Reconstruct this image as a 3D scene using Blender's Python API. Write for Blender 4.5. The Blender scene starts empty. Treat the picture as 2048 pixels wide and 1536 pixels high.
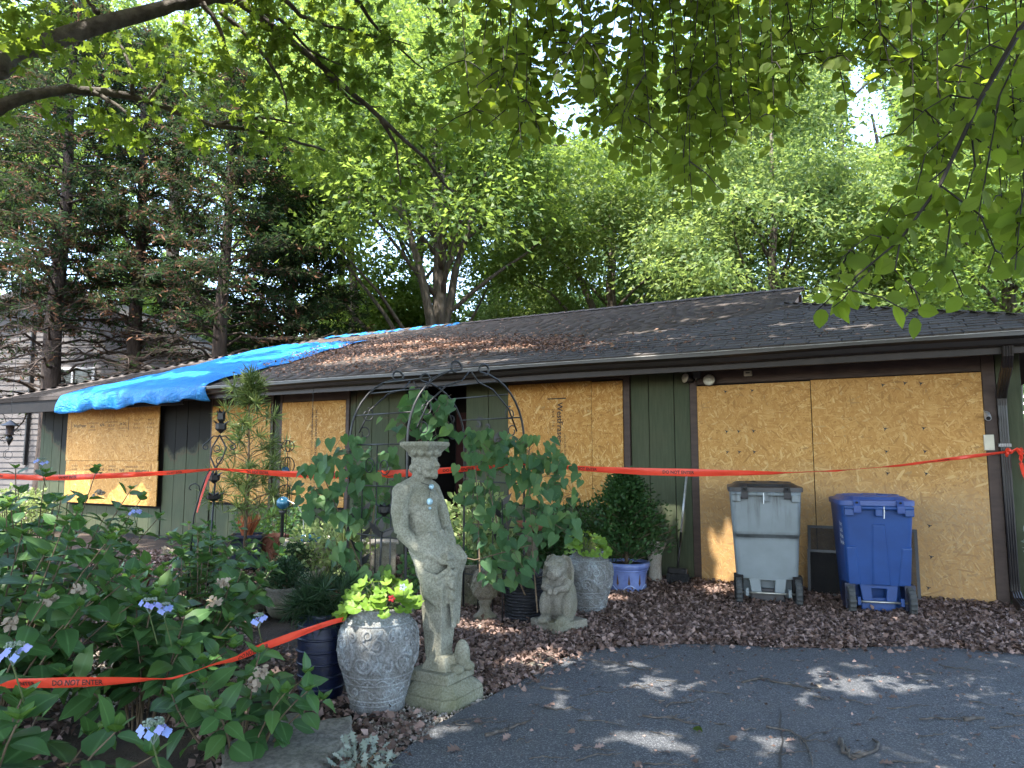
import bpy, math, random
import numpy as np
from mathutils import Vector, Matrix, Euler
sc = bpy.context.scene
COL = sc.collection
rad = math.radians
# ---------------------------------------------------------------- camera, sky, sun, exposure
F, PITCH, HC = 1420.0, rad(5.9), 1.4
cd = bpy.data.cameras.new('camera'); cam = bpy.data.objects.new('camera', cd); COL.objects.link(cam)
cam.location = (0, 0, HC); cam.rotation_euler = (rad(90) + PITCH, 0, 0)
cd.sensor_width = 36; cd.lens = F / 2048 * 36; cd.clip_start = .05; cd.clip_end = 1000
sc.camera = cam
SUN = Vector((-.200, -.375, .935)).normalized()          # towards the sun
w = bpy.data.worlds.new('World'); sc.world = w; w.use_nodes = True
nt = w.node_tree; nt.nodes.clear()
sky = nt.nodes.new('ShaderNodeTexSky'); sky.sky_type = 'NISHITA'; sky.sun_disc = False
sky.sun_elevation = math.asin(SUN.z); sky.sun_rotation = math.atan2(SUN.x, SUN.y)
sky.air_density = 1.0; sky.dust_density = 2.0; sky.ozone_density = 1.0
bg = nt.nodes.new('ShaderNodeBackground'); bg.inputs[1].default_value = .15
wo = nt.nodes.new('ShaderNodeOutputWorld')
nt.links.new(sky.outputs[0], bg.inputs[0]); nt.links.new(bg.outputs[0], wo.inputs[0])
sd = bpy.data.lights.new('sun', 'SUN'); sun = bpy.data.objects.new('sun', sd); COL.objects.link(sun)
sd.energy = 2.05; sd.angle = rad(.53); sd.color = (1, .95, .86)
sun.rotation_euler = SUN.to_track_quat('Z', 'Y').to_euler(); sun.location = (0, 0, 40)
sc.view_settings.view_transform = 'Standard'; sc.view_settings.look = 'None'
sc.view_settings.exposure = 3.08; sc.view_settings.gamma = 1; sc.view_settings.use_curve_mapping = False
cy = sc.cycles
cy.max_bounces = 8; cy.diffuse_bounces = 4; cy.glossy_bounces = 3; cy.transmission_bounces = 5; cy.transparent_max_bounces = 8
cy.sample_clamp_indirect = 6; cy.caustics_reflective = False; cy.caustics_refractive = False
# ---------------------------------------------------------------- pixel -> place helpers
CP, SP = math.cos(PITCH), math.sin(PITCH)
CAM = np.array([0, 0, HC])
def ray(px, py):
    x = (px - 1024) / F; y = (768 - py) / F
    return np.array([x, CP - y * SP, SP + y * CP])
def gnd(px, py, z=0.):
    r = ray(px, py); return CAM + r * ((z - HC) / r[2])
def atY(px, py, Y):
    r = ray(px, py); return CAM + r * (Y / r[1])
def proj(P):
    P = np.asarray(P, float); d = P - CAM
    z = d[..., 1] * CP + d[..., 2] * SP; y = -d[..., 1] * SP + d[..., 2] * CP
    zz = np.where(z > .05, z, .05)
    return 1024 + F * d[..., 0] / zz, 768 - F * y / zz, z
HO = np.array([4.5726, 6.8812, 0.]); HU = np.array([-.88189, .47146, 0.]); HV = np.array([-.47146, -.88189, 0.])
HROT = math.atan2(-.47146, .88189)
def hw(u, v, z): return HO + HU * u + HV * v + np.array([0, 0, z])
def onplane(px, py, P0, N):
    r = ray(px, py); return CAM + r * (np.dot(P0 - CAM, N) / np.dot(r, N))
# ---------------------------------------------------------------- mesh helpers
rng = np.random.default_rng(7)
R = random.Random(11)
class MB:
    def __init__(s): s.v = []; s.f = []
    def add(s, vs, fs):
        b = len(s.v); s.v.extend([tuple(map(float, p)) for p in vs]); s.f.extend([tuple(i + b for i in f) for f in fs]); return s
    def box(s, c, d, rot=None, taper=1.0):
        x, y, z = d[0] / 2, d[1] / 2, d[2] / 2; t = taper
        vs = [(-x, -y, -z), (x, -y, -z), (x, y, -z), (-x, y, -z), (-x * t, -y * t, z), (x * t, -y * t, z), (x * t, y * t, z), (-x * t, y * t, z)]
        if rot is not None:
            m = rot if isinstance(rot, Matrix) else Euler(rot).to_matrix()
            vs = [m @ Vector(p) for p in vs]
        vs = [(p[0] + c[0], p[1] + c[1], p[2] + c[2]) for p in vs]
        return s.add(vs, [(3, 2, 1, 0), (4, 5, 6, 7), (0, 1, 5, 4), (1, 2, 6, 5), (2, 3, 7, 6), (3, 0, 4, 7)])
    def tube(s, pts, r, n=8, cap=True, flat=1.0, closed=False):
        pts = [Vector(p) for p in pts]; m = len(pts)
        if not hasattr(r, '__len__'): r = [r] * m
        up = None; rings = []
        for i, p in enumerate(pts):
            if closed: t = pts[(i + 1) % m] - pts[(i - 1) % m]
            else: t = pts[min(i + 1, m - 1)] - pts[max(i - 1, 0)]
            if t.length < 1e-9: t = Vector((0, 0, 1))
            t.normalize()
            if up is None:
                up = t.orthogonal().normalized()
            else:
                up = (up - t * up.dot(t))
                up = up.normalized() if up.length > 1e-6 else t.orthogonal().normalized()
            sd_ = t.cross(up)
            rings.append([p + (up * math.cos(a) * flat + sd_ * math.sin(a)) * r[i] for a in [2 * math.pi * k / n for k in range(n)]])
        vs = [q for g in rings for q in g]; fs = []
        for i in range(m if closed else m - 1):
            a = i * n; b = ((i + 1) % m) * n
            for k in range(n):
                k2 = (k + 1) % n; fs.append((a + k, a + k2, b + k2, b + k))
        if cap and not closed:
            fs.append(tuple(range(n - 1, -1, -1))); fs.append(tuple(range((m - 1) * n, m * n)))
        return s.add(vs, fs)
    def lathe(s, prof, n=32, c=(0, 0, 0), wob=None, sx=1, sy=1):
        vs = []; fs = []; m = len(prof)
        for i, (r, z) in enumerate(prof):
            for k in range(n):
                a = 2 * math.pi * k / n; rr = r * (wob(a, z) if wob else 1)
                vs.append((c[0] + rr * math.cos(a) * sx, c[1] + rr * math.sin(a) * sy, c[2] + z))
        for i in range(m - 1):
            for k in range(n):
                k2 = (k + 1) % n; fs.append((i * n + k, i * n + k2, (i + 1) * n + k2, (i + 1) * n + k))
        fs.append(tuple(range(n - 1, -1, -1))); fs.append(tuple(range((m - 1) * n, m * n)))
        return s.add(vs, fs)
    def ball(s, c, r, nu=14, nv=9, rot=None):
        if not hasattr(r, '__len__'): r = (r, r, r)
        vs = []; fs = []
        m = Euler(rot).to_matrix() if rot is not None else None
        for j in range(nv + 1):
            th = math.pi * j / nv
            for i in range(nu):
                a = 2 * math.pi * i / nu
                p = Vector((r[0] * math.sin(th) * math.cos(a), r[1] * math.sin(th) * math.sin(a), r[2] * math.cos(th)))
                if m: p = m @ p
                vs.append((p[0] + c[0], p[1] + c[1], p[2] + c[2]))
        for j in range(nv):
            for i in range(nu):
                i2 = (i + 1) % nu; fs.append((j * nu + i, (j + 1) * nu + i, (j + 1) * nu + i2, j * nu + i2))
        return s.add(vs, fs)
    def prism(s, poly, z0, z1):
        n = len(poly); vs = [(x, y, z0) for x, y in poly] + [(x, y, z1) for x, y in poly]
        fs = [tuple(range(n - 1, -1, -1)), tuple(range(n, 2 * n))] + [(i, (i + 1) % n, (i + 1) % n + n, i + n) for i in range(n)]
        return s.add(vs, fs)
    def mesh(s, name, smooth=False):
        me = bpy.data.meshes.new(name); me.from_pydata(s.v, [], s.f); me.update()
        if smooth: me.shade_smooth()
        return me
    def build(s, name, m, parent=None, loc=(0, 0, 0), rot=(0, 0, 0), smooth=False, bevel=0, angle=None):
        me = s.mesh(name, smooth or angle is not None)
        if angle is not None: me.set_sharp_from_angle(angle=rad(angle))
        return link(name, me, m, parent, loc, rot, bevel)
def link(name, me, m=None, parent=None, loc=(0, 0, 0), rot=(0, 0, 0), bevel=0):
    o = bpy.data.objects.new(name, me); COL.objects.link(o)
    if m is not None and not len(me.materials): me.materials.append(m)
    o.location = loc; o.rotation_euler = rot
    if parent is not None: o.parent = parent
    if bevel:
        b = o.modifiers.new('bevel', 'BEVEL'); b.width = bevel; b.segments = 2; b.limit_method = 'ANGLE'
    return o
def tag(o, label=None, cat=None, group=None, kind=None):
    if label: o['label'] = label
    if cat: o['category'] = cat
    if group: o['group'] = group
    if kind: o['kind'] = kind
    return o
def thing(name, label, cat, loc=(0, 0, 0), rz=0, group=None):
    o = bpy.data.objects.new(name, None); COL.objects.link(o); o.empty_display_size = .1
    o.location = loc; o.rotation_euler = (0, 0, rz); return tag(o, label, cat, group)
def npmesh(name, V, faces, rnd=None, smooth=False, rib=None):
    """V (n,3); faces: list of int arrays (m,k)"""
    me = bpy.data.meshes.new(name)
    me.vertices.add(len(V)); me.vertices.foreach_set('co', np.ascontiguousarray(V, np.float32).ravel())
    tot = sum(a.size for a in faces); nf = sum(len(a) for a in faces)
    me.loops.add(tot); me.polygons.add(nf)
    me.loops.foreach_set('vertex_index', np.concatenate([a.ravel() for a in faces]).astype(np.int32))
    st = []; base = 0
    for a in faces:
        st.append(base + np.arange(len(a)) * a.shape[1]); base += a.size
    me.polygons.foreach_set('loop_start', np.concatenate(st).astype(np.int32))
    me.update(calc_edges=True)
    if rnd is not None:
        at = me.attributes.new('rnd', 'FLOAT', 'POINT'); at.data.foreach_set('value', np.ascontiguousarray(rnd, np.float32))
    if rib is not None:
        at = me.attributes.new('rib', 'FLOAT', 'POINT'); at.data.foreach_set('value', np.ascontiguousarray(rib, np.float32))
    if smooth: me.shade_smooth()
    return me
def unit(a):
    a = np.asarray(a, float); return a / np.maximum(np.linalg.norm(a, axis=-1, keepdims=True), 1e-9)
# leaf templates: (verts, [face arrays], rib)
def strip_leaf(ts, ws, fold, droop, curl=0.):
    mid = []; L = []; Rr = []
    for t, wv in zip(ts, ws):
        z = -droop * t * t
        mid.append((0, t, z)); L.append((-wv, t - .04 * (wv > 0), z + fold * wv + curl * wv * wv)); Rr.append((wv, t - .04 * (wv > 0), z + fold * wv + curl * wv * wv))
    n = len(ts); V = np.array(mid + L + Rr); fs = []
    for i in range(n - 1):
        fs.append((i, i + 1, n + i + 1, n + i)); fs.append((i, 2 * n + i, 2 * n + i + 1, i + 1))
    rib = np.array([1.] * n + [0.] * (2 * n))
    return V, [np.array(fs)], rib
OVATE = strip_leaf([0, .12, .35, .62, .86, 1], [.02, .2, .33, .29, .13, .0], .25, .25)
OVATE2 = strip_leaf([0, .12, .38, .62, .84, 1], [.02, .24, .36, .30, .15, .0], .1, .1)
OVATE3 = strip_leaf([0, .15, .4, .65, .88, 1], [.02, .18, .30, .26, .11, .0], .4, .45)
ROUND = strip_leaf([0, .1, .35, .65, .88, 1], [.03, .25, .40, .36, .18, .0], .1, .12)
OAK = strip_leaf([0, .14, .24, .36, .48, .6, .72, .84, 1], [.02, .05, .22, .09, .33, .10, .30, .1, .0], .15, .15)
DIA = (np.array([(0, 0, 0), (-.36, .5, .1), (0, 1, -.06), (.36, .5, .1)]), [np.array([(0, 3, 2, 1)])], np.array([0, 0, 0, 0.]))
TRI = (np.array([(-.12, 0, 0), (.34, .52, .08), (-.2, 1, -.04)]), [np.array([(0, 1, 2)])], np.zeros(3))
BLADE = (np.array([(-.035, 0, 0), (.035, 0, 0), (.03, .6, 0), (0, 1, -.06), (-.03, .6, 0)]), [np.array([(0, 1, 2, 3, 4)])], np.zeros(5))
LIT = (np.array([(0, .5, .0), (0, 0, -.02), (.34, .45, .14), (.0, 1, -.2), (-.34, .5, .12)]), [np.array([(0, 1, 2), (0, 2, 3), (0, 3, 4), (0, 4, 1)])], np.zeros(5))
HEART = (lambda: (
    (lambda P: (np.vstack([[(0, .12, -.02)], P]), [np.array([(0, i + 1, (i + 1) % len(P) + 1) for i in range(len(P))])], np.array([1.] + [0.] * len(P))))
    (np.array([(0, 0, 0), (.2, -.14, .04), (.42, -.02, .07), (.46, .22, .07), (.36, .5, .03), (.16, .8, -.05), (0, 1.05, -.16), (-.16, .8, -.05), (-.36, .5, .03), (-.46, .22, .07), (-.42, -.02, .07), (-.2, -.14, .04)]))))()
def lobed():
    P = []
    for k in range(28):
        a = 2 * math.pi * k / 28 - math.pi / 2
        r = .52 * (.84 + .13 * math.cos(5 * (a - math.pi / 2)) + .05 * math.cos(15 * a))
        if k in (0,): r *= .45
        P.append((r * math.cos(a), .45 + r * math.sin(a), .10 * (r / .5) ** 2 + .05 * math.sin(5 * a)))
    P = np.array(P); n = len(P)
    V = np.vstack([[(0, .38, -.02)], P]); return V, [np.array([(0, i + 1, (i + 1) % n + 1) for i in range(n)])], np.array([1.] + [0.] * n)
LOBED = lobed()
def maple():
    P = [(0, 0, 0), (.18, .02, .03), (.42, -.06, .0), (.36, .2, .05), (.6, .45, 0), (.3, .5, .06), (.22, .62, .05), (0, 1, -.05), (-.22, .62, .05), (-.3, .5, .06), (-.6, .45, 0), (-.36, .2, .05), (-.42, -.06, 0), (-.18, .02, .03)]
    P = np.array(P); n = len(P)
    return np.vstack([[(0, .35, -.03)], P]), [np.array([(0, i + 1, (i + 1) % n + 1) for i in range(n)])], np.array([1.] + [0.] * n)
MAPLE = maple()
def axes(d, nrm):
    Y = unit(d); Z = np.asarray(nrm, float); Z = unit(Z - Y * (Z * Y).sum(-1, keepdims=True)); X = np.cross(Y, Z); return X, Y, Z
def leaves_mesh(name, tm, P, d, nrm, size, rnd=None):
    V, fs, rib = tm; P = np.asarray(P, float); n = len(P); k = len(V)
    X, Y, Z = axes(d, nrm); size = np.broadcast_to(np.asarray(size, float), (n,))
    W = P[:, None] + size[:, None, None] * (V[None, :, 0, None] * X[:, None] + V[None, :, 1, None] * Y[:, None] + V[None, :, 2, None] * Z[:, None])
    off = (np.arange(n) * k)[:, None, None]
    faces = [(f[None] + off).reshape(-1, f.shape[1]) for f in fs]
    if rnd is None: rnd = rng.random(n)
    return npmesh(name, W.reshape(-1, 3), faces, np.repeat(rnd, k), rib=np.tile(rib, n))
def rdir(n, up=0., s=1.):
    a = rng.normal(size=(n, 3)) * s; a[:, 2] += up; return unit(a)
_tm = {}
def tmpl_mesh(name, tm, m):
    key = (id(tm), m.name)
    if key not in _tm:
        me = npmesh(name, tm[0], [f for f in tm[1]], np.zeros(len(tm[0])), rib=tm[2]); me.materials.append(m); _tm[key] = me
    return _tm[key]
def plant_leaves(root, tm, P, d, nrm, size, m, name='leaf', keep=0, mass='foliage', rnd=None, hide=None):
    """P in the local frame of root; the `keep` largest-looking leaves become objects of their own, the rest one mesh"""
    P = np.asarray(P, float); n = len(P); d = np.asarray(d, float); nrm = np.asarray(nrm, float); size = np.broadcast_to(np.asarray(size, float), (n,))
    one = np.zeros(n, bool)
    if keep:
        Wm = np.array(Matrix.Translation(root.location) @ Euler(root.rotation_euler).to_matrix().to_4x4())
        Pw = P @ Wm[:3, :3].T + Wm[:3, 3]
        x, y, z = proj(Pw); ok = (x > 0) & (x < 2048) & (y > 0) & (y < 1536) & (z > .3)
        sc_ = np.where(ok, size / np.maximum(z, .3), -1)
        idx = np.argsort(-sc_)[:keep]; idx = idx[sc_[idx] > 0]; one[idx] = True
        me = tmpl_mesh(name, tm, m)
        X, Y, Z = axes(d, nrm)
        for i in idx:
            o = bpy.data.objects.new(name, me); COL.objects.link(o); o.parent = root
            s_ = size[i]
            o.matrix_basis = Matrix(((X[i, 0] * s_, Y[i, 0] * s_, Z[i, 0] * s_, P[i, 0]), (X[i, 1] * s_, Y[i, 1] * s_, Z[i, 1] * s_, P[i, 1]), (X[i, 2] * s_, Y[i, 2] * s_, Z[i, 2] * s_, P[i, 2]), (0, 0, 0, 1)))
    r_ = ~one
    if r_.any():
        me = leaves_mesh(mass, tm, P[r_], d[r_], nrm[r_], size[r_], None if rnd is None else rnd[r_])
        o = link(mass, me, m, root); o['kind'] = 'stuff'
def remeshed(mb, name, voxel, smooth=3, m=None, parent=None):
    me = mb.mesh(name); o = bpy.data.objects.new(name, me); COL.objects.link(o)
    r = o.modifiers.new('r', 'REMESH'); r.mode = 'VOXEL'; r.voxel_size = voxel
    if smooth:
        s_ = o.modifiers.new('s', 'SMOOTH'); s_.iterations = smooth; s_.factor = .5
    dg = bpy.context.evaluated_depsgraph_get()
    m2 = bpy.data.meshes.new_from_object(o.evaluated_get(dg)); m2.name = name
    o.modifiers.clear(); o.data = m2; m2.shade_smooth()
    m2.materials.clear()
    if m: m2.materials.append(m)
    if parent: o.parent = parent
    return o
def text_mesh(body, size, align='CENTER', bold=False):
    c = bpy.data.curves.new('t', 'FONT'); c.body = body; c.size = size; c.align_x = align; c.align_y = 'CENTER'; c.resolution_u = 2
    if bold: c.offset = size * .018
    o = bpy.data.objects.new('t', c); COL.objects.link(o)
    me = bpy.data.meshes.new_from_object(o.evaluated_get(bpy.context.evaluated_depsgraph_get()))
    vs = [tuple(v.co) for v in me.vertices]; fs = [tuple(p.vertices) for p in me.polygons]
    bpy.data.objects.remove(o); bpy.data.curves.remove(c); bpy.data.meshes.remove(me)
    return vs, fs
# ---------------------------------------------------------------- materials
class N:
    def __init__(s, name):
        s.m = bpy.data.materials.new(name); s.m.use_nodes = True; s.t = s.m.node_tree; s.t.nodes.clear()
        s.out = s.n('OutputMaterial')
    def n(s, kind, **kw):
        x = s.t.nodes.new('ShaderNode' + kind)
        for k, v in kw.items(): setattr(x, k, v)
        return x
    def l(s, a, b): s.t.links.new(a, b)
    def coord(s, scale=(1, 1, 1), rot=(0, 0, 0), kind='Object'):
        tc = s.n('TexCoord'); mp = s.n('Mapping'); mp.inputs['Scale'].default_value = scale; mp.inputs['Rotation'].default_value = rot
        s.l(tc.outputs[kind], mp.inputs[0]); return mp.outputs[0]
    def noise(s, vec, scale, detail=6, rough=.6, dist=0):
        x = s.n('TexNoise'); x.inputs['Scale'].default_value = scale; x.inputs['Detail'].default_value = detail
        x.inputs['Roughness'].default_value = rough; x.inputs['Distortion'].default_value = dist
        if vec is not None: s.l(vec, x.inputs['Vector'])
        return x.outputs['Fac']
    def vor(s, vec, scale, feature='F1', out='Color'):
        x = s.n('TexVoronoi', feature=feature); x.inputs['Scale'].default_value = scale; s.l(vec, x.inputs['Vector']); return x.outputs[out]
    def ramp(s, fac, stops, interp='LINEAR'):
        x = s.n('ValToRGB'); cr = x.color_ramp; cr.interpolation = interp
        while len(cr.elements) < len(stops): cr.elements.new(.5)
        for e, (p, c) in zip(cr.elements, stops):
            e.position = p; e.color = (c, c, c, 1) if not hasattr(c, '__len__') else (*c, 1)
        s.l(fac, x.inputs[0]); return x.outputs[0]
    def mix(s, fac, a, b, mode='MIX'):
        x = s.n('Mix', data_type='RGBA', blend_type=mode)
        for i, v in ((0, fac), (6, a), (7, b)):
            if hasattr(v, 'is_linked'): s.l(v, x.inputs[i])
            elif i == 0: x.inputs[0].default_value = v
            else: x.inputs[i].default_value = (*v, 1)
        return x.outputs[2]
    def math(s, op, a, b=0., clamp=False):
        x = s.n('Math', operation=op, use_clamp=clamp)
        for i, v in ((0, a), (1, b)):
            if hasattr(v, 'is_linked'): s.l(v, x.inputs[i])
            else: x.inputs[i].default_value = v
        return x.outputs[0]
    def sep(s, vec):
        x = s.n('SeparateXYZ'); s.l(vec, x.inputs[0]); return x.outputs
    def bump(s, h, strength=.3, dist=.01):
        x = s.n('Bump'); x.inputs['Strength'].default_value = strength; x.inputs['Distance'].default_value = dist
        s.l(h, x.inputs['Height']); return x.outputs[0]
    def bsdf(s, col, rough=.6, spec=.4, metal=0, normal=None, alpha=None):
        b = s.n('BsdfPrincipled')
        for k, v in (('Base Color', col), ('Roughness', rough), ('Metallic', metal), ('Specular IOR Level', spec)):
            if hasattr(v, 'is_linked'): s.l(v, b.inputs[k])
            elif k == 'Base Color': b.inputs[k].default_value = (*v, 1)
            else: b.inputs[k].default_value = v
        if normal is not None: s.l(normal, b.inputs['Normal'])
        s.l(b.outputs[0], s.out.inputs[0]); s.b = b; return s.m
def M(name, c1, c2=None, rough=.6, scale=8, detail=6, bump=0, bscale=None, metal=0, spec=.4, stretch=(1, 1, 1), lo=.35, hi=.65, bdist=.01, c3=None):
    x = N(name); co = x.coord(stretch)
    nf = x.noise(co, scale, detail)
    st = [(lo, c1), (hi, c2 or c1)]
    if c3: st = [(lo, c1), ((lo + hi) / 2, c2), (hi, c3)]
    col = x.ramp(nf, st)
    nm = x.bump(x.noise(co, bscale or scale * 4, 8, .65), bump, bdist) if bump else None
    return x.bsdf(col, rough, spec, metal, nm)
def LEAF(name, cs, trans=.35, tcol=None, rough=.45, ribc=None, spec=.35, tint=None):
    """leaf colours vary from leaf to leaf (attribute rnd, or the object's random number)"""
    x = N(name)
    at = x.n('Attribute', attribute_name='rnd'); oi = x.n('ObjectInfo')
    v = x.math('FRACT', x.math('ADD', at.outputs['Fac'], oi.outputs['Random']))
    k = len(cs) - 1
    col = x.ramp(v, [(i / k, c) for i, c in enumerate(cs)])
    if ribc:
        ra = x.n('Attribute', attribute_name='rib')
        col = x.mix(x.ramp(ra.outputs['Fac'], [(.86, 0.), (.97, .75)]), col, ribc)
    x.bsdf(col, rough, spec)
    tr = x.n('BsdfTranslucent')
    tc = tcol or tuple(min(1, c * f) for c, f in zip(cs[-1], (1.9, 1.7, .8)))
    tm_ = x.mix(.5, col, tc); x.l(tm_, tr.inputs[0])
    ms = x.n('MixShader'); ms.inputs[0].default_value = trans
    x.l(x.b.outputs[0], ms.inputs[1]); x.l(tr.outputs[0], ms.inputs[2]); x.l(ms.outputs[0], x.out.inputs[0])
    return x.m
def osb(name, dirt=0.):
    x = N(name); tc = x.n('TexCoord'); s_ = x.sep(tc.outputs['Object'])
    cb = x.n('CombineXYZ'); x.l(s_[0], cb.inputs[0]); x.l(s_[2], cb.inputs[1])
    wn = x.n('TexNoise'); wn.inputs['Scale'].default_value = 6; x.l(cb.outputs[0], wn.inputs['Vector'])
    ww = x.mix(.035, cb.outputs[0], wn.outputs['Color'])
    best = None; hi = None
    for i, (a, sx, sy) in enumerate([(.1, 9, 62), (.8, 11, 70), (1.5, 10, 66), (2.2, 12, 74), (2.75, 9, 60), (1.15, 16, 90)]):
        mp = x.n('Mapping'); mp.inputs['Rotation'].default_value = (0, 0, a); mp.inputs['Location'].default_value = (i * 3.1, i * 1.7, 0)
        x.l(ww, mp.inputs[0])
        sm = x.n('VectorMath', operation='MULTIPLY'); sm.inputs[1].default_value = (sx, sy, 1); x.l(mp.outputs[0], sm.inputs[0])
        v = x.n('TexVoronoi'); v.inputs['Scale'].default_value = 1.0; x.l(sm.outputs[0], v.inputs['Vector'])
        sp = x.n('SeparateColor'); x.l(v.outputs['Color'], sp.inputs[0])
        if best is None: best, hi = sp.outputs[0], sp.outputs[1]
        else:
            g = x.math('GREATER_THAN', sp.outputs[0], best)
            m1 = x.n('Mix'); x.l(g, m1.inputs[0]); x.l(hi, m1.inputs[2]); x.l(sp.outputs[1], m1.inputs[3]); hi = m1.outputs[0]
            best = x.math('MAXIMUM', sp.outputs[0], best)
    col = x.ramp(hi, [(0, (.29, .130, .026)), (.12, (.40, .185, .040)), (.55, (.48, .240, .058)), (.85, (.57, .320, .095)), (.965, (.66, .44, .18)), (1, (.24, .11, .028))])
    big = x.noise(cb.outputs[0], 1.4, 4); col = x.mix(x.ramp(big, [(.35, 0.), (.7, .32)]), col, (.34, .185, .055))
    if dirt:
        col = x.mix(.14, col, (.57, .37, .16))
        gz = x.math('ADD', s_[2], x.math('MULTIPLY', x.noise(cb.outputs[0], 2.2, 5), .7))
        d = x.ramp(x.math('MULTIPLY', gz, .5), [(.40, dirt * .7), (.58, dirt), (.86, 0.)]); fine = x.noise(cb.outputs[0], 30, 6)
        col = x.mix(x.math('MULTIPLY', d, x.ramp(fine, [(.3, .3), (.7, 1.)])), col, (.33, .245, .155))
    nm = x.bump(x.math('ADD', best, x.math('MULTIPLY', x.noise(cb.outputs[0], 160, 3), .4)), .22, .004)
    return x.bsdf(col, .62, .25, 0, nm)
m_osb = osb('strand_board'); m_osbd = osb('dusty_strand_board', .75)
def siding():
    x = N('olive_siding_paint'); tc = x.n('TexCoord'); ob = tc.outputs['Object']; s_ = x.sep(ob)
    mp = x.n('Mapping'); mp.inputs['Scale'].default_value = (14, 14, 1.2); x.l(ob, mp.inputs[0])
    n1 = x.noise(mp.outputs[0], 3, 8); n2 = x.noise(ob, 1.6, 5)
    col = x.ramp(n1, [(.3, (.042, .053, .028)), (.7, (.066, .080, .044))])
    col = x.mix(x.ramp(n2, [(.4, 0.), (.75, .4)]), col, (.095, .088, .05))
    # soot from the fire: a smoke line below the eave, lowest round the burnt windows (x = -u)
    d1 = x.math('SUBTRACT', 1., x.math('MULTIPLY', x.math('ABSOLUTE', x.math('ADD', s_[0], 11.9)), .165), True)
    d2 = x.math('SUBTRACT', 1., x.math('MULTIPLY', x.math('ABSOLUTE', x.math('ADD', s_[0], 15.2)), .5), True)
    d = x.math('MAXIMUM', d1, x.math('MULTIPLY', d2, .9))
    line = x.math('SUBTRACT', 2.62, x.math('MULTIPLY', d, 1.25))
    wob = x.math('MULTIPLY', x.math('SUBTRACT', x.noise(ob, 2.3, 5), .5), .75)
    f = x.math('ADD', x.math('SUBTRACT', s_[2], line), wob)
    col = x.mix(x.ramp(f, [(.0, 0.), (.1, .5), (.16, .95)]), col, (.0045, .0037, .0034))
    col = x.mix(x.math('MULTIPLY', x.ramp(f, [(-.0 + .0, 0.), (.05, .8), (.1, 0.)]), .6), col, (.10, .06, .035))
    nm = x.bump(n1, .35, .006)
    return x.bsdf(col, .75, .25, 0, nm)
m_siding = siding()
m_brown = M('brown_trim_paint', (.040, .023, .017), (.066, .040, .030), .6, 5, bump=.15, stretch=(1, 1, 4))
m_gable = M('sunlit_brown_gable', (.19, .115, .085), (.25, .16, .12), .6, 5)  # trim brown lightened; the gable's sunlit look is put into the colour
m_dkbrown = M('dark_brown_fascia', (.016, .011, .009), (.030, .020, .016), .5, 4)
m_gutter = M('dark_brown_gutter', (.014, .0105, .009), (.021, .016, .0135), .32, 6, spec=.5)
m_lip = M('lit_lip_and_strap', (.22, .21, .20), (.42, .41, .40), .4, 7)  # pale tone paints the lit edge of the dark gutter; straps share it
m_char = M('charred_wood', (.002, .0018, .0018), (.008, .0065, .0055), .8, 9, bump=.5)
m_soffit = M('soffit_paint', (.014, .012, .009), (.024, .02, .016), .8, 5)
m_dark = M('unlit_interior', (.008, .007, .007), (.014, .012, .011), .9, 3)  # near-black colour stands in for missing light in recesses, gaps and holes
m_door = M('dark_red_door', (.040, .010, .009), (.060, .014, .012), .5, 4)
m_redsign = M('red_notice', (.42, .02, .02), (.5, .03, .03), .6, 3)
m_black = M('black_iron', (.010, .010, .011), (.018, .017, .017), .42, 12, spec=.5)
m_ink = M('black_ink', (.018, .014, .012), (.030, .022, .016), .7, 30)
m_white = M('white_paint', (.70, .70, .68), (.80, .80, .79), .5, 8)
m_cream = M('cream_plastic', (.50, .46, .36), (.60, .56, .44), .5, 6)
def shingle_m():
    x = N('asphalt_shingle'); co = x.coord(); oi = x.n('ObjectInfo')
    at = x.n('Attribute', attribute_name='rnd'); r = x.math('FRACT', x.math('ADD', at.outputs['Fac'], oi.outputs['Random']))
    n1 = x.noise(co, 220, 3); n2 = x.noise(co, .9, 5)
    col = x.ramp(r, [(0, (.060, .051, .046)), (.5, (.088, .075, .067)), (1, (.122, .104, .092))])
    col = x.mix(.55, col, x.ramp(n1, [(.35, (.03, .027, .026)), (.65, (.14, .12, .11))]))
    col = x.mix(x.ramp(n2, [(.45, 0.), (.8, .35)]), col, (.12, .09, .07))
    xx = x.sep(co)[0]; bn = x.math('ADD', x.math('MULTIPLY', xx, -.06), x.math('MULTIPLY', x.math('SUBTRACT', n2, .5), .25))
    col = x.mix(x.ramp(bn, [(.80, 0.), (.90, .93)]), col, (.006, .005, .0045))      # burnt left end of the roof
    return x.bsdf(col, .9, .15, 0, x.bump(n1, .5, .004))
m_shingle = shingle_m()
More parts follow.
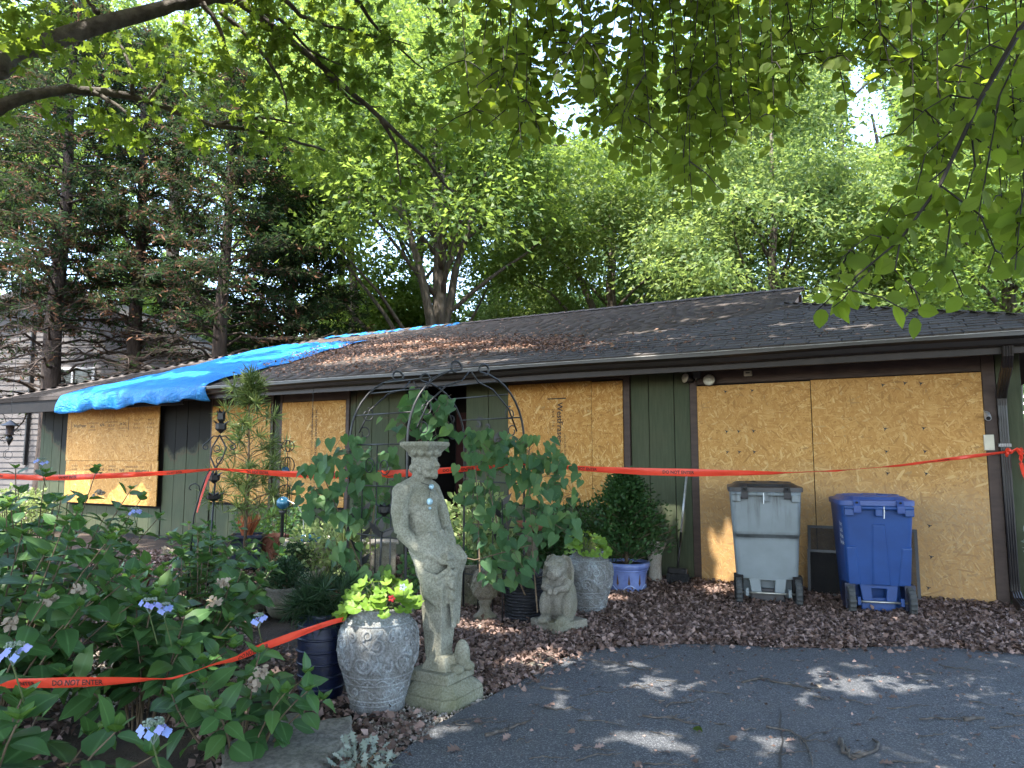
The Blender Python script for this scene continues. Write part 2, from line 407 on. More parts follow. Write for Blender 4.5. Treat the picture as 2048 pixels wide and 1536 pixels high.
def tarp_m():
    x = N('blue_tarpaulin'); co = x.coord()
    w1 = x.noise(co, 2.2, 8, .6, 1.0); w2 = x.noise(x.coord((3, 1, 1)), 7, 6, .6, 1.5)
    col = x.ramp(w2, [(.3, (.006, .20, .60)), (.7, (.03, .33, .78))])
    wv = x.n('TexVoronoi'); wv.inputs['Scale'].default_value = 3.2; x.l(co, wv.inputs['Vector'])
    cr = x.math('ABSOLUTE', x.math('SUBTRACT', x.noise(x.coord((1.2, 2, 2)), 5, 5, .55, 1.2), .5)); cr2 = x.math('ABSOLUTE', x.math('SUBTRACT', x.noise(x.coord((1, 1.5, 1)), 15, 4, .55, .8), .5))
    nm = x.bump(x.math('ADD', x.math('ADD', w1, x.math('MULTIPLY', cr, -1.6)), x.math('MULTIPLY', cr2, -.6)), .8, .06)
    x.bsdf(col, .33, .5, 0, nm)
    tr = x.n('BsdfTranslucent'); tr.inputs[0].default_value = (.01, .22, .72, 1)
    ms = x.n('MixShader'); ms.inputs[0].default_value = .22
    x.l(x.b.outputs[0], ms.inputs[1]); x.l(tr.outputs[0], ms.inputs[2]); x.l(ms.outputs[0], x.out.inputs[0]); return x.m
m_tarp = tarp_m()
def tape_m():
    x = N('red_barrier_tape'); co = x.coord(); x.bsdf(x.ramp(x.noise(co, 9, 4), [(.3, (.84, .055, .026)), (.7, (.92, .10, .045))]), .35, .5, 0, x.bump(x.noise(co, 30, 4), .25, .01))
    tr = x.n('BsdfTranslucent'); tr.inputs[0].default_value = (.9, .06, .03, 1)
    ms = x.n('MixShader'); ms.inputs[0].default_value = .35
    x.l(x.b.outputs[0], ms.inputs[1]); x.l(tr.outputs[0], ms.inputs[2]); x.l(ms.outputs[0], x.out.inputs[0]); return x.m
m_tape = tape_m()
def stone_m(name, c1, c2, c3, moss=0., mossc=(.085, .10, .025), zlim=None, speck=90):
    x = N(name); co = x.coord()
    n1 = x.noise(co, 7, 8, .65); n2 = x.noise(co, speck, 5, .7); n3 = x.noise(co, 3.2, 6)
    col = x.ramp(n1, [(.3, c1), (.5, c2), (.72, c3)])
    col = x.mix(x.ramp(n2, [(.4, .55), (.58, 0.)]), col, tuple(c * .42 for c in c1))
    if moss:
        f = x.ramp(n3, [(.42, 0.), (.66, moss)])
        if zlim:
            z = x.sep(co)[2]; f = x.math('MULTIPLY', x.ramp(x.math('ADD', z, x.math('MULTIPLY', n1, .3)), [(zlim, 1.), (zlim + .4, .3)]), x.ramp(n3, [(.3, .15), (.6, 1.)]))
            f = x.math('MULTIPLY', f, moss)
        col = x.mix(f, col, mossc)
    return x.bsdf(col, .9, .15, 0, x.bump(x.math('ADD', n2, x.math('MULTIPLY', n1, 1.5)), .6, .008))
m_statue = stone_m('mossy_cast_stone', (.20, .192, .150), (.30, .29, .235), (.41, .395, .33), .75, (.085, .092, .022), .05)
m_rabbit = stone_m('speckled_cast_stone', (.16, .145, .115), (.235, .215, .175), (.31, .29, .24), .35)
m_finial = stone_m('grey_brown_cast_stone', (.15, .13, .095), (.23, .20, .15), (.30, .27, .21), .4)
m_pale = stone_m('pale_cast_stone', (.34, .30, .25), (.46, .42, .36), (.56, .52, .46), .3)
m_greypot = stone_m('dark_grey_cast_stone', (.10, .095, .08), (.17, .16, .135), (.24, .22, .19), .4)
m_slab = stone_m('grey_flagstone', (.13, .12, .105), (.20, .185, .16), (.26, .245, .215), .3, (.10, .10, .06), speck=40)
m_urn = stone_m('silvery_glazed_urn', (.12, .112, .10), (.20, .20, .19), (.31, .34, .345), 0)
m_urnr = stone_m('pale_relief_glaze', (.15, .142, .13), (.25, .255, .25), (.37, .41, .42), 0)
m_navy = M('navy_glaze', (.003, .005, .016), (.007, .012, .040), .3, 14, bump=.3, spec=.5, stretch=(1, 1, 6))
m_blueglaze = M('periwinkle_glaze', (.10, .14, .34), (.20, .26, .50), .28, 7, spec=.5, bump=.1)
m_blueedge = M('light_glaze_edge', (.32, .40, .60), (.42, .5, .68), .3, 7)
m_rust = M('brown_unglazed_motif', (.07, .035, .02), (.12, .06, .03), .7, 12)
m_terra = M('terracotta', (.24, .085, .05), (.34, .14, .085), .8, 9, bump=.3)
m_dkweave = M('dark_woven_resin', (.008, .008, .010), (.022, .021, .024), .5, 26, bump=.5, stretch=(1, 1, 5))
m_soil = M('potting_soil', (.018, .012, .008), (.045, .03, .02), .95, 40, bump=.8)
m_bark = M('grey_brown_bark', (.060, .048, .038), (.135, .112, .090), .9, 6, bump=1.0, bscale=14, stretch=(2.2, 2.2, .45), bdist=.05)
m_limb = M('lichened_limb_bark', (.055, .046, .038), (.15, .135, .115), .9, 9, bump=.9, bscale=30, bdist=.03)
m_conbark = M('conifer_bark', (.034, .024, .018), (.078, .055, .042), .9, 5, bump=1.0, bscale=18, stretch=(2, 2, .4), bdist=.04)
m_twig = M('grey_twig_bark', (.045, .037, .030), (.115, .098, .082), .85, 25, bump=.5)
m_dktwig = M('dark_hanging_twig', (.010, .008, .006), (.022, .017, .013), .8, 12)
m_stem = M('green_stem', (.05, .075, .022), (.10, .12, .04), .6, 12)
m_wstem = M('woody_stem', (.09, .06, .035), (.16, .115, .07), .8, 14)
m_lid = M('charcoal_plastic', (.030, .029, .031), (.044, .042, .044), .42, 9, spec=.5)
m_bluebin = M('blue_plastic', (.009, .042, .165), (.013, .056, .205), .42, 4, spec=.5, bump=.05, bscale=200)
m_bluelid = M('faded_blue_lid', (.030, .062, .20), (.050, .088, .26), .45, 5, spec=.5)
m_rubber = M('tyre_rubber', (.035, .037, .036), (.06, .062, .060), .7, 20)
m_steel = M('dull_steel', (.42, .40, .34), (.55, .53, .48), .4, 12, metal=.8)
m_alu = M('aluminium_pole', (.42, .43, .44), (.58, .59, .60), .35, 10, metal=.5)
m_brush = M('black_bristle', (.005, .005, .006), (.012, .012, .013), .7, 30)
m_lens = M('lamp_glass', (.48, .46, .38), (.62, .60, .50), .2, 30)
m_glass = M('dark_window_glass', (.012, .016, .015), (.028, .034, .030), .08, 3, spec=.6)
def greybin():
    x = N('grey_stained_plastic'); tc = x.n('TexCoord'); ob = tc.outputs['Object']; s_ = x.sep(ob)
    col = x.ramp(x.noise(ob, 5, 5), [(.3, (.175, .20, .205)), (.7, (.215, .245, .252))])
    mp = x.n('Mapping'); mp.inputs['Scale'].default_value = (9, 9, .9); x.l(ob, mp.inputs[0])
    drip = x.noise(mp.outputs[0], 1.6, 6)
    top = x.ramp(s_[2], [(.60, 0.), (.82, .35), (1.0, 1.)])
    col = x.mix(x.math('MULTIPLY', x.ramp(drip, [(.5, 0.), (.68, .85)]), top), col, (.035, .032, .028))
    b = x.math('ABSOLUTE', x.math('SUBTRACT', s_[2], .655)); band = x.ramp(b, [(.0, .85), (.05, 0.)])
    col = x.mix(x.math('MULTIPLY', band, x.ramp(x.noise(ob, 8, 5), [(.3, .3), (.6, 1.)])), col, (.025, .024, .022))
    return x.bsdf(col, .5, .45, 0, x.bump(x.noise(ob, 200, 2), .05, .003))
m_greybin = greybin()
def screen_m():
    x = N('insect_screen_mesh'); x.bsdf((.03, .03, .032), .6, .3)
    tr = x.n('BsdfTransparent'); ms = x.n('MixShader'); ms.inputs[0].default_value = .55
    x.l(tr.outputs[0], ms.inputs[2]); x.l(x.b.outputs[0], ms.inputs[1]); x.l(ms.outputs[0], x.out.inputs[0]); return x.m
m_screen = screen_m()
def glassball(name, c):
    x = N(name); co = x.coord()
    return x.bsdf(x.ramp(x.noise(co, 26, 6, .6, 2), [(.35, c), (.62, tuple(min(1, q * 2.2) for q in c))]), .12, .6)
m_gaze = glassball('blue_gazing_glass', (.014, .055, .095)); m_gem = glassball('pale_blue_glass', (.20, .30, .34))
def asphalt():
    x = N('sealed_asphalt'); co = x.coord()
    sp = x.noise(co, 110, 3, .85); bigs = x.noise(co, .9, 5); v = x.vor(co, 300, out='Distance')
    col = x.ramp(sp, [(.36, (.027, .030, .035)), (.52, (.060, .064, .073)), (.66, (.25, .255, .26))])
    col = x.mix(x.ramp(bigs, [(.4, 0.), (.7, .5)]), col, (.075, .076, .080))
    col = x.mix(x.ramp(x.noise(co, 3.5, 6, .7), [(.52, 0.), (.75, .35)]), col, (.11, .10, .088))
    return x.bsdf(col, .72, .35, 0, x.bump(x.math('ADD', sp, v), .55, .005))
m_asphalt = asphalt()
m_ground = M('leaf_mould_soil', (.030, .021, .015), (.075, .052, .037), .95, 3, 9, bump=1., bscale=40, bdist=.03)
m_gravel = LEAF('pale_gravel', [(.16, .13, .10), (.30, .25, .20), (.45, .40, .34), (.22, .2, .18)], 0.001, rough=.9)
m_litter = LEAF('dry_brown_leaf', [(.048, .030, .023), (.125, .078, .060), (.21, .138, .114), (.32, .225, .19), (.085, .053, .041)], .12, (.25, .13, .07), .7)
m_straw = LEAF('dry_rusty_needles', [(.10, .05, .030), (.22, .12, .08), (.33, .21, .15)], .1, (.3, .15, .08), .8)
m_hyd = LEAF('hydrangea_leaf', [(.030, .078, .024), (.043, .105, .032), (.058, .132, .037), (.088, .16, .040)], .3, (.16, .33, .04), .42, (.10, .20, .07))
m_hydy = LEAF('young_hydrangea_leaf', [(.07, .15, .03), (.10, .19, .04)], .35, (.3, .5, .05), .45, (.14, .24, .08))
m_vine = LEAF('vine_leaf', [(.030, .076, .036), (.044, .104, .046), (.066, .136, .056), (.11, .18, .06)], .33, (.28, .50, .06), .5, (.12, .22, .09), spec=.2)
m_heu = LEAF('lime_leaf', [(.105, .20, .022), (.145, .25, .028), (.185, .29, .036)], .3, (.28, .44, .05), .5, (.40, .52, .08))
m_horn = LEAF('hornbeam_leaf', [(.050, .090, .016), (.085, .130, .020), (.13, .175, .028)], .62, (.52, .68, .05), .55, (.07, .11, .015), spec=.12)
m_oakl = LEAF('oak_leaf', [(.044, .085, .018), (.064, .118, .022), (.09, .15, .028)], .55, (.44, .58, .05), .6, spec=.15)
m_t1 = LEAF('broad_leaf', [(.034, .072, .020), (.054, .108, .026), (.088, .152, .034), (.15, .21, .055)], .48, (.46, .62, .09), .5, spec=.25)
m_t2 = LEAF('pale_broad_leaf', [(.042, .082, .028), (.066, .122, .036), (.108, .170, .052), (.19, .24, .09)], .47, (.52, .66, .15), .5, spec=.3)
m_t3 = LEAF('deep_green_broad_leaf', [(.036, .076, .022), (.056, .112, .028), (.088, .155, .038)], .56, (.28, .44, .12), .5, spec=.25)
m_far = LEAF('distant_leaf', [(.045, .085, .035), (.075, .13, .05), (.12, .18, .075)], .5, (.42, .58, .16), .5)
m_con = LEAF('conifer_spray', [(.011, .026, .012), (.019, .040, .017), (.034, .056, .024)], .25, (.12, .2, .05), .8, spec=.06)
m_conb = LEAF('dead_conifer_spray', [(.075, .040, .024), (.12, .066, .040), (.19, .105, .065)], .15, (.3, .15, .08), .9, spec=.05)
m_olive = LEAF('olive_conifer_spray', [(.028, .034, .017), (.05, .054, .027), (.085, .080, .042)], .2, (.2, .2, .07), .85, spec=.06)
m_umb = LEAF('umbrella_pine_needle', [(.075, .125, .038), (.12, .18, .055), (.20, .25, .085)], .3, (.4, .5, .12), .4)
m_needle = LEAF('dark_pine_needle', [(.014, .04, .018), (.026, .062, .024), (.04, .08, .03)], .2, (.1, .2, .05), .5)
m_cyp = LEAF('dwarf_cypress_spray', [(.018, .055, .016), (.03, .08, .022), (.05, .11, .028)], .22, (.15, .3, .04), .55)
m_lightshrub = LEAF('variegated_leaf', [(.12, .19, .06), (.22, .29, .10), (.35, .40, .19)], .35, (.5, .6, .2), .5)
m_hosta = LEAF('hosta_leaf', [(.06, .12, .04), (.10, .16, .06), (.20, .26, .13)], .3, (.3, .45, .15), .45, (.13, .2, .09))
m_dusty = LEAF('grey_green_leaf', [(.16, .19, .15), (.24, .27, .23)], .2, (.3, .35, .25), .7)
m_orange = LEAF('dried_orange_stem', [(.42, .11, .04), (.58, .22, .10)], .2, (.6, .2, .1), .7)
m_flower = LEAF('pale_blue_petal', [(.22, .31, .64), (.31, .38, .70), (.27, .26, .60)], .3, (.5, .55, .95), .6)
m_bud = M('green_flower_buds', (.12, .17, .10), (.22, .25, .22), .7, 40)
m_deadflower = LEAF('faded_flower', [(.25, .20, .15), (.4, .33, .25)], .3, (.5, .4, .3), .8)
m_nsiding = M('grey_beige_lap_siding', (.10, .089, .082), (.128, .115, .107), .6, 3)
m_nroof = M('neighbour_roof_edge', (.030, .027, .025), (.05, .045, .042), .8, 5)
# ================================================================ setting
def wob_poly(px_list, z):
    return [(gnd(*p)[0], gnd(*p)[1], z) for p in px_list]
gv = []; n_ = 60
xs = np.concatenate([np.linspace(-150, -12, 8), np.linspace(-11, 9, 61), np.linspace(10, 150, 8)]); ys = np.concatenate([np.linspace(-60, -3, 5), np.linspace(-2, 14, 49), np.linspace(15, 250, 8)])
gx, gy = np.meshgrid(xs, ys, indexing='ij')
gz = -.03 + .012 * np.sin(gx * 2.3 + gy * 1.1) * np.cos(gy * 2.9 - gx)
idx = np.arange(gx.size).reshape(gx.shape)
q = np.stack([idx[:-1, :-1], idx[1:, :-1], idx[1:, 1:], idx[:-1, 1:]], -1).reshape(-1, 4)
tag(link('ground', npmesh('ground', np.stack([gx, gy, gz], -1).reshape(-1, 3), [q], smooth=True), m_ground), kind='structure')
DRIVE_PX = [(2300, 1316), (2048, 1312), (1920, 1300), (1800, 1294), (1690, 1300), (1560, 1298), (1400, 1291), (1290, 1293), (1220, 1299), (1165, 1307), (1120, 1322), (1085, 1342), (1040, 1368), (985, 1395), (925, 1424), (870, 1455), (820, 1495), (775, 1540), (700, 1640)]
dr = [gnd(*p)[:2] for p in DRIVE_PX]
DR = np.array([(9., 5.3)] + [tuple(p) for p in dr] + [(-1.2, 1.5), (-2.0, -6), (9., -6)])
# rough up the hand-cut edge
E_ = [DR[0]]
for a, b in zip(DR[:-1], DR[1:]):
    k = max(1, int(np.linalg.norm(b - a) / .06)) if np.linalg.norm(b - a) < 2 else 1
    for i in range(1, k + 1):
        p = a + (b - a) * i / k; E_.append(p + (rng.normal(size=2) * .006 if i < k else 0))
DRP = [tuple(p) for p in E_]
mb = MB(); mb.prism(DRP, -.08, .012); tag(mb.build('driveway', m_asphalt), kind='structure')
def in_poly(x, y, P):
    P = np.asarray(P); c = np.zeros(x.shape, bool); j = len(P) - 1
    for i in range(len(P)):
        a = ((P[i, 1] > y) != (P[j, 1] > y))
        t = (P[j, 0] - P[i, 0]) * (y - P[i, 1]) / (P[j, 1] - P[i, 1] + 1e-12) + P[i, 0]
        c ^= a & (x < t); j = i
    return c
# ================================================================ house
H = thing('boarded_house', 'long low green house with boarded openings and a brown shingled roof', 'house', HO, HROT)
def hb(name, u0, u1, v0, v1, z0, z1, m, parent=None, bevel=0):
    """box in house coordinates; its own origin at its lower front corner"""
    return MB().box(((u1 - u0) / -2, -(v0 + v1) / 2 + v1, (z1 - z0) / 2), (u1 - u0, v1 - v0, z1 - z0)).build(name, m, parent if parent else H, (-u0, -v1, z0), bevel=bevel)
def hbox(mb, u0, u1, v0, v1, z0, z1): return mb.box((-(u0 + u1) / 2, -(v0 + v1) / 2, (z0 + z1) / 2), (u1 - u0, v1 - v0, z1 - z0))
DEPTH = 8.0
mb = MB()
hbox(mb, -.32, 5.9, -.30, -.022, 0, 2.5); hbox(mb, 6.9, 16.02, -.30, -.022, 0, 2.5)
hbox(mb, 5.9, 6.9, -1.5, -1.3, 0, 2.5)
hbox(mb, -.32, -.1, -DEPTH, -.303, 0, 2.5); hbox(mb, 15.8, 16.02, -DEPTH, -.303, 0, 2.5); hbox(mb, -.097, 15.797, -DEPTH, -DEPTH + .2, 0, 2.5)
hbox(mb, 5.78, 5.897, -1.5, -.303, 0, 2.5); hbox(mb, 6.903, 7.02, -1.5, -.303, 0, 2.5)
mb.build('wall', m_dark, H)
hb('foundation', -.3, 16.0, -.25, -.024 + .03, -.1, .04, m_char)
# vertical grooved boards; the material works in the house frame so every board is built in it
def board(u0, u1, z0, z1):
    mb = MB(); d = R.uniform(-.003, .003); hbox(mb, u0 + .004, u1 - .004, -.02, .0 + d, z0, z1); return mb.build('siding_board', m_siding, H, bevel=.004)
def boards(u0, u1, z0, z1, first=None):
    u = u0
    if first: board(u0, u0 + first, z0, z1); u = u0 + first
    while u < u1 - .02:
        e = min(u + .305, u1)
        if u1 - e < .06: e = u1
        board(u, e, z0, z1); u = e
boards(-.32, -.115, .04, 2.42); boards(2.84, 3.56, .04, 2.42, .19); boards(5.24, 5.895, .04, 2.42); boards(6.905, 7.93, .04, 2.42)
boards(9.36, 9.5, .04, 2.42); boards(10.96, 12.17, .04, 2.42); boards(14.99, 16.02, .04, 2.42)
for a, b, z in ((3.65, 5.23, .78), (8.0, 9.3, .62), (9.55, 10.92, .62), (12.2, 14.96, .5)): boards(a, b, .04, z)
def trim(u0, u1, z0, z1, v=.022): return hb('trim_board', u0, u1, -.018, v, z0, z1, m_brown, bevel=.004)
trim(-.11, -.005, 0, 2.44); trim(2.755, 2.838, 0, 2.44); trim(-.003, 2.752, 2.235, 2.44, .016)
trim(3.565, 3.645, .12, 2.44); trim(3.648, 5.236, 2.35, 2.44, .014)
trim(7.935, 8.0, .6, 2.44); trim(8.003, 9.30, 2.27, 2.44, .014); trim(9.303, 9.355, .6, 2.44); trim(9.505, 9.56, .6, 2.44); trim(9.563, 10.92, 2.27, 2.44, .014); trim(10.923, 10.955, .6, 2.44)
# entry recess with its door
d_ = hb('door', 6.05, 6.85, -1.3, -1.255, .1, 2.1, m_door, bevel=.004)
hb('door_frame', 5.97, 6.045, -1.3, -1.25, .1, 2.2, m_char); hb('door_panel', 6.18, 6.72, -1.253, -1.235, 1.2, 1.95, m_door, bevel=.01); hb('door_panel', 6.18, 6.72, -1.253, -1.235, .3, 1.05, m_door, bevel=.01)
MB().ball((0, 0, 0), .035).build('door_handle', m_steel, d_, (-.06, -.06, .95), smooth=True)
o = hb('notice', 5.905, 5.945, -.62, -.30, 1.48, 1.84, m_redsign); o['label'] = 'red notice fixed inside the dark entry recess'
for k, (ch, u, z) in enumerate((('5', 5.68, 1.86), ('2', 5.545, 1.77), ('6', 5.40, 1.66))):
    vs, fs = text_mesh(ch, .20, bold=True); mb = MB()
    n0 = len(vs); V = [(x, .0, z_) for x, z_, _ in vs]
    mb.add([(x, -.012, z_) for x, _, z_ in V], fs); mb.add([(x, 0, z_) for x, _, z_ in V], [f[::-1] for f in fs])
    mb.build('house_number', m_black, H, (-u, -.004, z), (0, .18, 0))
# eaves
mb = MB(); hbox(mb, -.9, 16.55, -.02, .585, 2.40, 2.42); mb.build('soffit', m_soffit, H)
mb = MB(); hbox(mb, -.9, 10.9, .585, .605, 2.32, 2.50); o = mb.build('fascia', m_dkbrown, H, bevel=.004)
mb = MB(); hbox(mb, 10.903, 16.57, .585, .61, 2.25, 2.50); o = mb.build('fascia', m_char, H, bevel=.006); o['label'] = 'burnt black fascia at the left end of the eave'
prof = [(.607, 2.505), (.607, 2.385), (.66, 2.385), (.68, 2.40), (.695, 2.44), (.735, 2.465), (.735, 2.497), (.722, 2.497), (.722, 2.475), (.68, 2.452), (.665, 2.41), (.62, 2.40), (.62, 2.505)]
us = np.concatenate([np.arange(-.95, 10.86, .5), [10.86]]); vs = []
for u in us:
    dz = .006 * math.sin(u * 1.9)
    vs += [(-u, -v, z + dz) for v, z in prof]
k = len(prof); fs = [(i * k + j, i * k + (j + 1) % k, (i + 1) * k + (j + 1) % k, (i + 1) * k + j) for i in range(len(us) - 1) for j in range(k)]
fs += [tuple(range(k)), tuple(range((len(us) - 1) * k + k - 1, (len(us) - 1) * k - 1, -1))]
g_ = MB().add(vs, fs).build('gutter', m_gutter, H)
mb = MB(); hbox(mb, -.94, 10.8, .716, .741, 2.499, 2.507)
mb.build('lit_gutter_lip', m_lip, g_)  # strip that paints the lit lip along the gutter
for u in np.arange(-.6, 10.5, .75): mb = MB(); hbox(mb, u, u + .025, .612, .73, 2.487, 2.495); mb.build('gutter_strap', m_lip, g_)
# downspout: ribbed rectangular pipe
def dspipe(mb, pts, w=.075, d=.06):
    # ribbed pipe section swept along pts in house coords (u,v,z)
    sec = []
    for k in range(9): sec.append((-w / 2 + w * k / 8, -d / 2 - (.006 if k % 2 else 0)))
    sec += [(w / 2, d / 2), (-w / 2, d / 2)]
    P = [Vector((-u, -v, z)) for u, v, z in pts]; n = len(sec); vs = []
    for i, p in enumerate(P):
        t = (P[min(i + 1, len(P) - 1)] - P[max(i - 1, 0)]).normalized(); xa = Vector((1, 0, 0)); xa = (xa - t * t.dot(xa)).normalized(); ya = xa.cross(t)
        if ya.y < 0: ya = -ya
        vs += [p + xa * a + ya * b for a, b in sec]
    fs = [(i * n + j, i * n + (j + 1) % n, (i + 1) * n + (j + 1) % n, (i + 1) * n + j) for i in range(len(P) - 1) for j in range(n)]
    fs += [tuple(range(n)), tuple(range(len(P) * n - 1, (len(P) - 1) * n - 1, -1))]
    mb.add(vs, fs)
mb = MB(); dspipe(mb, [(-.15, .035, .16), (-.15, .035, 1.93)]); ds = mb.build('downspout', m_gutter, H)
mb = MB(); dspipe(mb, [(-.15, .66, 2.39), (-.15, .64, 2.31), (-.15, .56, 2.23), (-.15, .16, 2.06), (-.15, .05, 1.98), (-.15, .037, 1.90)], .08, .065); mb.build('elbow', m_gutter, ds)
mb = MB(); dspipe(mb, [(-.15, .037, .22), (-.15, .045, .15), (-.16, .12, .08), (-.18, .34, .05)], .08, .065); mb.build('elbow', m_gutter, ds)
mb = MB(); hbox(mb, -.20, -.10, .0, .07, 1.5, 1.53); mb.build('strap', m_lip, ds)
# ---- roof: hip roof with a small gable at the right end of the ridge
EZ, RZ, EV, RV = 2.53, 4.13, .63, -4.0
SL = (RZ - EZ) / (EV - RV)
UL, URL = 16.65, 16.65 - 4.63          # left eave end, left ridge end
URR, UR = 2.04, -.95                   # gablet plane, right eave
GV = EV - (URR - UR)                   # where the right hip meets the gablet plane
def rz(v): return EZ + SL * (EV - v)
BV = 2 * RV - EV
def P_(u, v, z): return (-u, -v, z)
GZ = EZ + SL * (URR - UR)
deck = [P_(UR, EV, EZ), P_(UL, EV, EZ), P_(URL, RV, RZ), P_(URR, RV, RZ), P_(URR, GV, GZ),           # front slope 0-4
        P_(UL, BV, EZ), P_(UR, BV, EZ), P_(URR, 2 * RV - GV, GZ)]
fs = [(0, 4, 3, 2, 1), (1, 2, 5), (5, 2, 3, 7, 6), (6, 7, 4, 0)]
dv = deck + [(x, y, z - .06) for x, y, z in deck]
fs2 = fs + [tuple(i + 8 for i in f[::-1]) for f in fs] + [(0, 1, 9, 8), (1, 5, 13, 9), (5, 6, 14, 13), (6, 0, 8, 14)]
roof = MB().add(dv, fs2).build('roof', m_shingle, H)
mb = MB(); mb.add([P_(URR + .05, RV, RZ - .05), P_(URR + .05, GV, GZ), P_(URR + .05, 2 * RV - GV, GZ)], [(0, 1, 2)]); o = mb.build('gable_wall', m_gable, roof)
for s_ in (1, -1):       # bargeboards of the small gable
    a = Vector(P_(URR - .02, RV, RZ)); b = Vector(P_(URR - .02, RV + s_ * (GV - RV), GZ)); dn = Vector((0, 0, -.19))
    MB().add([a, b, b + dn, a + dn] + [p + Vector((-.05, 0, 0)) for p in (a, b, b + dn, a + dn)], [(0, 1, 2, 3), (7, 6, 5, 4), (0, 4, 5, 1), (1, 5, 6, 2), (2, 6, 7, 3), (3, 7, 4, 0)]).build('bargeboard', m_gable, roof)
mb = MB(); hbox(mb, URR - .06, URR - .02, RV - .06, RV + .06, GZ, RZ - .1); mb.build('gable_post', m_brown, roof)
# shingles: thick tabs in courses, proud of the deck. (t along slope from eave, u along)
L_ = math.hypot(EV - RV, RZ - EZ); ca, sa = (EV - RV) / L_, (RZ - EZ) / L_
def tab(u, t, w, ln, th):      # front slope
    p = lambda uu, tt, h: np.array(P_(uu, EV - tt * ca - h * -sa * -1 * 0 + h * sa, EZ + tt * sa + h * ca))
    return [p(u, t, .002), p(u + w, t, .002), p(u + w, t + ln, .002), p(u, t + ln, .002), p(u, t, th), p(u + w, t, th), p(u + w, t + ln, .004), p(u, t + ln, .004)]
TF = [(4, 7, 6, 5), (0, 4, 5, 1), (0, 3, 7, 4), (1, 5, 6, 2)]
tabs = []
exp_ = .142
for c in range(int(L_ / exp_)):
    t = c * exp_; v = EV - t * ca
    uR = UR + (EV - v) if v > GV else URR - .10
    uL = UL - (EV - v)
    u = uR + R.uniform(0, .3) - .3
    while u < uL:
        wd = R.choice((.17, .24, .30, .30, .22))
        a = max(u, uR - .01); b = min(u + wd - .006, uL)
        if b - a > .04: tabs.append((a, t, b - a, min(exp_ + .05, L_ - t), R.choice((.009, .010, .012, .014)) + R.uniform(0, .002)))
        u += wd
tabs.append((0, 0, 0, 0, 0)); tabs.pop()
cen = np.array([np.mean(tab(*a), axis=0) for a in tabs]); ch_, sh_ = math.cos(HROT), math.sin(HROT)
cw = np.stack([cen[:, 0] * ch_ - cen[:, 1] * sh_ + HO[0], cen[:, 0] * sh_ + cen[:, 1] * ch_ + HO[1], cen[:, 2]], -1)
x_, y_, z_ = proj(cw); vis = (x_ > 0) & (x_ < 2048) & (z_ > 0)
order = np.argsort(np.where(vis, z_, 1e3)); near_ = set(order[:300].tolist())
_sh = {}
V = []; rn = []
for i, a in enumerate(tabs):
    if i in near_:
        u, t, wd, ln, th = a; key = (round(wd, 2), round(ln, 2), round(th, 3))
        if key not in _sh:
            q = np.array(tab(0, 0, key[0] - .006, key[1], key[2])) - np.array(P_(0, EV, EZ)); _sh[key] = MB().add(q, TF).mesh('shingle'); _sh[key].materials.append(m_shingle)
        o = bpy.data.objects.new('shingle', _sh[key]); COL.objects.link(o); o.parent = roof; o.location = P_(u, EV - t * ca, EZ + t * sa)
    else:
        V += tab(*a); rn += [R.random()] * 8
# right hip and left hip slopes in the same way (stuff)
def hip_tabs(sign):
    out = []
    u0 = UR if sign > 0 else UL; half = (EV - RV); n = int((URR - UR if sign > 0 else half) / exp_ / 1.0 * L_ / half)
    for c in range(n):
        t = c * exp_; h = t * ca; uu = lambda tt: u0 + sign * tt * ca
        v = EV - h
        while v > BV + h:
            wd = R.choice((.17, .24, .3)); b = max(v - wd, BV + h); th = R.choice((.012, .018))
            if sign > 0: vv = [v, b]
            else: vv = [b, v]
            P = [P_(uu(t), vv[0], EZ + t * sa), P_(uu(t), vv[1], EZ + t * sa), P_(uu(t + .19), vv[1], EZ + (t + .19) * sa), P_(uu(t + .19), vv[0], EZ + (t + .19) * sa)]
            out.append([(*p[:2], p[2] + .003) for p in P] + [(*P[0][:2], P[0][2] + th), (*P[1][:2], P[1][2] + th), (*P[2][:2], P[2][2] + .005), (*P[3][:2], P[3][2] + .005)]); v = b
    return out
for s_ in (1, -1):
    for T in hip_tabs(s_): V += T; rn += [R.random()] * 8
V = np.array(V); nT = len(V) // 8
o = link('shingles', npmesh('shingles', V, [(np.array(TF)[None] + (np.arange(nT) * 8)[:, None, None]).reshape(-1, 4)], np.array(rn)), m_shingle, roof); o['kind'] = 'stuff'
def cap_line(a, b, name):
    a = Vector(a); b = Vector(b); n = int((b - a).length / .2); d = (b - a) / n; me = None
    for i in range(n):
        p = a + d * i; q = a + d * (i + 1.25); s2 = d.cross(Vector((0, 0, 1))).normalized() * .13; up = Vector((0, 0, .03)); dn = Vector((0, 0, -.028)); l = Vector((0, 0, .012))
        mb = MB().add([p + s2 + dn + l - p, up + l, -s2 + dn + l, q - p + s2 + dn, q - p + up, q - p - s2 + dn], [(0, 1, 4, 3), (1, 2, 5, 4), (0, 2, 1)])
        if me is None: me = mb.mesh(name); me.materials.append(m_shingle)
        ob = bpy.data.objects.new(name, me); COL.objects.link(ob); ob.parent = roof; ob.location = p
cap_line(P_(UR, EV, EZ), P_(URR, GV, GZ), 'hip_cap'); cap_line(P_(URR - .1, RV, RZ), P_(URL, RV, RZ), 'ridge_cap'); cap_line(P_(UL, EV, EZ), P_(URL, RV, RZ), 'hip_cap')
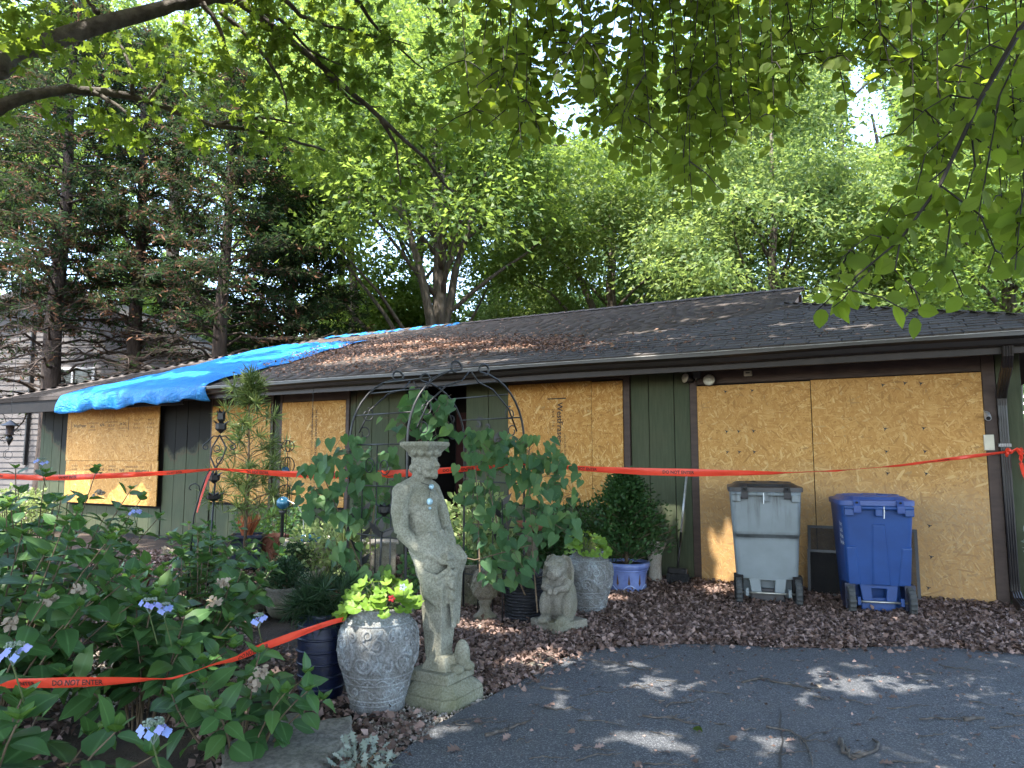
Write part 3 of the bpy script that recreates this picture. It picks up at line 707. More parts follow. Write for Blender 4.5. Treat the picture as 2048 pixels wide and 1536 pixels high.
# ================================================================ tarpaulins on the roof
NR = HV * sa + np.array([0, 0, ca]); PR0 = hw(0, EV, EZ)
def roofpt(px, py, h=0.):
    P = onplane(px, py, PR0, NR) + NR * h; d = P - HO
    return np.dot(d, HU), np.dot(d, HV), P[2]
def ridge_uv(px, py):
    u, v, z = roofpt(px, py); return u, v
ue = lambda px: min(np.linspace(8, 17, 901), key=lambda u: abs(proj(hw(u, EV + .07, EZ))[0] - px))
TA = np.array((ue(126), EV + .04)); TB = np.array((ue(416), EV + .04)); TC_ = np.array(ridge_uv(735, 684)); TD = np.array((12.75, -3.35)); 
def tarp_mesh():
    nu, nv = 84, 56; V = []; fl = 9
    for j in range(nv + 1 + fl):
        for i in range(nu + 1):
            s = i / nu
            if j >= fl:
                t = (j - fl) / nv
                p = (TA * (1 - s) + TB * s) * (1 - t) + (TD * (1 - s) + TC_ * s) * t
                u, v = p
                ed = .08 * math.sin(t * 17 + 1.3) * (s < .02) + .05 * math.sin(t * 23) * (s > .98); u += ed
                h = .018 + .022 * abs(math.sin(7 * s + 3 * t + 1.6 * math.sin(5 * t + 2 * s))) ** 1.5 + .014 * abs(math.sin(23 * s - 9 * t + 2 * math.sin(7 * t))) + .016 * math.sin(47 * s + 20 * t) * math.sin(13 * t + 3 * s)
                vh = min(v, EV); z = rz(v) + max(h, .006) * (1 - .2 * (t > .98))
                ul = UL - (EV - v)
                if u > ul: z -= (u - ul) * SL
                V.append(P_(u, v + h * .2, z))
            else:
                k = (fl - j) / fl; u = TA[0] * (1 - s) + TB[0] * s
                drop = .31 + .03 * math.sin(6 * s + 1) + .025 * math.sin(19 * s) - .16 * max(0, (s - .55)) + .012 * math.sin(47 * s)
                fold = .04 * math.sin(9 * s + .5 + k) + .03 * math.sin(23 * s + 2 - 1.5 * k) + .03 * math.sin(41 * s + 2 * k) + .015 * math.sin(83 * s - 3 * k)
                V.append(P_(u, EV + .075 + .05 * math.sin(k * 2.6) + fold * k + .02, EZ + .012 - drop * k))
    n = nu + 1; F_ = [(j * n + i, j * n + i + 1, (j + 1) * n + i + 1, (j + 1) * n + i) for j in range(nv + fl) for i in range(nu)]
    return MB().add(V, F_)
t_ = tarp_mesh().build('tarpaulin', m_tarp, None, HO, (0, 0, HROT), smooth=True)
so = t_.modifiers.new('thick', 'SOLIDIFY'); so.thickness = .003
tag(t_, 'large crumpled blue tarpaulin hanging over the left eave of the roof', 'tarp')
mb = MB(); V = []; nu = 60
for j, vv in enumerate((RV - .35, RV - .02, RV + .03, RV + .28)):
    for i in range(nu + 1):
        u = 12.0 - (12.0 - 8.25) * i / nu; z = (rz(vv) if vv > RV else RZ - (RV - vv) * SL) + .035 + .012 * math.sin(i * .8 + j) + .008 * math.sin(i * 2.1)
        V.append(P_(u, vv + .03 * math.sin(i * .5) * (j == 3) - .12 * (i / nu) * (j == 3), z))
F_ = [(j * (nu + 1) + i, (j + 1) * (nu + 1) + i, (j + 1) * (nu + 1) + i + 1, j * (nu + 1) + i + 1) for j in range(3) for i in range(nu)]
t2 = mb.add(V, F_).build('tarpaulin', m_tarp, None, HO, (0, 0, HROT), smooth=True); so = t2.modifiers.new('thick', 'SOLIDIFY'); so.thickness = .003
tag(t2, 'narrow blue tarpaulin strip laid along the roof ridge', 'tarp')
# ================================================================ boarding over the openings
def print_block(o, lines, m=m_ink):
    """lines: (text, size, x, z, rot, align) on the face of a board, 1.5 mm proud"""
    for tx, sz, x, z, rot, al in lines:
        vs, fs = text_mesh(tx, sz, al, bold=sz > .05)
        c, s = math.cos(rot), math.sin(rot)
        MB().add([(x + a * c - b * s, -.0015, z + a * s + b * c) for a, b, _ in vs], fs).build('lettering', m, o)
def bar(o, x, z, w, h): MB().add([(x, -.0015, z), (x + w, -.0015, z), (x + w, -.0015, z + h), (x, -.0015, z + h)], [(0, 1, 2, 3)]).build('printed_line', m_ink, o)
def boarding(label, u0, z0, vfront, panels, m, screws=()):
    """panels: (du0, du1, dz0, dz1, tilt) measured from u0, z0"""
    p = hw(u0, vfront, z0); B = thing('board_cover', label, 'boarding', p, HROT, 'wood-strand boards covering the openings'); out = []
    for a, b, c, d, tl in panels:
        mb = MB().box((-(b - a) / 2, .0095, (d - c) / 2), (b - a, .019, d - c)); out.append(mb.build('strand_board', m, B, (-a, 0, c), (tl, 0, 0), bevel=.0015))
    for x, z in screws:
        mb = MB(); mb.ball((0, 0, 0), (.010, .003, .010), 8, 5)
        for a in (0.3, 2.4, 4.4): mb.box((.013 * math.cos(a), 0, .013 * math.sin(a)), (.020, .003, .006), (0, -a, 0))
        mb.build('screw', m_black, B, (x, -.002, z))
    return B, out
sg = [(-x, z) for z in (2.13, 1.68, 1.45, 1.23) for x in (2.14, 2.43)] + [(-.85 + dx, z) for z in (2.13, 1.68, 1.45, 1.23, .72, .42) for dx in (0, .34)] + [(-.55, .12), (-2.3, 1.68), (-2.3, 1.45), (-.65, 2.14)]
G, gp = boarding('widest and tallest pair of boards, covering the garage opening behind the two bins', 0.0, .01, .03, [(.0, 1.535, 0, 2.215, 0), (1.543, 2.752, .0, 2.205, 0)], m_osbd, sg)
W2, p2 = boarding('tall board pair right of the house number, narrow strip on its right', 3.652, .80, .028, [(0, .40, 0, 1.53, 0), (.405, 1.575, 0, 1.545, 0)], m_osb)
W3, p3 = boarding('board behind the wire sphere stake, with a column of small print down its middle', 8.0, .66, .026, [(0, 1.3, 0, 1.6, 0)], m_osb)
W4, p4 = boarding('board half hidden behind the tall umbrella pine', 9.56, .66, .026, [(0, 1.36, 0, 1.6, 0)], m_osb)
W5, p5 = boarding('wide board of two stacked sheets with upside-down print, below the blue tarpaulin', 12.2, .55, .10, [(0, 2.75, .79, 1.80, 0), (-.02, 2.72, 0, .785, 0)], m_osb)
rr = -math.pi / 2
o = p2[1]; bw = 1.17
print_block(o, [('WestFraser', .105, -.43, 1.04, rr, 'CENTER'), ('24/16  7/16', .05, -.52, 1.10, rr, 'CENTER'), ('APA RATED SHEATHING', .034, -.36, .70, rr, 'CENTER'), ('EXPOSURE 1', .045, -.43, .66, rr, 'CENTER'), ('SIZED FOR SPACING', .032, -.49, .68, rr, 'CENTER'), ('OSB 000', .05, -.55, .66, rr, 'CENTER')])
bar(o, -.60, 1.335, .26, .014)
o = p3[0]
print_block(o, [('24/16  EXPOSURE 1  SIZED FOR SPACING  PS 2-10  24/16', .055, -.58, .80, rr, 'CENTER'), ('APA RATED SHEATHING  7/16 CATEGORY  APA RATED', .05, -.66, .82, rr, 'CENTER')])
up = p5[0]; dn = p5[1]
print_block(up, [('WestFraser', .085, -2.34, .66, 0, 'CENTER'), ('7/16', .04, -2.36, .58, 0, 'CENTER'), ('RATED SHEATHING', .042, -1.94, .70, 0, 'CENTER'), ('24/16', .06, -1.94, .635, 0, 'CENTER'), ('EXPOSURE 1', .042, -1.94, .575, 0, 'CENTER'), ('APA', .08, -1.64, .66, 0, 'CENTER'), ('SIZED FOR SPACING', .042, -1.36, .71, 0, 'CENTER'), ('PS 2-10', .06, -1.36, .645, 0, 'CENTER'), ('7/16 CAT', .045, -1.36, .58, 0, 'CENTER'), ('24 OC', .07, -1.02, .67, 0, 'CENTER'), ('STRENGTH AXIS', .038, -1.0, .59, 0, 'CENTER')]
            + [(t, .045, x, .73 - .07 * k, 0, 'CENTER') for x in (-.62, -.22) for k, t in enumerate(('WALL 24', 'ROOF 24', 'FLOOR 16'))])
bar(up, -2.62, .54, .012, .20); bar(up, -.86, .55, .014, .24)
print_block(dn, [('WestFraser', .085, -.42, .60, math.pi, 'CENTER'), ('7/16', .04, -.40, .68, math.pi, 'CENTER'), ('APA', .08, -1.0, .62, math.pi, 'CENTER'), ('RATED SHEATHING', .042, -.72, .68, math.pi, 'CENTER'), ('24/16', .06, -.72, .61, math.pi, 'CENTER'), ('EXPOSURE 1', .042, -1.3, .69, math.pi, 'CENTER'), ('PS 2-10', .06, -1.3, .62, math.pi, 'CENTER'), ('24 OC', .07, -1.62, .63, math.pi, 'CENTER'), ('STRENGTH AXIS', .036, -1.66, .70, math.pi, 'CENTER')]
            + [(t, .042, x, .56 + .065 * k, math.pi, 'CENTER') for x in (-2.05, -2.45) for k, t in enumerate(('WALL 24', 'ROOF 24', 'FLOOR 16'))])
bar(dn, -.18, .53, .012, .2); bar(dn, -1.84, .53, .012, .2)
# ================================================================ fixtures on the wall
def at_wall(px, py, v): return onplane(px, py, HO + HV * v, HV)
def flood(px, py, yaw, label, big):
    p = at_wall(px, py, .10); t = thing('flood_lamp', label, 'lamp', p, HROT + yaw, 'flood lamp heads above the garage')
    r = .07 if big else .062
    MB().lathe([(r, 0), (r, -.012), (.045, -.05), (.035, -.10), (.015, -.11)], 20).build('lamp_housing', m_black, t, (0, 0, 0), (rad(78), 0, 0), smooth=True)
    MB().lathe([(r * .95, .0), (r * .9, .012), (r * .6, .02), (.01, .022)], 20).build('lens', m_lens, t, (0, 0, 0), (rad(78), 0, 0), smooth=True)
    mb = MB()
    for k in (.35, .62): mb.tube([(r * k * math.cos(a), 0, r * k * math.sin(a)) for a in np.linspace(0, 6.283, 20)[:-1]], .003, 5, closed=True)
    mb.build('lens_ring', m_steel, t, (0, -.022, 0))
flood(1418, 760, .1, 'round pale flood lamp at the top left corner of the garage boards', True)
flood(1371, 756, -.75, 'round flood lamp turned to the left, on the green boards beside the garage', False)
p = at_wall(1394, 748, .05); t = MB().box((0, 0, 0), (.09, .05, .11)).box((.0, -.03, -.06), (.03, .05, .04)).build('lamp_bracket', m_black, None, p, (0, 0, HROT), bevel=.01)
tag(t, 'black junction box between the two round flood lamps', 'bracket')
p = at_wall(1496, 747, .035); t = thing('wall_sensor', 'small cream box with a dark slot above the garage boards', 'sensor', p, HROT)
MB().box((0, 0, 0), (.085, .04, .06)).build('case', m_cream, t, bevel=.006); MB().box((0, -.021, .006), (.045, .004, .012)).build('slot', m_dark, t)
p = at_wall(1975, 833, .06); t = thing('security_camera', 'small grey security camera on the brown post right of the garage boards', 'camera', p, HROT)
MB().tube([(0, .04, .03), (0, -.02, 0), (0, -.06, -.02)], [.025, .027, .027], 14).build('camera_body', m_alu, t, smooth=False, angle=40); MB().tube([(0, -.058, -.019), (0, -.064, -.021)], [.019, .019], 14).build('lens', m_dark, t)
MB().box((.0, .045, .02), (.05, .012, .09)).build('mount', m_steel, t, bevel=.004)
p = at_wall(1978, 885, .04); t = thing('keypad', 'beige keypad cover on the post beside the garage boards', 'keypad', p, HROT)
MB().box((0, 0, 0), (.085, .03, .15)).build('cover', m_cream, t, bevel=.006); MB().box((0, .018, 0), (.075, .008, .14)).build('back_plate', m_steel, t)
# ================================================================ neighbour's house
NY = 23.0
c0 = atY(-130, 900, NY); NZ = lambda px, py: atY(px, py, NY)
NH = thing('neighbour_house', 'pale grey lap-sided gable house behind the conifers', 'house', (NZ(120, 900)[0], NY, 0))
bx = NZ(120, 900)[0]
apex = NZ(118, 575); rr_ = NZ(402, 731); ll = NZ(-260, 700)
def top_at(x): return apex[2] + (rr_[2] - apex[2]) * (x - apex[0]) / (rr_[0] - apex[0]) if x > apex[0] else apex[2] - (apex[0] - x) * .40
z = 0.0
while z < apex[2] - .05:
    zt = z + .178
    xr = min(rr_[0], apex[0] + (apex[2] - z) / (apex[2] - rr_[2]) * (rr_[0] - apex[0])); xl = max(-19.5, apex[0] - (apex[2] - z) / .40)
    xrt = min(rr_[0], apex[0] + (apex[2] - min(zt, apex[2])) / (apex[2] - rr_[2]) * (rr_[0] - apex[0])); xlt = max(-19.5, apex[0] - (apex[2] - min(zt, apex[2])) / .40)
    a, b, a2, b2 = xl - bx, xr - bx, xlt - bx, xrt - bx
    MB().add([(a, -.03, 0), (b, -.03, 0), (b2, -.008, zt - z), (a2, -.008, zt - z), (a, 0, 0), (b, 0, 0), (b2, 0, zt - z), (a2, 0, zt - z)], [(0, 1, 2, 3), (0, 4, 5, 1), (1, 5, 6, 2), (3, 7, 4, 0)]).build('siding_board', m_nsiding, NH, (0, 0, z)); z = zt
MB().add([(-19.5 - bx, 0, 0), (rr_[0] - bx, 0, 0), (rr_[0] - bx, 0, rr_[2]), (0 + apex[0] - bx, 0, apex[2]), (-19.5 - bx, 0, top_at(-19.5))], [(0, 1, 2, 3, 4)]).add([(-19.5 - bx, 9, 0), (rr_[0] - bx, 9, 0), (rr_[0] - bx, 0.01, 0), (rr_[0] - bx, .01, rr_[2]), (rr_[0] - bx, 9, rr_[2])], [(1, 2, 3, 4)]).build('wall', m_nsiding, NH)
for xe, ze in ((rr_[0] + .5, rr_[2] - .5 * (apex[2] - rr_[2]) / (rr_[0] - apex[0])), (-20., top_at(-20.))):
    a = Vector((apex[0] - bx, -.45, apex[2] + .05)); b = Vector((xe - bx, -.45, ze + .05))
    V = [a, b, b + Vector((0, 0, .22)), a + Vector((0, 0, .22))]; V += [q + Vector((0, 9.6, 0)) for q in V]
    MB().add(V, [(0, 1, 2, 3), (7, 6, 5, 4), (3, 2, 6, 7), (1, 0, 4, 5), (1, 5, 6, 2)]).build('roof', m_nroof, NH)
wa, wb = NZ(104, 735), NZ(190, 782)
wn = thing('x', None, None); bpy.data.objects.remove(wn)
fr = MB(); wx0, wx1, wz0, wz1 = wa[0] - bx, wb[0] - bx, 3.5, wa[2]
for q in ((wx0, wx1, wz1 - .09, wz1), (wx0, wx1, wz0, wz0 + .09), (wx0, wx0 + .09, wz0 + .09, wz1 - .09), (wx1 - .09, wx1, wz0 + .09, wz1 - .09), ((wx0 + wx1) / 2 - .03, (wx0 + wx1) / 2 + .03, wz0 + .09, wz1 - .09)):
    fr.box(((q[0] + q[1]) / 2, -.05, (q[2] + q[3]) / 2), (q[1] - q[0], .08, q[3] - q[2]))
wi = fr.build('window', m_white, NH); MB().box(((wx0 + wx1) / 2, -.02, (wz0 + wz1) / 2), (wx1 - wx0 - .1, .03, wz1 - wz0 - .1)).build('pane', m_glass, wi)
a = NZ(70, 640); b = NZ(52, 930)
MB().tube([(a[0] - bx, -.08, a[2]), (NZ(64, 760)[0] - bx, -.08, NZ(64, 760)[2]), (b[0] - bx, -.08, b[2])], .05, 6).build('drainpipe', m_black, NH)
# ================================================================ trees
def curve_pts(a, b, n=6, sag=0., wob=.1):
    a = np.array(a, float); b = np.array(b, float); L = np.linalg.norm(b - a); out = []
    o1 = rng.normal(size=3) * wob * L * .5
    for i in range(n + 1):
        t = i / n; p = a * (1 - t) + b * t; p = p + o1 * math.sin(math.pi * t) + rng.normal(size=3) * wob * L * .10 * (0 < i < n); p[2] += sag * L * math.sin(math.pi * t); out.append(p)
    return out
def crown_points(n_clu, cen, rad3, per, spread, low=-.7, shell=.45):
    """leaf clump centres through an uneven crown, and leaves round each clump"""
    C = []
    while len(C) < n_clu:
        p = rng.normal(size=3); p /= np.linalg.norm(p)
        if p[2] < low: continue
        r = shell + (1 - shell) * rng.random() ** .6
        r *= .82 + .26 * math.sin(3.1 * p[0] + 2.3 * p[1] + 4 * p[2] + cen[0])
        C.append(np.array(cen) + p * r * np.array(rad3))
    C = np.array(C)
    k = rng.poisson(per, len(C)); idx = np.repeat(np.arange(len(C)), k)
    sp = spread * (.7 + .6 * rng.random(len(C)))[idx]
    off = rng.normal(size=(len(idx), 3)) * sp[:, None] * np.array([1, 1, .38])
    off[:, 2] -= .16 * (off[:, 0] ** 2 + off[:, 1] ** 2) / np.maximum(sp, .01)
    return C, C[idx] + off, off
def tree(name, label, base, h, cb, rx, trunk_r, n_clu, per, spread, lsize, m, tm=TRI, cat='tree', lean=(0, 0), forks=None, group=None, limbs=26, cz=None, keepf=None, bark=None, ry=None):
    base = np.array([base[0], base[1], 0.]); T = thing(name, label, cat, base, 0, group)
    top = np.array([lean[0], lean[1], h * .86]); cen = np.array([lean[0] * .8, lean[1] * .8, (cb + h) / 2]); r3 = (rx, ry or rx, (h - cb) / 2)
    C, L, off = crown_points(n_clu, cen, r3, per * 1.25, spread)
    Wd = L + base; k = ~clearing(Wd) & (Wd[:, 2] < 2.0 + .70 * Wd[:, 1]) | (rng.random(len(L)) < .04); L = L[k]; off = off[k]      # the tops far above the picture stay thin
    mb = MB()
    tp = curve_pts((0, 0, -.2), top, 9, 0, .035); mb.tube(tp, [trunk_r * (1.25 if i == 0 else 1) * (1 - .85 * i / 9) for i in range(10)], 10)
    if forks:
        for (z0, end, r0) in forks: 
            a = np.array(tp[min(9, max(0, int(round(z0 / (h * .86) * 9))))]); a[2] = z0
            pts = curve_pts(a, end, 7, .0, .06); mb.tube(pts, [r0 * (1 - .75 * i / 7) for i in range(8)], 8)
    for i in rng.permutation(len(C))[:limbs]:
        e = C[i]; zz = min(max(cb * .8, e[2] - np.linalg.norm(e[:2] - cen[:2]) * .8), h * .8)
        t = zz / (h * .86); a = np.array(tp[int(t * 9)]) * (1 - (t * 9) % 1) + np.array(tp[min(9, int(t * 9) + 1)]) * ((t * 9) % 1)
        r0 = trunk_r * (1 - .8 * t) * .42; mb.tube(curve_pts(a, e, 5, .08, .1), [r0, r0 * .8, r0 * .6, r0 * .42, r0 * .26, .012], 5)
    mb.build('trunk', bark or m_bark, T, smooth=True)
    n = len(L); nr = unit(off * np.array([.5, .5, .5]) + np.array([0, 0, .55 * spread]) + rng.normal(size=(n, 3)) * .45 * spread)
    d = unit(off + rng.normal(size=(n, 3)) * .6 * spread + np.array([0, 0, -.15 * spread]))
    me = leaves_mesh('crown', tm, L, d, nr, lsize * .98 * (.65 + .7 * rng.random(n)))
    o = link('crown', me, m, T); o['kind'] = 'stuff'
    return T
def bx_(px, Y): return ((px - 1024) / F * Y * 1.0, Y)
def clearing(P):
    # two openings between the crowns where the sky stands free
    x, y, z = proj(P); g = np.zeros(len(P), bool)
    for cx, cy_, a, b in ((1092, 150, 36, 70), (1128, 235, 40, 60), (1740, 232, 44, 62), (1712, 180, 20, 60)): g |= ((x - cx) / a) ** 2 + ((y - cy_) / b) ** 2 < .6 + .7 * rng.random(len(P))
    return g & (z > 15) & (rng.random(len(P)) < .93)
# background trees (px of the trunk, distance)
tree('oak_tree', 'broad many-stemmed tree rising behind the middle of the roof ridge', bx_(890, 23), 20, 4.2, 6.6, .34, 330, 195, .62, 0.187, m_t1, TRI, lean=(-.3, 0), limbs=34,
     forks=[(4, (-2.4, .3, 12), .19), (5, (-.6, -.2, 14), .22), (5, (1.6, .4, 12), .18), (3.2, (-4.6, .2, 7.6), .11), (3.5, (-4.3, -.5, 9.2), .10), (6, (3.6, 0, 8.9), .09)])
tree('maple_tree', 'tree with a stout trunk and leaning limb, behind the right half of the ridge', bx_(1232, 27), 16.5, 5.8, 5.2, .36, 190, 195, .55, 0.180, m_t2, TRI, lean=(.2, 0), limbs=22, forks=[(5, (-2.3, .2, 11), .2)])
tree('maple_tree', 'bright sunlit maple right of the roof gable peak', bx_(1545, 21), 13.2, 3.2, 5.0, .3, 250, 212, .48, 0.151, m_t2, TRI, lean=(.3, 0), limbs=24)
tree('maple_tree', 'sunlit tree at the right edge beyond the low roof corner', bx_(2010, 19), 12.5, 2.0, 4.6, .3, 200, 195, .5, 0.144, m_t1, TRI, limbs=20)
tree('poplar_tree', 'tall bare-stemmed tree standing in the brightest gap of sky', bx_(1716, 29), 27, 15.5, 4.6, .34, 120, 144, .6, 0.187, m_t3, TRI, limbs=16)
tree('poplar_tree', 'tall ivy-dark leaning tree right of the bare-stemmed one in the sky gap', bx_(1795, 31), 28, 16.5, 5.0, .36, 130, 144, .6, 0.187, m_t3, TRI, lean=(1.6, 0), limbs=16, forks=[(9, (-.4, 0, 17), .2)])
tree('slender_tree', 'thin straight trunk left of the broad many-stemmed tree', bx_(712, 27), 25, 10, 4.4, .22, 120, 161, .6, 0.187, m_t1, TRI, limbs=14)
tree('slender_tree', 'thin trunk just right of the conifers, behind the tarpaulin', bx_(668, 31), 26, 8, 4.6, .22, 120, 161, .6, 0.187, m_t3, TRI, limbs=14)
tree('oak_tree', 'tall tree filling the top left behind the conifers', bx_(330, 29), 27, 6.5, 8.5, .42, 270, 187, .68, 0.202, m_t1, TRI, limbs=26)
tree('oak_tree', 'tall tree at the far left edge behind the neighbour house', bx_(-140, 33), 27, 9, 8.5, .42, 230, 187, .7, 0.216, m_t1, TRI, limbs=20)
tree('oak_tree', 'tall tree closing the top middle behind the broad one', bx_(1020, 38), 23.5, 10, 6.0, .42, 150, 187, .75, 0.230, m_t3, TRI, limbs=18)
tree('maple_tree', 'dark tree low behind the gable at the right', bx_(1365, 35), 14.5, 3, 6.0, .34, 200, 187, .7, 0.216, m_t3, TRI, limbs=18)
tree('maple_tree', 'high leafy tree at the top right behind the hanging branches', bx_(2130, 34), 26, 12, 7.5, .42, 210, 178, .75, 0.230, m_t2, TRI, limbs=18)
tree('maple_tree', 'leafy tree between the bare-stemmed pair and the right edge', bx_(1895, 28), 13.5, 4, 4.5, .3, 150, 187, .6, 0.187, m_t3, TRI, limbs=16)
tree('understory_tree', 'low bright tree in the gap left of the broad tree trunk', bx_(770, 30), 10.5, 2.0, 4.2, .16, 150, 190, .5, .2, m_t1, limbs=16)
tree('understory_tree', 'low bright tree in the gap right of the broad tree trunk', bx_(1060, 33), 11.5, 2.2, 4.6, .16, 170, 190, .5, .2, m_t2, limbs=16)
tree('understory_tree', 'low leafy tree between the conifers, beyond the tarpaulin', bx_(360, 36), 11, 3, 5, .16, 130, 170, .55, .22, m_t1, limbs=14)
tree('tall_tree', 'tall leafy tree filling the top behind the hanging branches, left of the sky gap', bx_(1480, 31), 24, 9, 5.2, .34, 190, 200, .65, .26, m_t1, limbs=16)
tree('tall_tree', 'tall leafy tree at the top behind the broad tree, left of the blue gap', bx_(830, 34), 26, 9, 6.0, .36, 200, 200, .7, .28, m_t2, limbs=16)
tree('tall_tree', 'tall tree at the upper right behind the leaning tree', bx_(2000, 36), 25, 8, 6.5, .36, 210, 200, .7, .28, m_t1, limbs=16)
# distant wood, nobody could count its trees
n = 120000
ang = rng.uniform(-.85, .85, n); dist = rng.uniform(44, 62, n); X = np.tan(ang) * dist; hmax = 11 + 6 * np.sin(X * .23 + 1) + 4 * np.sin(X * .71)
Zz = hmax * rng.random(n) ** .8
cl = rng.integers(0, 3000, n); cc = np.stack([np.tan(rng.uniform(-.85, .85, 3000)) * 52, rng.uniform(40, 62, 3000), rng.random(3000)], -1)
P = cc[cl]; P[:, 2] *= (11 + 5 * np.sin(P[:, 0] * .23 + 1) + 4 * np.sin(P[:, 0] * .71)); P = P + rng.normal(size=(n, 3)) * np.array([1.5, 1.5, .8]); P[:, 2] = np.abs(P[:, 2])
o = link('distant_wood', leaves_mesh('distant_wood', TRI, P, rdir(n), rdir(n, .8), .5 * (.6 + .8 * rng.random(n))), m_far)
tag(o, 'distant green wood filling the gaps below the crowns', 'woods', kind='stuff')
# ---- conifers behind the left end of the house
def conifer(label, base, h, rx, trunk_r, dead, cb, seed, n_br=135, lean=0., bare=4.9):
    T = thing('conifer_tree', label, 'tree', (*base, 0), 0, 'conifers by the neighbour house')
    mb = MB(); mb.tube([(lean * z / h, .08 * math.sin(z), z) for z in np.linspace(-.2, h, 14)], [trunk_r * (1 - .88 * i / 13) + .012 for i in range(14)], 10)
    g = []; gd = []; b = []; bd = []; ol = []; old = []
    for k in range(n_br):
        z = cb + (h - cb) * (k / n_br) ** .9; t = (z - cb) / (h - cb); a = k * 2.4 + R.uniform(-.5, .5)
        L = rx * (1 - t) ** .75 * R.uniform(.65, 1.15) + .35
        d0 = np.array([math.cos(a), math.sin(a), 0]); up = R.uniform(.05, .5) if t < .6 else .5
        s = np.array([lean * z / h, 0, z]); pts = []
        for i in range(7):
            q = i / 6; pts.append(s + d0 * L * q + np.array([0, 0, L * (up * q - .28 * q * q * (1.2 - t))]) + rng.normal(size=3) * .03 * L * (i > 0))
        mb.tube(pts, [max(.006, trunk_r * .17 * (1 - t * .6) * (1 - q / 7)) for q in range(7)], 4, cap=False)
        dp = dead * (1.15 - .9 * t)
        for j in range(int(17 * L + 8)):
            q = R.uniform(.22, 1); i = min(5, int(q * 6)); f = q * 6 - i; p = pts[i] * (1 - f) + pts[i + 1] * f
            sl = R.uniform(.2, .62) * (1.2 - q * .5); side = np.cross(d0, [0, 0, 1.]) * R.choice((-1, 1)); sdv = unit(side * R.uniform(.4, 1) + d0 * R.uniform(.4, 1) + np.array([0, 0, R.uniform(-.55, .25)]))
            e = p + sdv * sl; mb.tube([p, e], [.0055, .002], 3, cap=False)
            r = R.random()
            if p[2] < bare + R.uniform(-.6, .8) and r > .16: continue
            m = 7 if r > dp * .4 else 2
            tt = rng.random(m); pp = p + sdv * (tt * sl)[:, None] + rng.normal(size=(m, 3)) * .035
            dd = unit(sdv * .8 + rng.normal(size=(m, 3)) * .55)
            rr = R.random()
            if rr < dp * .55: b.append(pp); bd.append(dd)
            elif rr < dp * .55 + .14: ol.append(pp); old.append(dd)
            else: g.append(pp); gd.append(dd)
    mb.build('trunk', m_conbark, T, smooth=True)
    for nm_, p_, d_, mm in (('foliage', g, gd, m_con), ('dead_foliage', b, bd, m_conb), ('faded_foliage', ol, old, m_olive)):
        if not p_: continue
        p_ = np.vstack(p_); d_ = np.vstack(d_); n = len(p_)
        tmx = (DIA[0] * np.array([.36, 1, 1]), DIA[1], DIA[2])
        o = link(nm_, leaves_mesh(nm_, tmx, p_, d_, rdir(n, .5), .15 * (.6 + .8 * rng.random(n))), mm, T); o['kind'] = 'stuff'
conifer('leftmost conifer, half bare and browned, in front of the neighbour house window', bx_(95, 17.6), 13.5, 3.0, .27, .42, 2.6, 1, lean=.1)
conifer('second conifer from the left, its trunk rising above the blue tarpaulin', bx_(268, 18.6), 13.0, 2.8, .24, .5, 2.6, 2, lean=-.2)
conifer('third conifer from the left, with rusty dead sprays on its trunk', bx_(432, 18.0), 11.6, 2.9, .25, .32, 2.4, 3, lean=.1)
conifer('green bushy conifer at the right end of the conifer row', bx_(575, 20.5), 9.4, 2.9, .2, .06, 1.8, 4, 190, bare=0)
conifer('conifer cut by the left edge of the photo', bx_(-75, 19), 13.5, 3.2, .25, .3, 3.0, 5)
# ================================================================ near trees whose branches hang into the picture
def hole(P, spots):
    """leaf gaps: True where the sun passes the crown to a lit patch (x, y, rx, ry, z)"""
    k = np.zeros(len(P), bool); s = np.array(SUN)
    for x, y, a, b, z in spots:
        t = (P[:, 2] - z) / s[2]; gx_ = P[:, 0] - s[0] * t; gy_ = P[:, 1] - s[1] * t
        dx, dy = gx_ - x, gy_ - y
        if z > 2: dx, dy = dx * HU[0] + dy * HU[1], dx * HV[0] + dy * HV[1]      # patches on the roof lie along the house
        k |= (dx / (a + .06)) ** 2 + (dy / (b + .06)) ** 2 < 1
    return k
SPOTS = []
def spot(px, py, wpx, hpx, z=0.):
    wpx *= 1.22; hpx *= 1.2
    p = gnd(px, py, z); q = gnd(px + wpx / 2, py, z); r = gnd(px, py - hpx / 2, z); SPOTS.append((p[0], p[1], min(.45, abs(q[0] - p[0])), min(.32, abs(r[1] - p[1])), z))
for a in ((1300, 1365, 130, 40), (1210, 1462, 46, 22), (1290, 1468, 46, 24), (1275, 1508, 56, 26), (1215, 1505, 36, 16), (1650, 1362, 120, 40), (1780, 1356, 52, 26), (1800, 1374, 60, 22), (1890, 1368, 90, 20), (1610, 1398, 52, 18),
          (1530, 1420, 50, 20), (1600, 1432, 50, 14), (1430, 1376, 60, 18), (1420, 1330, 70, 14), (1180, 1325, 90, 22), (1110, 1390, 80, 22), (1060, 1340, 60, 16), (1550, 1500, 80, 26), (1950, 1350, 40, 16), (2010, 1325, 60, 14), (1860, 1480, 36, 14), (1390, 1500, 60, 14), (1240, 1325, 60, 12),
          (1000, 1265, 70, 26), (930, 1255, 60, 20), (1080, 1312, 100, 22), (960, 1330, 40, 14), (700, 1185, 50, 20), (430, 1255, 60, 22), (250, 1090, 120, 40), (330, 1060, 120, 30), (640, 1140, 60, 30), (560, 1160, 70, 30)): spot(*a)
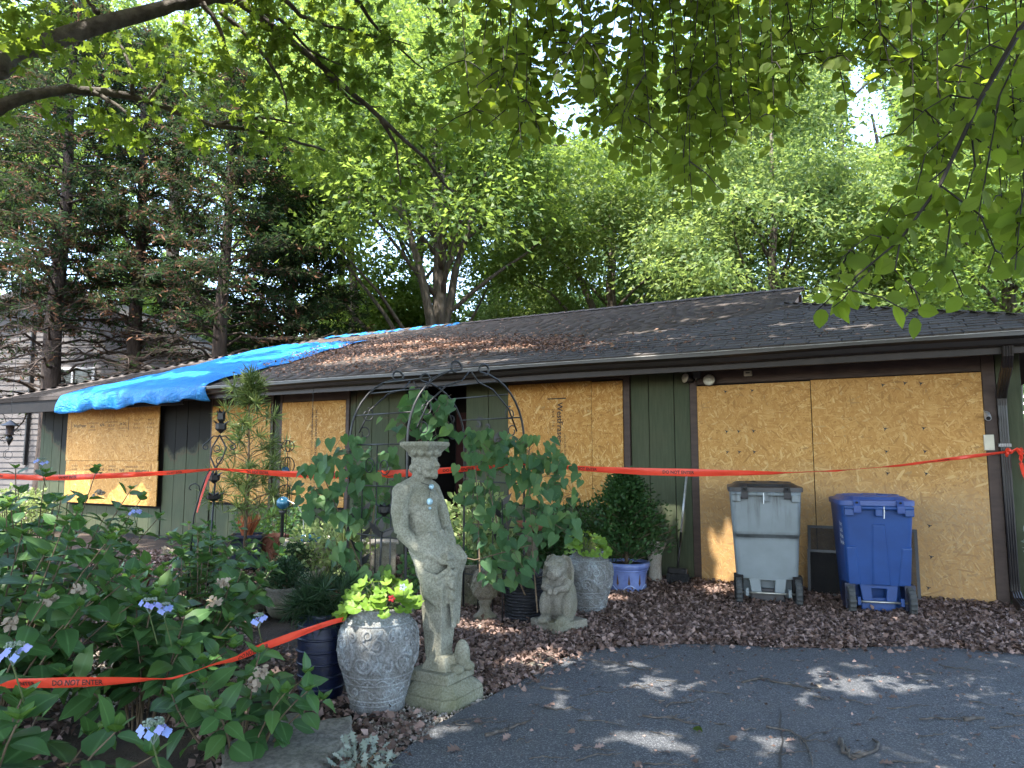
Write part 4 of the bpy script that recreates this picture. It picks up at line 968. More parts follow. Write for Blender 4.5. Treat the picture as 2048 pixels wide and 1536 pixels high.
for a in ((870, 1335, 34, 34, .24), (910, 1368, 24, 14, .1), (710, 1290, 30, 24, .42), (1420, 1130, 60, 40, .3), (660, 1040, 120, 50, .7), (560, 1000, 90, 60, .8), (1330, 1000, 50, 60, .9), (1200, 1075, 60, 50, .65), (740, 1185, 60, 30, .65)): spot(*a)
P = atY(490, 900, 8.3); SPOTS.append((P[0], P[1], .34, .22, P[2])); P = atY(930, 1000, 7.6); SPOTS.append((P[0], P[1], .34, .25, P[2]))
for px, py, a, b in ((820, 690, 1.1, .22), (900, 695, .9, .2), (760, 712, .9, .2), (1010, 700, .7, .16), (1190, 690, .4, .10), (1290, 665, .6, .13), (1390, 640, .5, .12), (1560, 650, .35, .12), (700, 725, .9, .2), (850, 715, .8, .12), (960, 725, .8, .10), (1330, 680, .5, .1), (1700, 655, .3, .1), (1450, 610, .5, .12), (640, 700, .9, .3), (520, 720, 1.2, .35), (350, 755, 1.0, .3), (240, 770, .8, .2)):
    P = onplane(px, py, PR0, NR); SPOTS.append((P[0], P[1], a, b, P[2]))
for u, a in ((13.2, .55), (14.1, .6), (14.6, .3), (12.6, .25)):
    P = hw(u, .1, .62); SPOTS.append((P[0], P[1], a, .25, P[2]))
P = hw(2.45, .03, .2); SPOTS.append((P[0], P[1], .22, .30, P[2]))
SPOTS += [(rng.uniform(-5, 5), rng.uniform(-1, 9), rng.uniform(.03, .11), rng.uniform(.03, .1), 0.) for _ in range(40)]
SPOTS += [(rng.uniform(-4.2, -.2), rng.uniform(3.4, 8.6), rng.uniform(.06, .24), rng.uniform(.05, .18), rng.uniform(0, .9)) for _ in range(34)]
SPOTS += [(rng.uniform(-.4, 4.2), rng.uniform(3.0, 5.3), rng.uniform(.03, .10), rng.uniform(.03, .08), 0.) for _ in range(40)]
def canopy_keep(P):
    x, y, z = proj(P)
    out = ~((z > .2) & (x > -60) & (x < 2108) & (y > -40) & (y < 1600))      # this part of the crown stays above the picture
    return out & ~hole(P, SPOTS)
def shade_crown(root, n, xr, yr, zfun, size, m, tm=DIA):
    X = rng.uniform(*xr, n); Y = rng.uniform(*yr, n); Z = zfun(X, Y) + rng.uniform(0, 2.6, n)
    P = np.stack([X, Y, Z], -1); P = P[canopy_keep(P)]; k = len(P)
    o = link('crown', leaves_mesh('crown', tm, P - np.array(root.location), rdir(k), rdir(k, 1.2), size * (.7 + .6 * rng.random(k))), m, root); o['kind'] = 'stuff'
def pxpath(L): return [atY(a, b, c) for a, b, c in L]
# -- oak on the left
OKB = np.array([-6.2, 4.4, 0]); OK_ = thing('oak_tree', 'big near oak whose thick limbs cross the top left of the photo', 'tree', OKB)
trk = MB(); trk.tube([(0, 0, -.2), (.05, 0, 1.2), (.1, .05, 2.6), (.15, .1, 4.0), (.1, .2, 6), (-.1, .3, 9), (0, .4, 12)], [.42, .34, .31, .29, .22, .15, .05], 14); trk.build('trunk', m_bark, OK_, smooth=True)
def limb(L, r0, r1, a=None, name='limb'):
    P = pxpath(L)
    if a is not None: P = [np.array(a)] + P
    # smooth with Catmull-Rom
    Q = []; n = len(P)
    for i in range(n - 1):
        p0, p1, p2, p3 = P[max(i - 1, 0)], P[i], P[i + 1], P[min(i + 2, n - 1)]
        for t in (0, .25, .5, .75): Q.append(.5 * ((2 * p1) + (p2 - p0) * t + (2 * p0 - 5 * p1 + 4 * p2 - p3) * t * t + (3 * p1 - p0 - 3 * p2 + p3) * t ** 3))
    Q.append(P[-1]); k = len(Q); Q = [q + rng.normal(size=3) * .006 for q in Q]
    MB().tube([q - OKB for q in Q], [r0 + (r1 - r0) * (i / (k - 1)) ** .8 for i in range(k)], 10).build(name, m_limb, OK_, smooth=True)
    return Q
LB = []
LB.append(limb([(-60, 150, 4.7), (0, 112, 4.9), (100, 82, 5.1), (250, 35, 5.5), (350, 10, 5.8), (430, -6, 6.0), (480, 4, 6.1), (560, 65, 6.3), (640, 130, 6.6), (760, 235, 7.0), (850, 320, 7.4), (905, 385, 7.7)], .098, .012, OKB + [.1, .1, 3.4]))
LB.append(limb([(-60, 235, 5.9), (0, 212, 6.0), (80, 186, 6.2), (160, 180, 6.4), (260, 192, 6.6), (330, 215, 6.8), (430, 250, 7.0), (540, 268, 7.3), (650, 300, 7.6)], .075, .012, OKB + [.12, .1, 2.9]))
for L in ([(185, 182, 6.4), (225, 205, 6.4), (262, 235, 6.4), (276, 265, 6.4)], [(265, 190, 6.6), (262, 140, 6.5), (235, 85, 6.5), (180, 68, 6.4)], [(300, 200, 6.7), (325, 165, 6.7), (350, 140, 6.7), (430, 148, 6.8)], [(405, 5, 5.9), (440, 60, 6.0), (455, 110, 6.1), (490, 160, 6.2)],
          [(440, 20, 6.0), (520, 100, 6.2), (560, 160, 6.3), (575, 220, 6.4)], [(500, 15, 6.1), (560, 40, 6.2), (620, 100, 6.4), (680, 130, 6.6)], [(195, 25, 5.5), (175, 0, 5.5), (165, -40, 5.4)], [(640, 130, 6.6), (700, 200, 6.9), (760, 215, 7.0)], [(430, 250, 7.0), (520, 235, 7.1), (600, 250, 7.2)], [(760, 235, 7.0), (790, 290, 7.2), (800, 370, 7.3)], [(560, -10, 6.0), (620, 40, 6.2), (700, 60, 6.4), (820, 90, 6.8)], [(700, -20, 6.3), (760, 60, 6.5), (850, 140, 6.9)]):
    LB.append(limb(L, .026, .006, None, 'branch'))
Pl = []; cen_ = []
for Q in LB:
    L = np.array(Q); n = len(L)
    for _ in range(11 if n > 20 else 7):
        p = L[R.randrange(n // 5, n)]; cen_.append(p + rng.normal(size=3) * np.array([.34, .3, .22]))
for (a, b, Y) in ((40, 60, 4.6), (70, 30, 4.6), (20, 20, 4.6), (60, 85, 4.6), (45, 105, 4.6), (205, 260, 6.4), (240, 270, 6.4), (660, 130, 6.6), (600, 160, 6.4), (420, 130, 6.3), (500, 200, 6.4), (700, 250, 7), (840, 190, 6.8), (880, 110, 6.8), (760, 90, 6.6), (690, 40, 6.4), (560, 20, 6.2), (870, 240, 7.2), (900, 300, 7.4), (620, 60, 6.4), (800, 40, 6.6), (880, 30, 6.6), (930, 80, 6.8), (650, 220, 6.8), (730, 160, 6.8), (560, 130, 6.4)): cen_.append(atY(a, b, Y))
for c in cen_:
    for _ in range(R.choice((2, 3, 3))):
        q = c + rng.normal(size=3) * .12; m = R.randint(7, 11); dd = rdir(m, -.2); Pl.append(np.hstack([q + dd * rng.uniform(.0, .05, (m, 1)), dd]))
Pl = np.vstack(Pl); n = len(Pl)
plant_leaves(OK_, OAK, Pl[:, :3] - OKB, Pl[:, 3:], rdir(n, .9), .115 * (.7 + .5 * rng.random(n)), m_oakl, keep=120)
SHZ = lambda X, Y: np.maximum(5.2, 1.4 + np.maximum(Y, 0) * .82 + .5)
shade_crown(OK_, 62000, (-10, .8), (-5, 11), SHZ, .235, m_oakl)
# -- drooping tree on the right
HB = np.array([6.2, 2.6, 0]); HT = thing('hornbeam_tree', 'near tree whose leafy branches droop over the top right of the photo', 'tree', HB)
MB().tube([(0, 0, -.2), (0, .05, 1.5), (-.1, .1, 3), (-.1, .1, 5), (0, .1, 8), (.1, 0, 11)], [.28, .23, .2, .17, .11, .04], 12).build('trunk', m_bark, HT, smooth=True)
ltop = MB()
for L, r in (([(0, 0, 3.4), (-1.4, .5, 4.0), (-3.2, 1.1, 4.5), (-5.2, 1.6, 4.7), (-6.8, 1.9, 4.55)], .1), ([(0, 0, 3.4), (-1.5, 1.0, 4.6), (-3.0, 1.6, 5.2), (-4.6, 2.1, 5.5)], .08)):
    ltop.tube(L, [r * (1 - .8 * i / (len(L) - 1)) for i in range(len(L))], 8)
ltop.build('limb', m_limb, HT, smooth=True)
lv = []; tw = MB()
def strand(P, step=.034, size=.064, side=None):
    P = np.array(P); tw.tube([p - HB for p in P], [.0032 * (1 - .7 * i / (len(P) - 1)) + .0010 for i in range(len(P))], 4, cap=False)
    seg = np.linalg.norm(np.diff(P, axis=0), axis=1); tot = seg.sum(); s = 0; k = 0; cs = np.concatenate([[0], np.cumsum(seg)])
    while s < tot:
        i = min(len(seg) - 1, np.searchsorted(cs, s, 'right') - 1); f = (s - cs[i]) / seg[i]; p = P[i] * (1 - f) + P[i + 1] * f; t = unit(P[i + 1] - P[i])
        sd_ = unit(np.cross(t, [.25, .95, .15])) * (1 if k % 2 else -1)
        d = unit(sd_ * .9 + t * .55 + rng.normal(size=3) * .28 + np.array([0, 0, -.25])); lv.append((p + d * .012, d, unit(np.array([.1, -.7, .55]) + rng.normal(size=3) * .5), size * R.uniform(.5, 1.25)))
        s += step; k += 1
ENV = [(955, 300), (1010, 250), (1050, 320), (1095, 240), (1130, 150), (1180, 270), (1215, 290), (1260, 385), (1290, 350), (1330, 370), (1390, 430), (1425, 330), (1470, 290), (1520, 310), (1560, 230), (1600, 210), (1640, 150), (1690, 150), (1740, 120), (1790, 170), (980, 280), (1030, 300), (1072, 300), (1160, 220), (1240, 340), (1310, 370), (1360, 400), (1410, 380), (1450, 310), (1500, 300), (1540, 270), (1820, 300), (1860, 380), (1895, 410), (1935, 450), (1975, 490), (2010, 520), (2040, 540), (2070, 560)]
for (px, yb) in ENV:
    for rep in range(3):
        Y = R.uniform(3.1, 4.8); x0 = px + R.uniform(-30, 30); yb2 = yb * R.uniform(.62, 1.02) if rep else yb
        sway = R.uniform(-90, 60); pts = [atY(x0 - sway * 1.2, -170, Y), atY(x0 - sway * .4, -60, Y + .05), atY(x0, yb2 * .4, Y + .1), atY(x0 + sway * .3, yb2 * .75, Y + .12), atY(x0 + sway * .5 + R.uniform(-10, 10), yb2 - 18, Y + .1)]
        strand(pts, .036)
        for _ in range(3):      # side twigs
            i = R.choice((1, 2, 3)); b = pts[i]; e = b + np.array([R.uniform(-.22, .22), R.uniform(-.2, .1), R.uniform(-.28, -.08)]); strand([b, (b + e) / 2 + [0, 0, .02], e], .036)
# the nearer, lower bough at the right edge
main = pxpath([(2180, -120, 2.75), (2040, 60, 2.7), (1960, 200, 2.7), (1880, 370, 2.7), (1800, 480, 2.7), (1715, 550, 2.7), (1672, 600, 2.7)]); tw.tube([p - HB for p in main], [.014, .012, .009, .007, .005, .003, .0015], 6, cap=False); strand(main[3:], .042, .072)
for (a, Y) in (([(2060, 60), (2000, 190), (1975, 330), (1950, 470)], 2.6), ([(2090, 160), (2060, 300), (2040, 430), (2030, 540)], 2.5), ([(1960, 200), (1905, 260), (1850, 310), (1830, 390)], 2.75), ([(1880, 370), (1900, 450), (1890, 520), (1850, 570)], 2.7), ([(1880, 370), (1960, 430), (1990, 500), (1975, 545)], 2.65), ([(1800, 480), (1790, 540), (1820, 570), (1840, 590)], 2.7), ([(1800, 480), (1740, 470), (1700, 500), (1680, 520)], 2.75), ([(1960, 200), (1900, 190), (1850, 220), (1800, 270)], 2.9), ([(2040, 60), (1980, 90), (1910, 130), (1850, 180)], 3.0), ([(2100, 0), (2080, 120), (2070, 230), (2050, 330)], 2.5), ([(1990, -60), (1930, 20), (1880, 80), (1840, 110)], 3.1), ([(1900, -80), (1850, 0), (1800, 60), (1770, 100)], 3.3), ([(2120, 350), (2080, 420), (2060, 480), (2020, 520)], 2.5), ([(1740, 540), (1700, 580), (1685, 600), (1665, 615)], 2.7), ([(1850, 420), (1780, 440), (1740, 520), (1770, 560)], 2.8), ([(1940, 240), (1950, 330), (1930, 400), (1910, 440)], 2.7), ([(1900, 330), (1840, 380), (1800, 400), (1770, 440)], 2.8)):
    strand(pxpath([(x, y, Y) for x, y in a]), .040, .072)
    for _ in range(2):
        i = R.choice((1, 2)); b = atY(*a[i], Y); e = b + np.array([R.uniform(-.10, .18), R.uniform(-.15, .1), R.uniform(-.14, -.04)]); strand([b, (b + e) / 2 + [0, 0, .02], e], .042, .07)
tw.build('twigs', m_dktwig, HT)['kind'] = 'stuff'
Pq = np.array([l[0] for l in lv]); Dq = np.array([l[1] for l in lv]); Nq = np.array([l[2] for l in lv]); Sq = np.array([l[3] for l in lv])
plant_leaves(HT, ROUND, Pq - HB, Dq, Nq, Sq, m_horn, keep=300)
shade_crown(HT, 9000, (0, 5.5), (3, 8), SHZ, .235, m_horn); shade_crown(HT, 66000, (-2.4, 9), (-5, 11), SHZ, .235, m_horn)  # first patch: extra unseen leaves added to shade the garage boards
# ================================================================ pots and ornaments
def profr(prof, z):
    return np.interp(z, [p[1] for p in prof], [p[0] for p in prof])
URN = [(.150, 0), (.155, .02), (.150, .05), (.158, .07), (.172, .12), (.182, .165), (.195, .205), (.215, .27), (.2235, .34), (.223, .39), (.210, .44), (.180, .485), (.150, .505), (.143, .515), (.150, .535), (.158, .55), (.150, .56), (.132, .552), (.128, .50)]
URNO = URN[:17]
def urn(label, loc, rz_, rough_rim=False):
    T = thing('urn', label, 'urn', loc, rz_, 'tall grey urns with lime leaved plants')
    MB().lathe(URN, 56, wob=(lambda a, z: 1 + (.012 * math.sin(5 * a + 1) if rough_rim and z > .5 else 0))).build('pot', m_urn, T, smooth=True)
    S = lambda th, z, o=0.004: ((profr(URNO, z) + o) * math.cos(th), (profr(URNO, z) + o) * math.sin(th), z)
    mb = MB()
    for z in (.048, .075, .163, .205, .478): m1 = MB(); m1.tube([S(a, z, .001) for a in np.linspace(0, 2 * math.pi, 57)[:-1]], .006, 6, closed=True); m1.build('raised_band', m_urnr, T, smooth=True)
    mb.tube([S(a, .184 + .011 * math.sin(a * 15), .001) for a in np.linspace(0, 2 * math.pi, 151)[:-1]], .0055, 5, closed=True)
    mb.build('wavy_band', m_urnr, T, smooth=True)
    mb = MB()
    for k in range(34): a = 2 * math.pi * k / 34; mb.ball(S(a, .494, .0), .008, 8, 5)
    for k in range(44): a = 2 * math.pi * k / 44; mb.ball(S(a, .062, .0), (.008, .008, .006), 7, 4)
    for k in range(15): a = 2 * math.pi * (k + .25) / 15; mb.ball(S(a, .176 + .018 * (k % 2), .0), .006, 7, 4)
    mb.build('beads', m_urnr, T, smooth=True)['kind'] = 'stuff'
    mb = MB()
    def spiral(th0, z0, r, turns, sg, a0, w=.0105):
        pts = []
        for i in range(int(16 * turns) + 1):
            a = a0 + sg * 2 * math.pi * i / 16; rr = r * (1 - .78 * i / (16 * turns)); pts.append(S(th0 + rr * math.cos(a) / .215, z0 + rr * math.sin(a), .002))
        mb.tube(pts, [w * (1 - .5 * i / len(pts)) for i in range(len(pts))], 6)
    for k in range(6):
        t0 = 2 * math.pi * k / 6; s_ = 1 if k % 2 else -1
        spiral(t0, .285, .052, 1.6, s_, .4); spiral(t0 + .36, .385, .046, 1.5, -s_, 3.6); spiral(t0 + .62, .27, .032, 1.3, s_, 1.2); spiral(t0 + .12, .435, .030, 1.3, s_, 4.2); spiral(t0 + .75, .42, .026, 1.2, -s_, 2.0)
        pts = [S(t0 + .5 + .30 * math.sin(q * 3.1) * s_, .225 + .23 * q, .002) for q in np.linspace(0, 1, 14)]; mb.tube(pts, .007, 6)
        pts = [S(t0 + .15 - .25 * math.sin(q * 4.1) * s_, .225 + .20 * q, .002) for q in np.linspace(0, 1, 14)]; mb.tube(pts, .0065, 6)
        for j in range(15):      # leaf lobes
            a = t0 + R.uniform(0, 1.05); z = R.uniform(.235, .45); p = S(a, z, -.002); mb.ball(p, (.016, .007, .024), 8, 6, (0, R.uniform(-.7, .7), a + math.pi / 2))
        spiral(t0 + .2, .115, .026, 1.3, s_, .3, .006); spiral(t0 + .7, .122, .026, 1.3, -s_, 3.3, .006)
        pts = [S(t0 + q * 1.047, .118 + .026 * math.cos(q * 2 * math.pi), .001) for q in np.linspace(0, 1, 14)]; mb.tube(pts, .005, 5)
    mb.build('scroll_relief', m_urnr, T, smooth=True)
    MB().lathe([(.01, .515), (.135, .52), (.134, .50)], 20).build('soil', m_soil, T)
    return T
def heuchera(label, loc, r, h, n, keep, lsize=.105):
    T = thing('heuchera_plant', label, 'plant', loc, 0, 'lime leaved plants in the urns')
    P = []; D = []; Nn = []; st = MB()
    for i in range(n):
        a = R.uniform(0, 6.283); q = math.sqrt(R.random()); x, y = r * q * math.cos(a), r * q * math.sin(a); z = h * (1 - .75 * q * q) * R.uniform(.65, 1.05) - .03 * q
        P.append((x, y, z)); D.append(unit(np.array([math.cos(a), math.sin(a) - .35, -.25 - .5 * q]) + rng.normal(size=3) * .2)); Nn.append(unit(np.array([.35 * math.cos(a), .35 * math.sin(a) - .55, .9]) + rng.normal(size=3) * .22))
        st.tube([(x * .12, y * .12, -.03), (x * .6, y * .6, z * .75), (x, y, z)], .0022, 4, cap=False)
    st.build('stems', m_stem, T)['kind'] = 'stuff'
    plant_leaves(T, LOBED, P, D, Nn, [lsize * R.uniform(.6, 1.15) for _ in range(n)], m_heu, keep=keep)
    return T
p = gnd(745, 1432); p[1] += .14; UF = p
urn('tall silvery urn with scroll relief, nearest to the camera beside the statue', p, .3); heuchera('lime green leafy plant in the nearest urn beside the statue', p + [0, 0, .535], .19, .20, 62, 62)
for q in ((.10, -.14, .62), (-.03, -.17, .60), (.135, -.10, .66)):
    pass
p = gnd(1180, 1232); p[1] += .13; UR_ = p
urn('silvery relief urn behind the stone rabbit', p, 1.4, True); heuchera('lime green leafy plant in the urn behind the stone rabbit', p + [-.01, -.02, .535], .17, .23, 60, 50, .095)
# impatiens flowers tucked in the front plant
for dx, dy, dz, mm, lab in ((.10, -.175, .63, m_redsign, 'small red flower among the lime leaves of the nearest urn'), (.155, -.14, .685, m_white, 'small white flower at the right of the lime leaves, nearest urn')):
    T = thing('flower', lab, 'flower', UF + [dx, dy, dz]); 
    for k in range(5):
        a = k * 1.2566; MB().ball((.012 * math.cos(a), -.002, .012 * math.sin(a)), (.009, .003, .007), 8, 5, (0, -a, 0)).build('petal', mm, T, smooth=True)
    MB().tube([(0, 0, 0), (0, .03, -.05), (-.02, .08, -.10)], .0015, 4).build('stalk', m_stem, T)
# ---- column statue of a man
B = gnd(883, 1397); B[1] += .02
ST = thing('garden_statue', 'tall mossy stone column statue of a bearded man holding grapes', 'statue', B)
fx, fy, lx, ly = .86, -.5, .5, .86
def Q(f, l, z):
    t = min(1, max(0, (z - .7) / .4)); f = f - .035 * t * t * (3 - 2 * t) - .022 * (z > .3); l = l * .80
    return (fx * f + lx * l, fy * f + ly * l, z)
ra = math.atan2(fy, fx)
mb = MB()
def el(f, l, z, r, tilt=0): mb.ball(Q(f, l, z), r, 18, 12, (0, tilt, ra))
def tb(pts, rs, n=10): mb.tube([Q(*p) for p in pts], rs, n)
el(-.125, 0, 1.13, (.092, .145, .12)); tb([(-.13, 0, 1.19), (-.125, 0, 1.10), (-.105, 0, 1.02), (-.085, 0, .94), (-.068, 0, .86), (-.055, 0, .78)], [.095, .108, .100, .100, .112, .105], 18); el(-.065, 0, .86, (.11, .15, .13)); el(-.055, 0, .76, (.095, .125, .14)); el(-.03, 0, .65, (.075, .10, .14))
el(-.068, -.062, 1.145, (.045, .06, .045)); el(-.068, .062, 1.145, (.045, .06, .045))
[el(-.045 - .25 * abs(l_), l_, z_, (.024, .03, .026)) for z_ in (1.065, 1.02, .975) for l_ in (-.038, .038)]
tb([(-.14, -.17, 1.20), (-.13, 0, 1.235), (-.14, .17, 1.20)], [.055, .07, .055]); tb([(-.13, 0, 1.18), (-.12, 0, 1.25), (-.105, 0, 1.33)], [.085, .062, .056])
el(-.145, -.19, 1.185, (.062, .058, .065)); el(-.145, .18, 1.185, (.062, .058, .065))
tb([(-.145, -.19, 1.19), (-.15, -.205, 1.08), (-.145, -.20, .955)], [.056, .054, .043]); tb([(-.145, -.20, .96), (-.06, -.16, .87), (.025, -.06, .80)], [.047, .042, .03])
tb([(-.14, .18, 1.19), (-.09, .21, 1.07), (-.05, .20, .95)], [.055, .05, .042]); tb([(-.05, .20, .95), (.02, .12, .88), (.045, .02, .82)], [.044, .038, .03])
el(.05, -.035, .79, (.03, .04, .024), .4); el(.06, .01, .815, (.03, .035, .024), .4)
for k in range(4):
    o_ = k * .017; tb([(.055, -.05 + o_, .79), (.085, -.035 + o_, .772), (.088, -.02 + o_, .745)], [.0115, .0105, .008], 7)
    tb([(.062, .025 - o_, .83), (.088, .01 - o_, .82), (.098, -.012 - o_, .80)], [.0115, .0105, .008], 7)
tb([(.04, -.04, .80), (.06, -.012, .815), (.085, -.01, .80)], [.012, .011, .009], 7)
# head: skull, brow, nose, lips, beard, hair, ear
el(-.10, 0, 1.375, (.082, .066, .092)); el(-.055, 0, 1.345, (.055, .052, .062)); tb([(-.028, -.038, 1.385), (-.014, 0, 1.388), (-.028, .038, 1.385)], [.016, .014, .016]); tb([(-.012, 0, 1.383), (.014, 0, 1.348), (-.006, 0, 1.338)], [.012, .015, .012], 8)
tb([(-.012, -.02, 1.322), (.002, 0, 1.324), (-.012, .02, 1.322)], [.007, .009, .007], 7); tb([(-.012, -.018, 1.31), (.0, 0, 1.31), (-.012, .018, 1.31)], [.007, .009, .007], 7); el(-.02, 0, 1.288, (.026, .028, .02))
el(-.022, -.026, 1.366, (.012, .014, .009)); el(-.022, .026, 1.366, (.012, .014, .009)); el(-.036, -.05, 1.34, (.03, .016, .022)); el(-.036, .05, 1.34, (.03, .016, .022))
el(-.10, -.066, 1.36, (.016, .014, .028)); el(-.10, .066, 1.36, (.016, .014, .028))
for k in range(60):
    a = R.uniform(-2.6, 2.6); z = R.uniform(1.30, 1.44); rr = .078
    if z < 1.40 and abs(a) < 1.25: continue
    el(-.10 - rr * -math.cos(a) * 1.05 * (1 if abs(a) < 1.5 else 1), rr * .9 * math.sin(a), z, (.018, .018, .02))
for k in range(26): el(-.045 + R.uniform(-.03, .035), R.uniform(-.055, .055), R.uniform(1.275, 1.31), (.012, .012, .016))
# capital on the head
for z0, z1, h0, h1 in ((1.415, 1.455, .065, .095), (1.453, 1.468, .098, .103)):
    mb.box(Q(-.09, 0, (z0 + z1) / 2), (2 * h0, 2 * h0, z1 - z0), (0, 0, ra), taper=h1 / h0)
mb.box(Q(-.09, 0, 1.482), (.222, .222, .028), (0, 0, ra)); 
for k in range(10): mb.ball(Q(-.09 + .085 * math.cos(k * .628), .10 * math.sin(k * .628), 1.425), .022, 8, 6)
# drapery, belly vine, grapes
for k in range(46):
    l = R.uniform(-.13, .13); z = R.uniform(.84, .955); el(.022 - 1.6 * l * l + R.uniform(-.006, .008), l, z, (.013, .018, .017), R.uniform(-.5, .5))
for k in range(7):
    s_ = -.13 + k * .012; tb([(-.12 + .01 * k, -.155, .86 - .02 * k), (-.03, -.165 + .006 * k, .73 - .022 * k), (.05, -.12 + .01 * k, .70 - .03 * k), (.075, -.03, .74 - .03 * k)], [.016, .022, .02, .014], 7)
for k in range(6): tb([(.03 + .008 * k, .02 + .02 * k, .87), (.075 + .006 * k, .03 + .022 * k, .80), (.06, .05 + .02 * k, .70), (.055, .06 + .016 * k, .55 - .03 * k)], [.014, .024, .02, .012], 7)
el(.03, .055, .82, (.045, .05, .07)); el(.02, .06, .72, (.035, .04, .07))
for k in range(46):
    z = R.uniform(.56, .74); w_ = .055 * (z - .50) / .24; el(.085 + R.uniform(-.02, .03), -.02 + R.uniform(-1, 1) * w_, z, .0165)
for k in range(5): tb([(.095, .0 + .018 * (k - 2), .62), (.10, .01 + .012 * (k - 2), .50), (.095, .015 + .008 * (k - 2), .40)], [.012, .013, .007], 7)
# tapering pillar and foot
mb.box(Q(-.005, 0, .42), (.105, .11, .46), (0, 0, ra), taper=1.6); mb.box(Q(.0, 0, .205), (.19, .20, .08), (0, 0, ra), taper=.62)
el(.11, .06, .25, (.05, .04, .085)); el(.135, .06, .19, (.06, .04, .03)); el(.12, -.03, .18, (.05, .035, .03))
stt = remeshed(mb, 'figure', .0064, 1, m_statue, ST)
mb = MB(); s1 = [(-.20, -.14), (-.14, -.20), (.14, -.20), (.20, -.14), (.20, .14), (.14, .20), (-.14, .20), (-.20, .14)]
rot = lambda P: [(x * fx - y * fy * 1.0, x * fy + y * fx) for x, y in P]
for sc_, z0, z1 in ((1.0, -.02, .055), (.985, .055, .065)): mb.prism(rot([(x * sc_, y * sc_) for x, y in s1]), z0, z1)
P8 = [(x, y) for x, y in s1]; vs = [(*q, .065) for q in rot([(x * .985, y * .985) for x, y in P8])] + [(*q, .115) for q in rot([(x * .70, y * .70) for x, y in P8])]
mb.add(vs, [tuple(range(8, 16))] + [(i, (i + 1) % 8, (i + 1) % 8 + 8, i + 8) for i in range(8)])
mb.box((0, 0, .145), (.27, .28, .06), (0, 0, ra)); mb.build('plinth', m_statue, ST, bevel=.008)
# pendants hung on the statue
T = thing('necklace', 'pale blue glass pendants hung round the neck of the statue', 'necklace', B)
MB().tube([Q(*p) for p in ((-.115, -.06, 1.27), (-.07, -.062, 1.245), (-.05, -.03, 1.235), (-.042, .0, 1.225))] , .002, 5).build('cord', m_dkbrown, T)
MB().tube([Q(*p) for p in ((-.042, .0, 1.225), (-.03, -.035, 1.18), (-.022, -.055, 1.15))], .0015, 5).build('cord', m_dkbrown, T)
for f, l, z, r in ((-.038, .0, 1.222, .017), (-.017, -.055, 1.135, .021), (-.016, -.052, 1.095, .009)): MB().ball(Q(f, l, z), r, 10, 7).build('glass_bead', m_gem, T, smooth=True)
# ---- rabbit
p = gnd(1118, 1262) + [0, 0, .025]; RB = thing('rabbit_statue', 'speckled stone rabbit sitting upright with folded paws on a square base', 'statue', p, rad(-24))
mb = MB(); e = lambda c, r, rot=None: mb.ball(c, r, 18, 12, rot)
e((.02, .03, .20), (.125, .125, .15)); e((0, .0, .34), (.092, .095, .17)); e((.02, .05, .26), (.11, .11, .14)); e((0, -.045, .49), (.085, .10, .088), (.3, 0, 0)); e((.008, -.125, .465), (.056, .062, .056), (.3, 0, 0)); e((.034, -.14, .445), (.034, .04, .032)); e((-.020, -.14, .445), (.034, .04, .032)); e((.008, -.19, .47), (.018, .012, .013)); e((.008, -.15, .415), (.025, .025, .016))
for s_ in (-1, 1):
    mb.tube([(s_ * .03, .0, .575), (s_ * .078, .015, .555), (s_ * .100, .01, .46), (s_ * .104, -.01, .37), (s_ * .098, -.03, .30)], [.024, .032, .042, .038, .012], 10, flat=.42)
    e((s_ * .062, -.115, .512), .016); e((s_ * .06, -.105, .53), (.028, .02, .010)); mb.tube([(s_ * .085, -.03, .38), (s_ * .085, -.09, .33), (s_ * .028, -.125, .325)], [.042, .036, .026], 10); e((s_ * .02, -.135, .315), (.024, .026, .032))
    for k in range(3): mb.tube([(s_ * (.01 + .012 * k), -.15, .32), (s_ * (.01 + .012 * k), -.158, .285)], [.009, .006], 6)
    e((s_ * .095, -.02, .185), (.06, .10, .115)); e((s_ * .075, -.115, .095), (.045, .085, .034)); e((s_ * .075, -.185, .088), (.04, .03, .028))
e((.02, .16, .15), .05)
mb.box((0, 0, .035), (.33, .33, .085), (0, 0, rad(64)))
remeshed(mb, 'figure', .0072, 2, m_rabbit, RB)
# ---- pineapple finial
p = gnd(970, 1243); T = thing('pineapple_finial', 'stone pineapple finial on a round foot, left of the dark planter', 'ornament', p)
MB().box((0, 0, .012), (.24, .24, .035)).build('base', m_finial, T, (0, 0, 0), (0, 0, .5), bevel=.006)
MB().lathe([(.10, .03), (.105, .05), (.085, .065), (.055, .085), (.042, .12), (.05, .155), (.062, .165), (.05, .175), (.085, .205), (.112, .25), (.118, .30), (.108, .36), (.08, .415), (.045, .445), (.01, .455)], 28).build('fruit', m_finial, T, smooth=True)
PF = [(.085, .205), (.112, .25), (.118, .30), (.108, .36), (.08, .415), (.045, .445)]; mb = MB()
for k in range(11):
    for s_ in (-1, 1): mb.tube([((profr(PF, z) + .002) * math.cos(2 * math.pi * k / 11 + s_ * (z - .2) * 7), (profr(PF, z) + .002) * math.sin(2 * math.pi * k / 11 + s_ * (z - .2) * 7), z) for z in np.linspace(.205, .445, 14)], .006, 5)
mb.build('lattice_relief', m_finial, T, smooth=True)
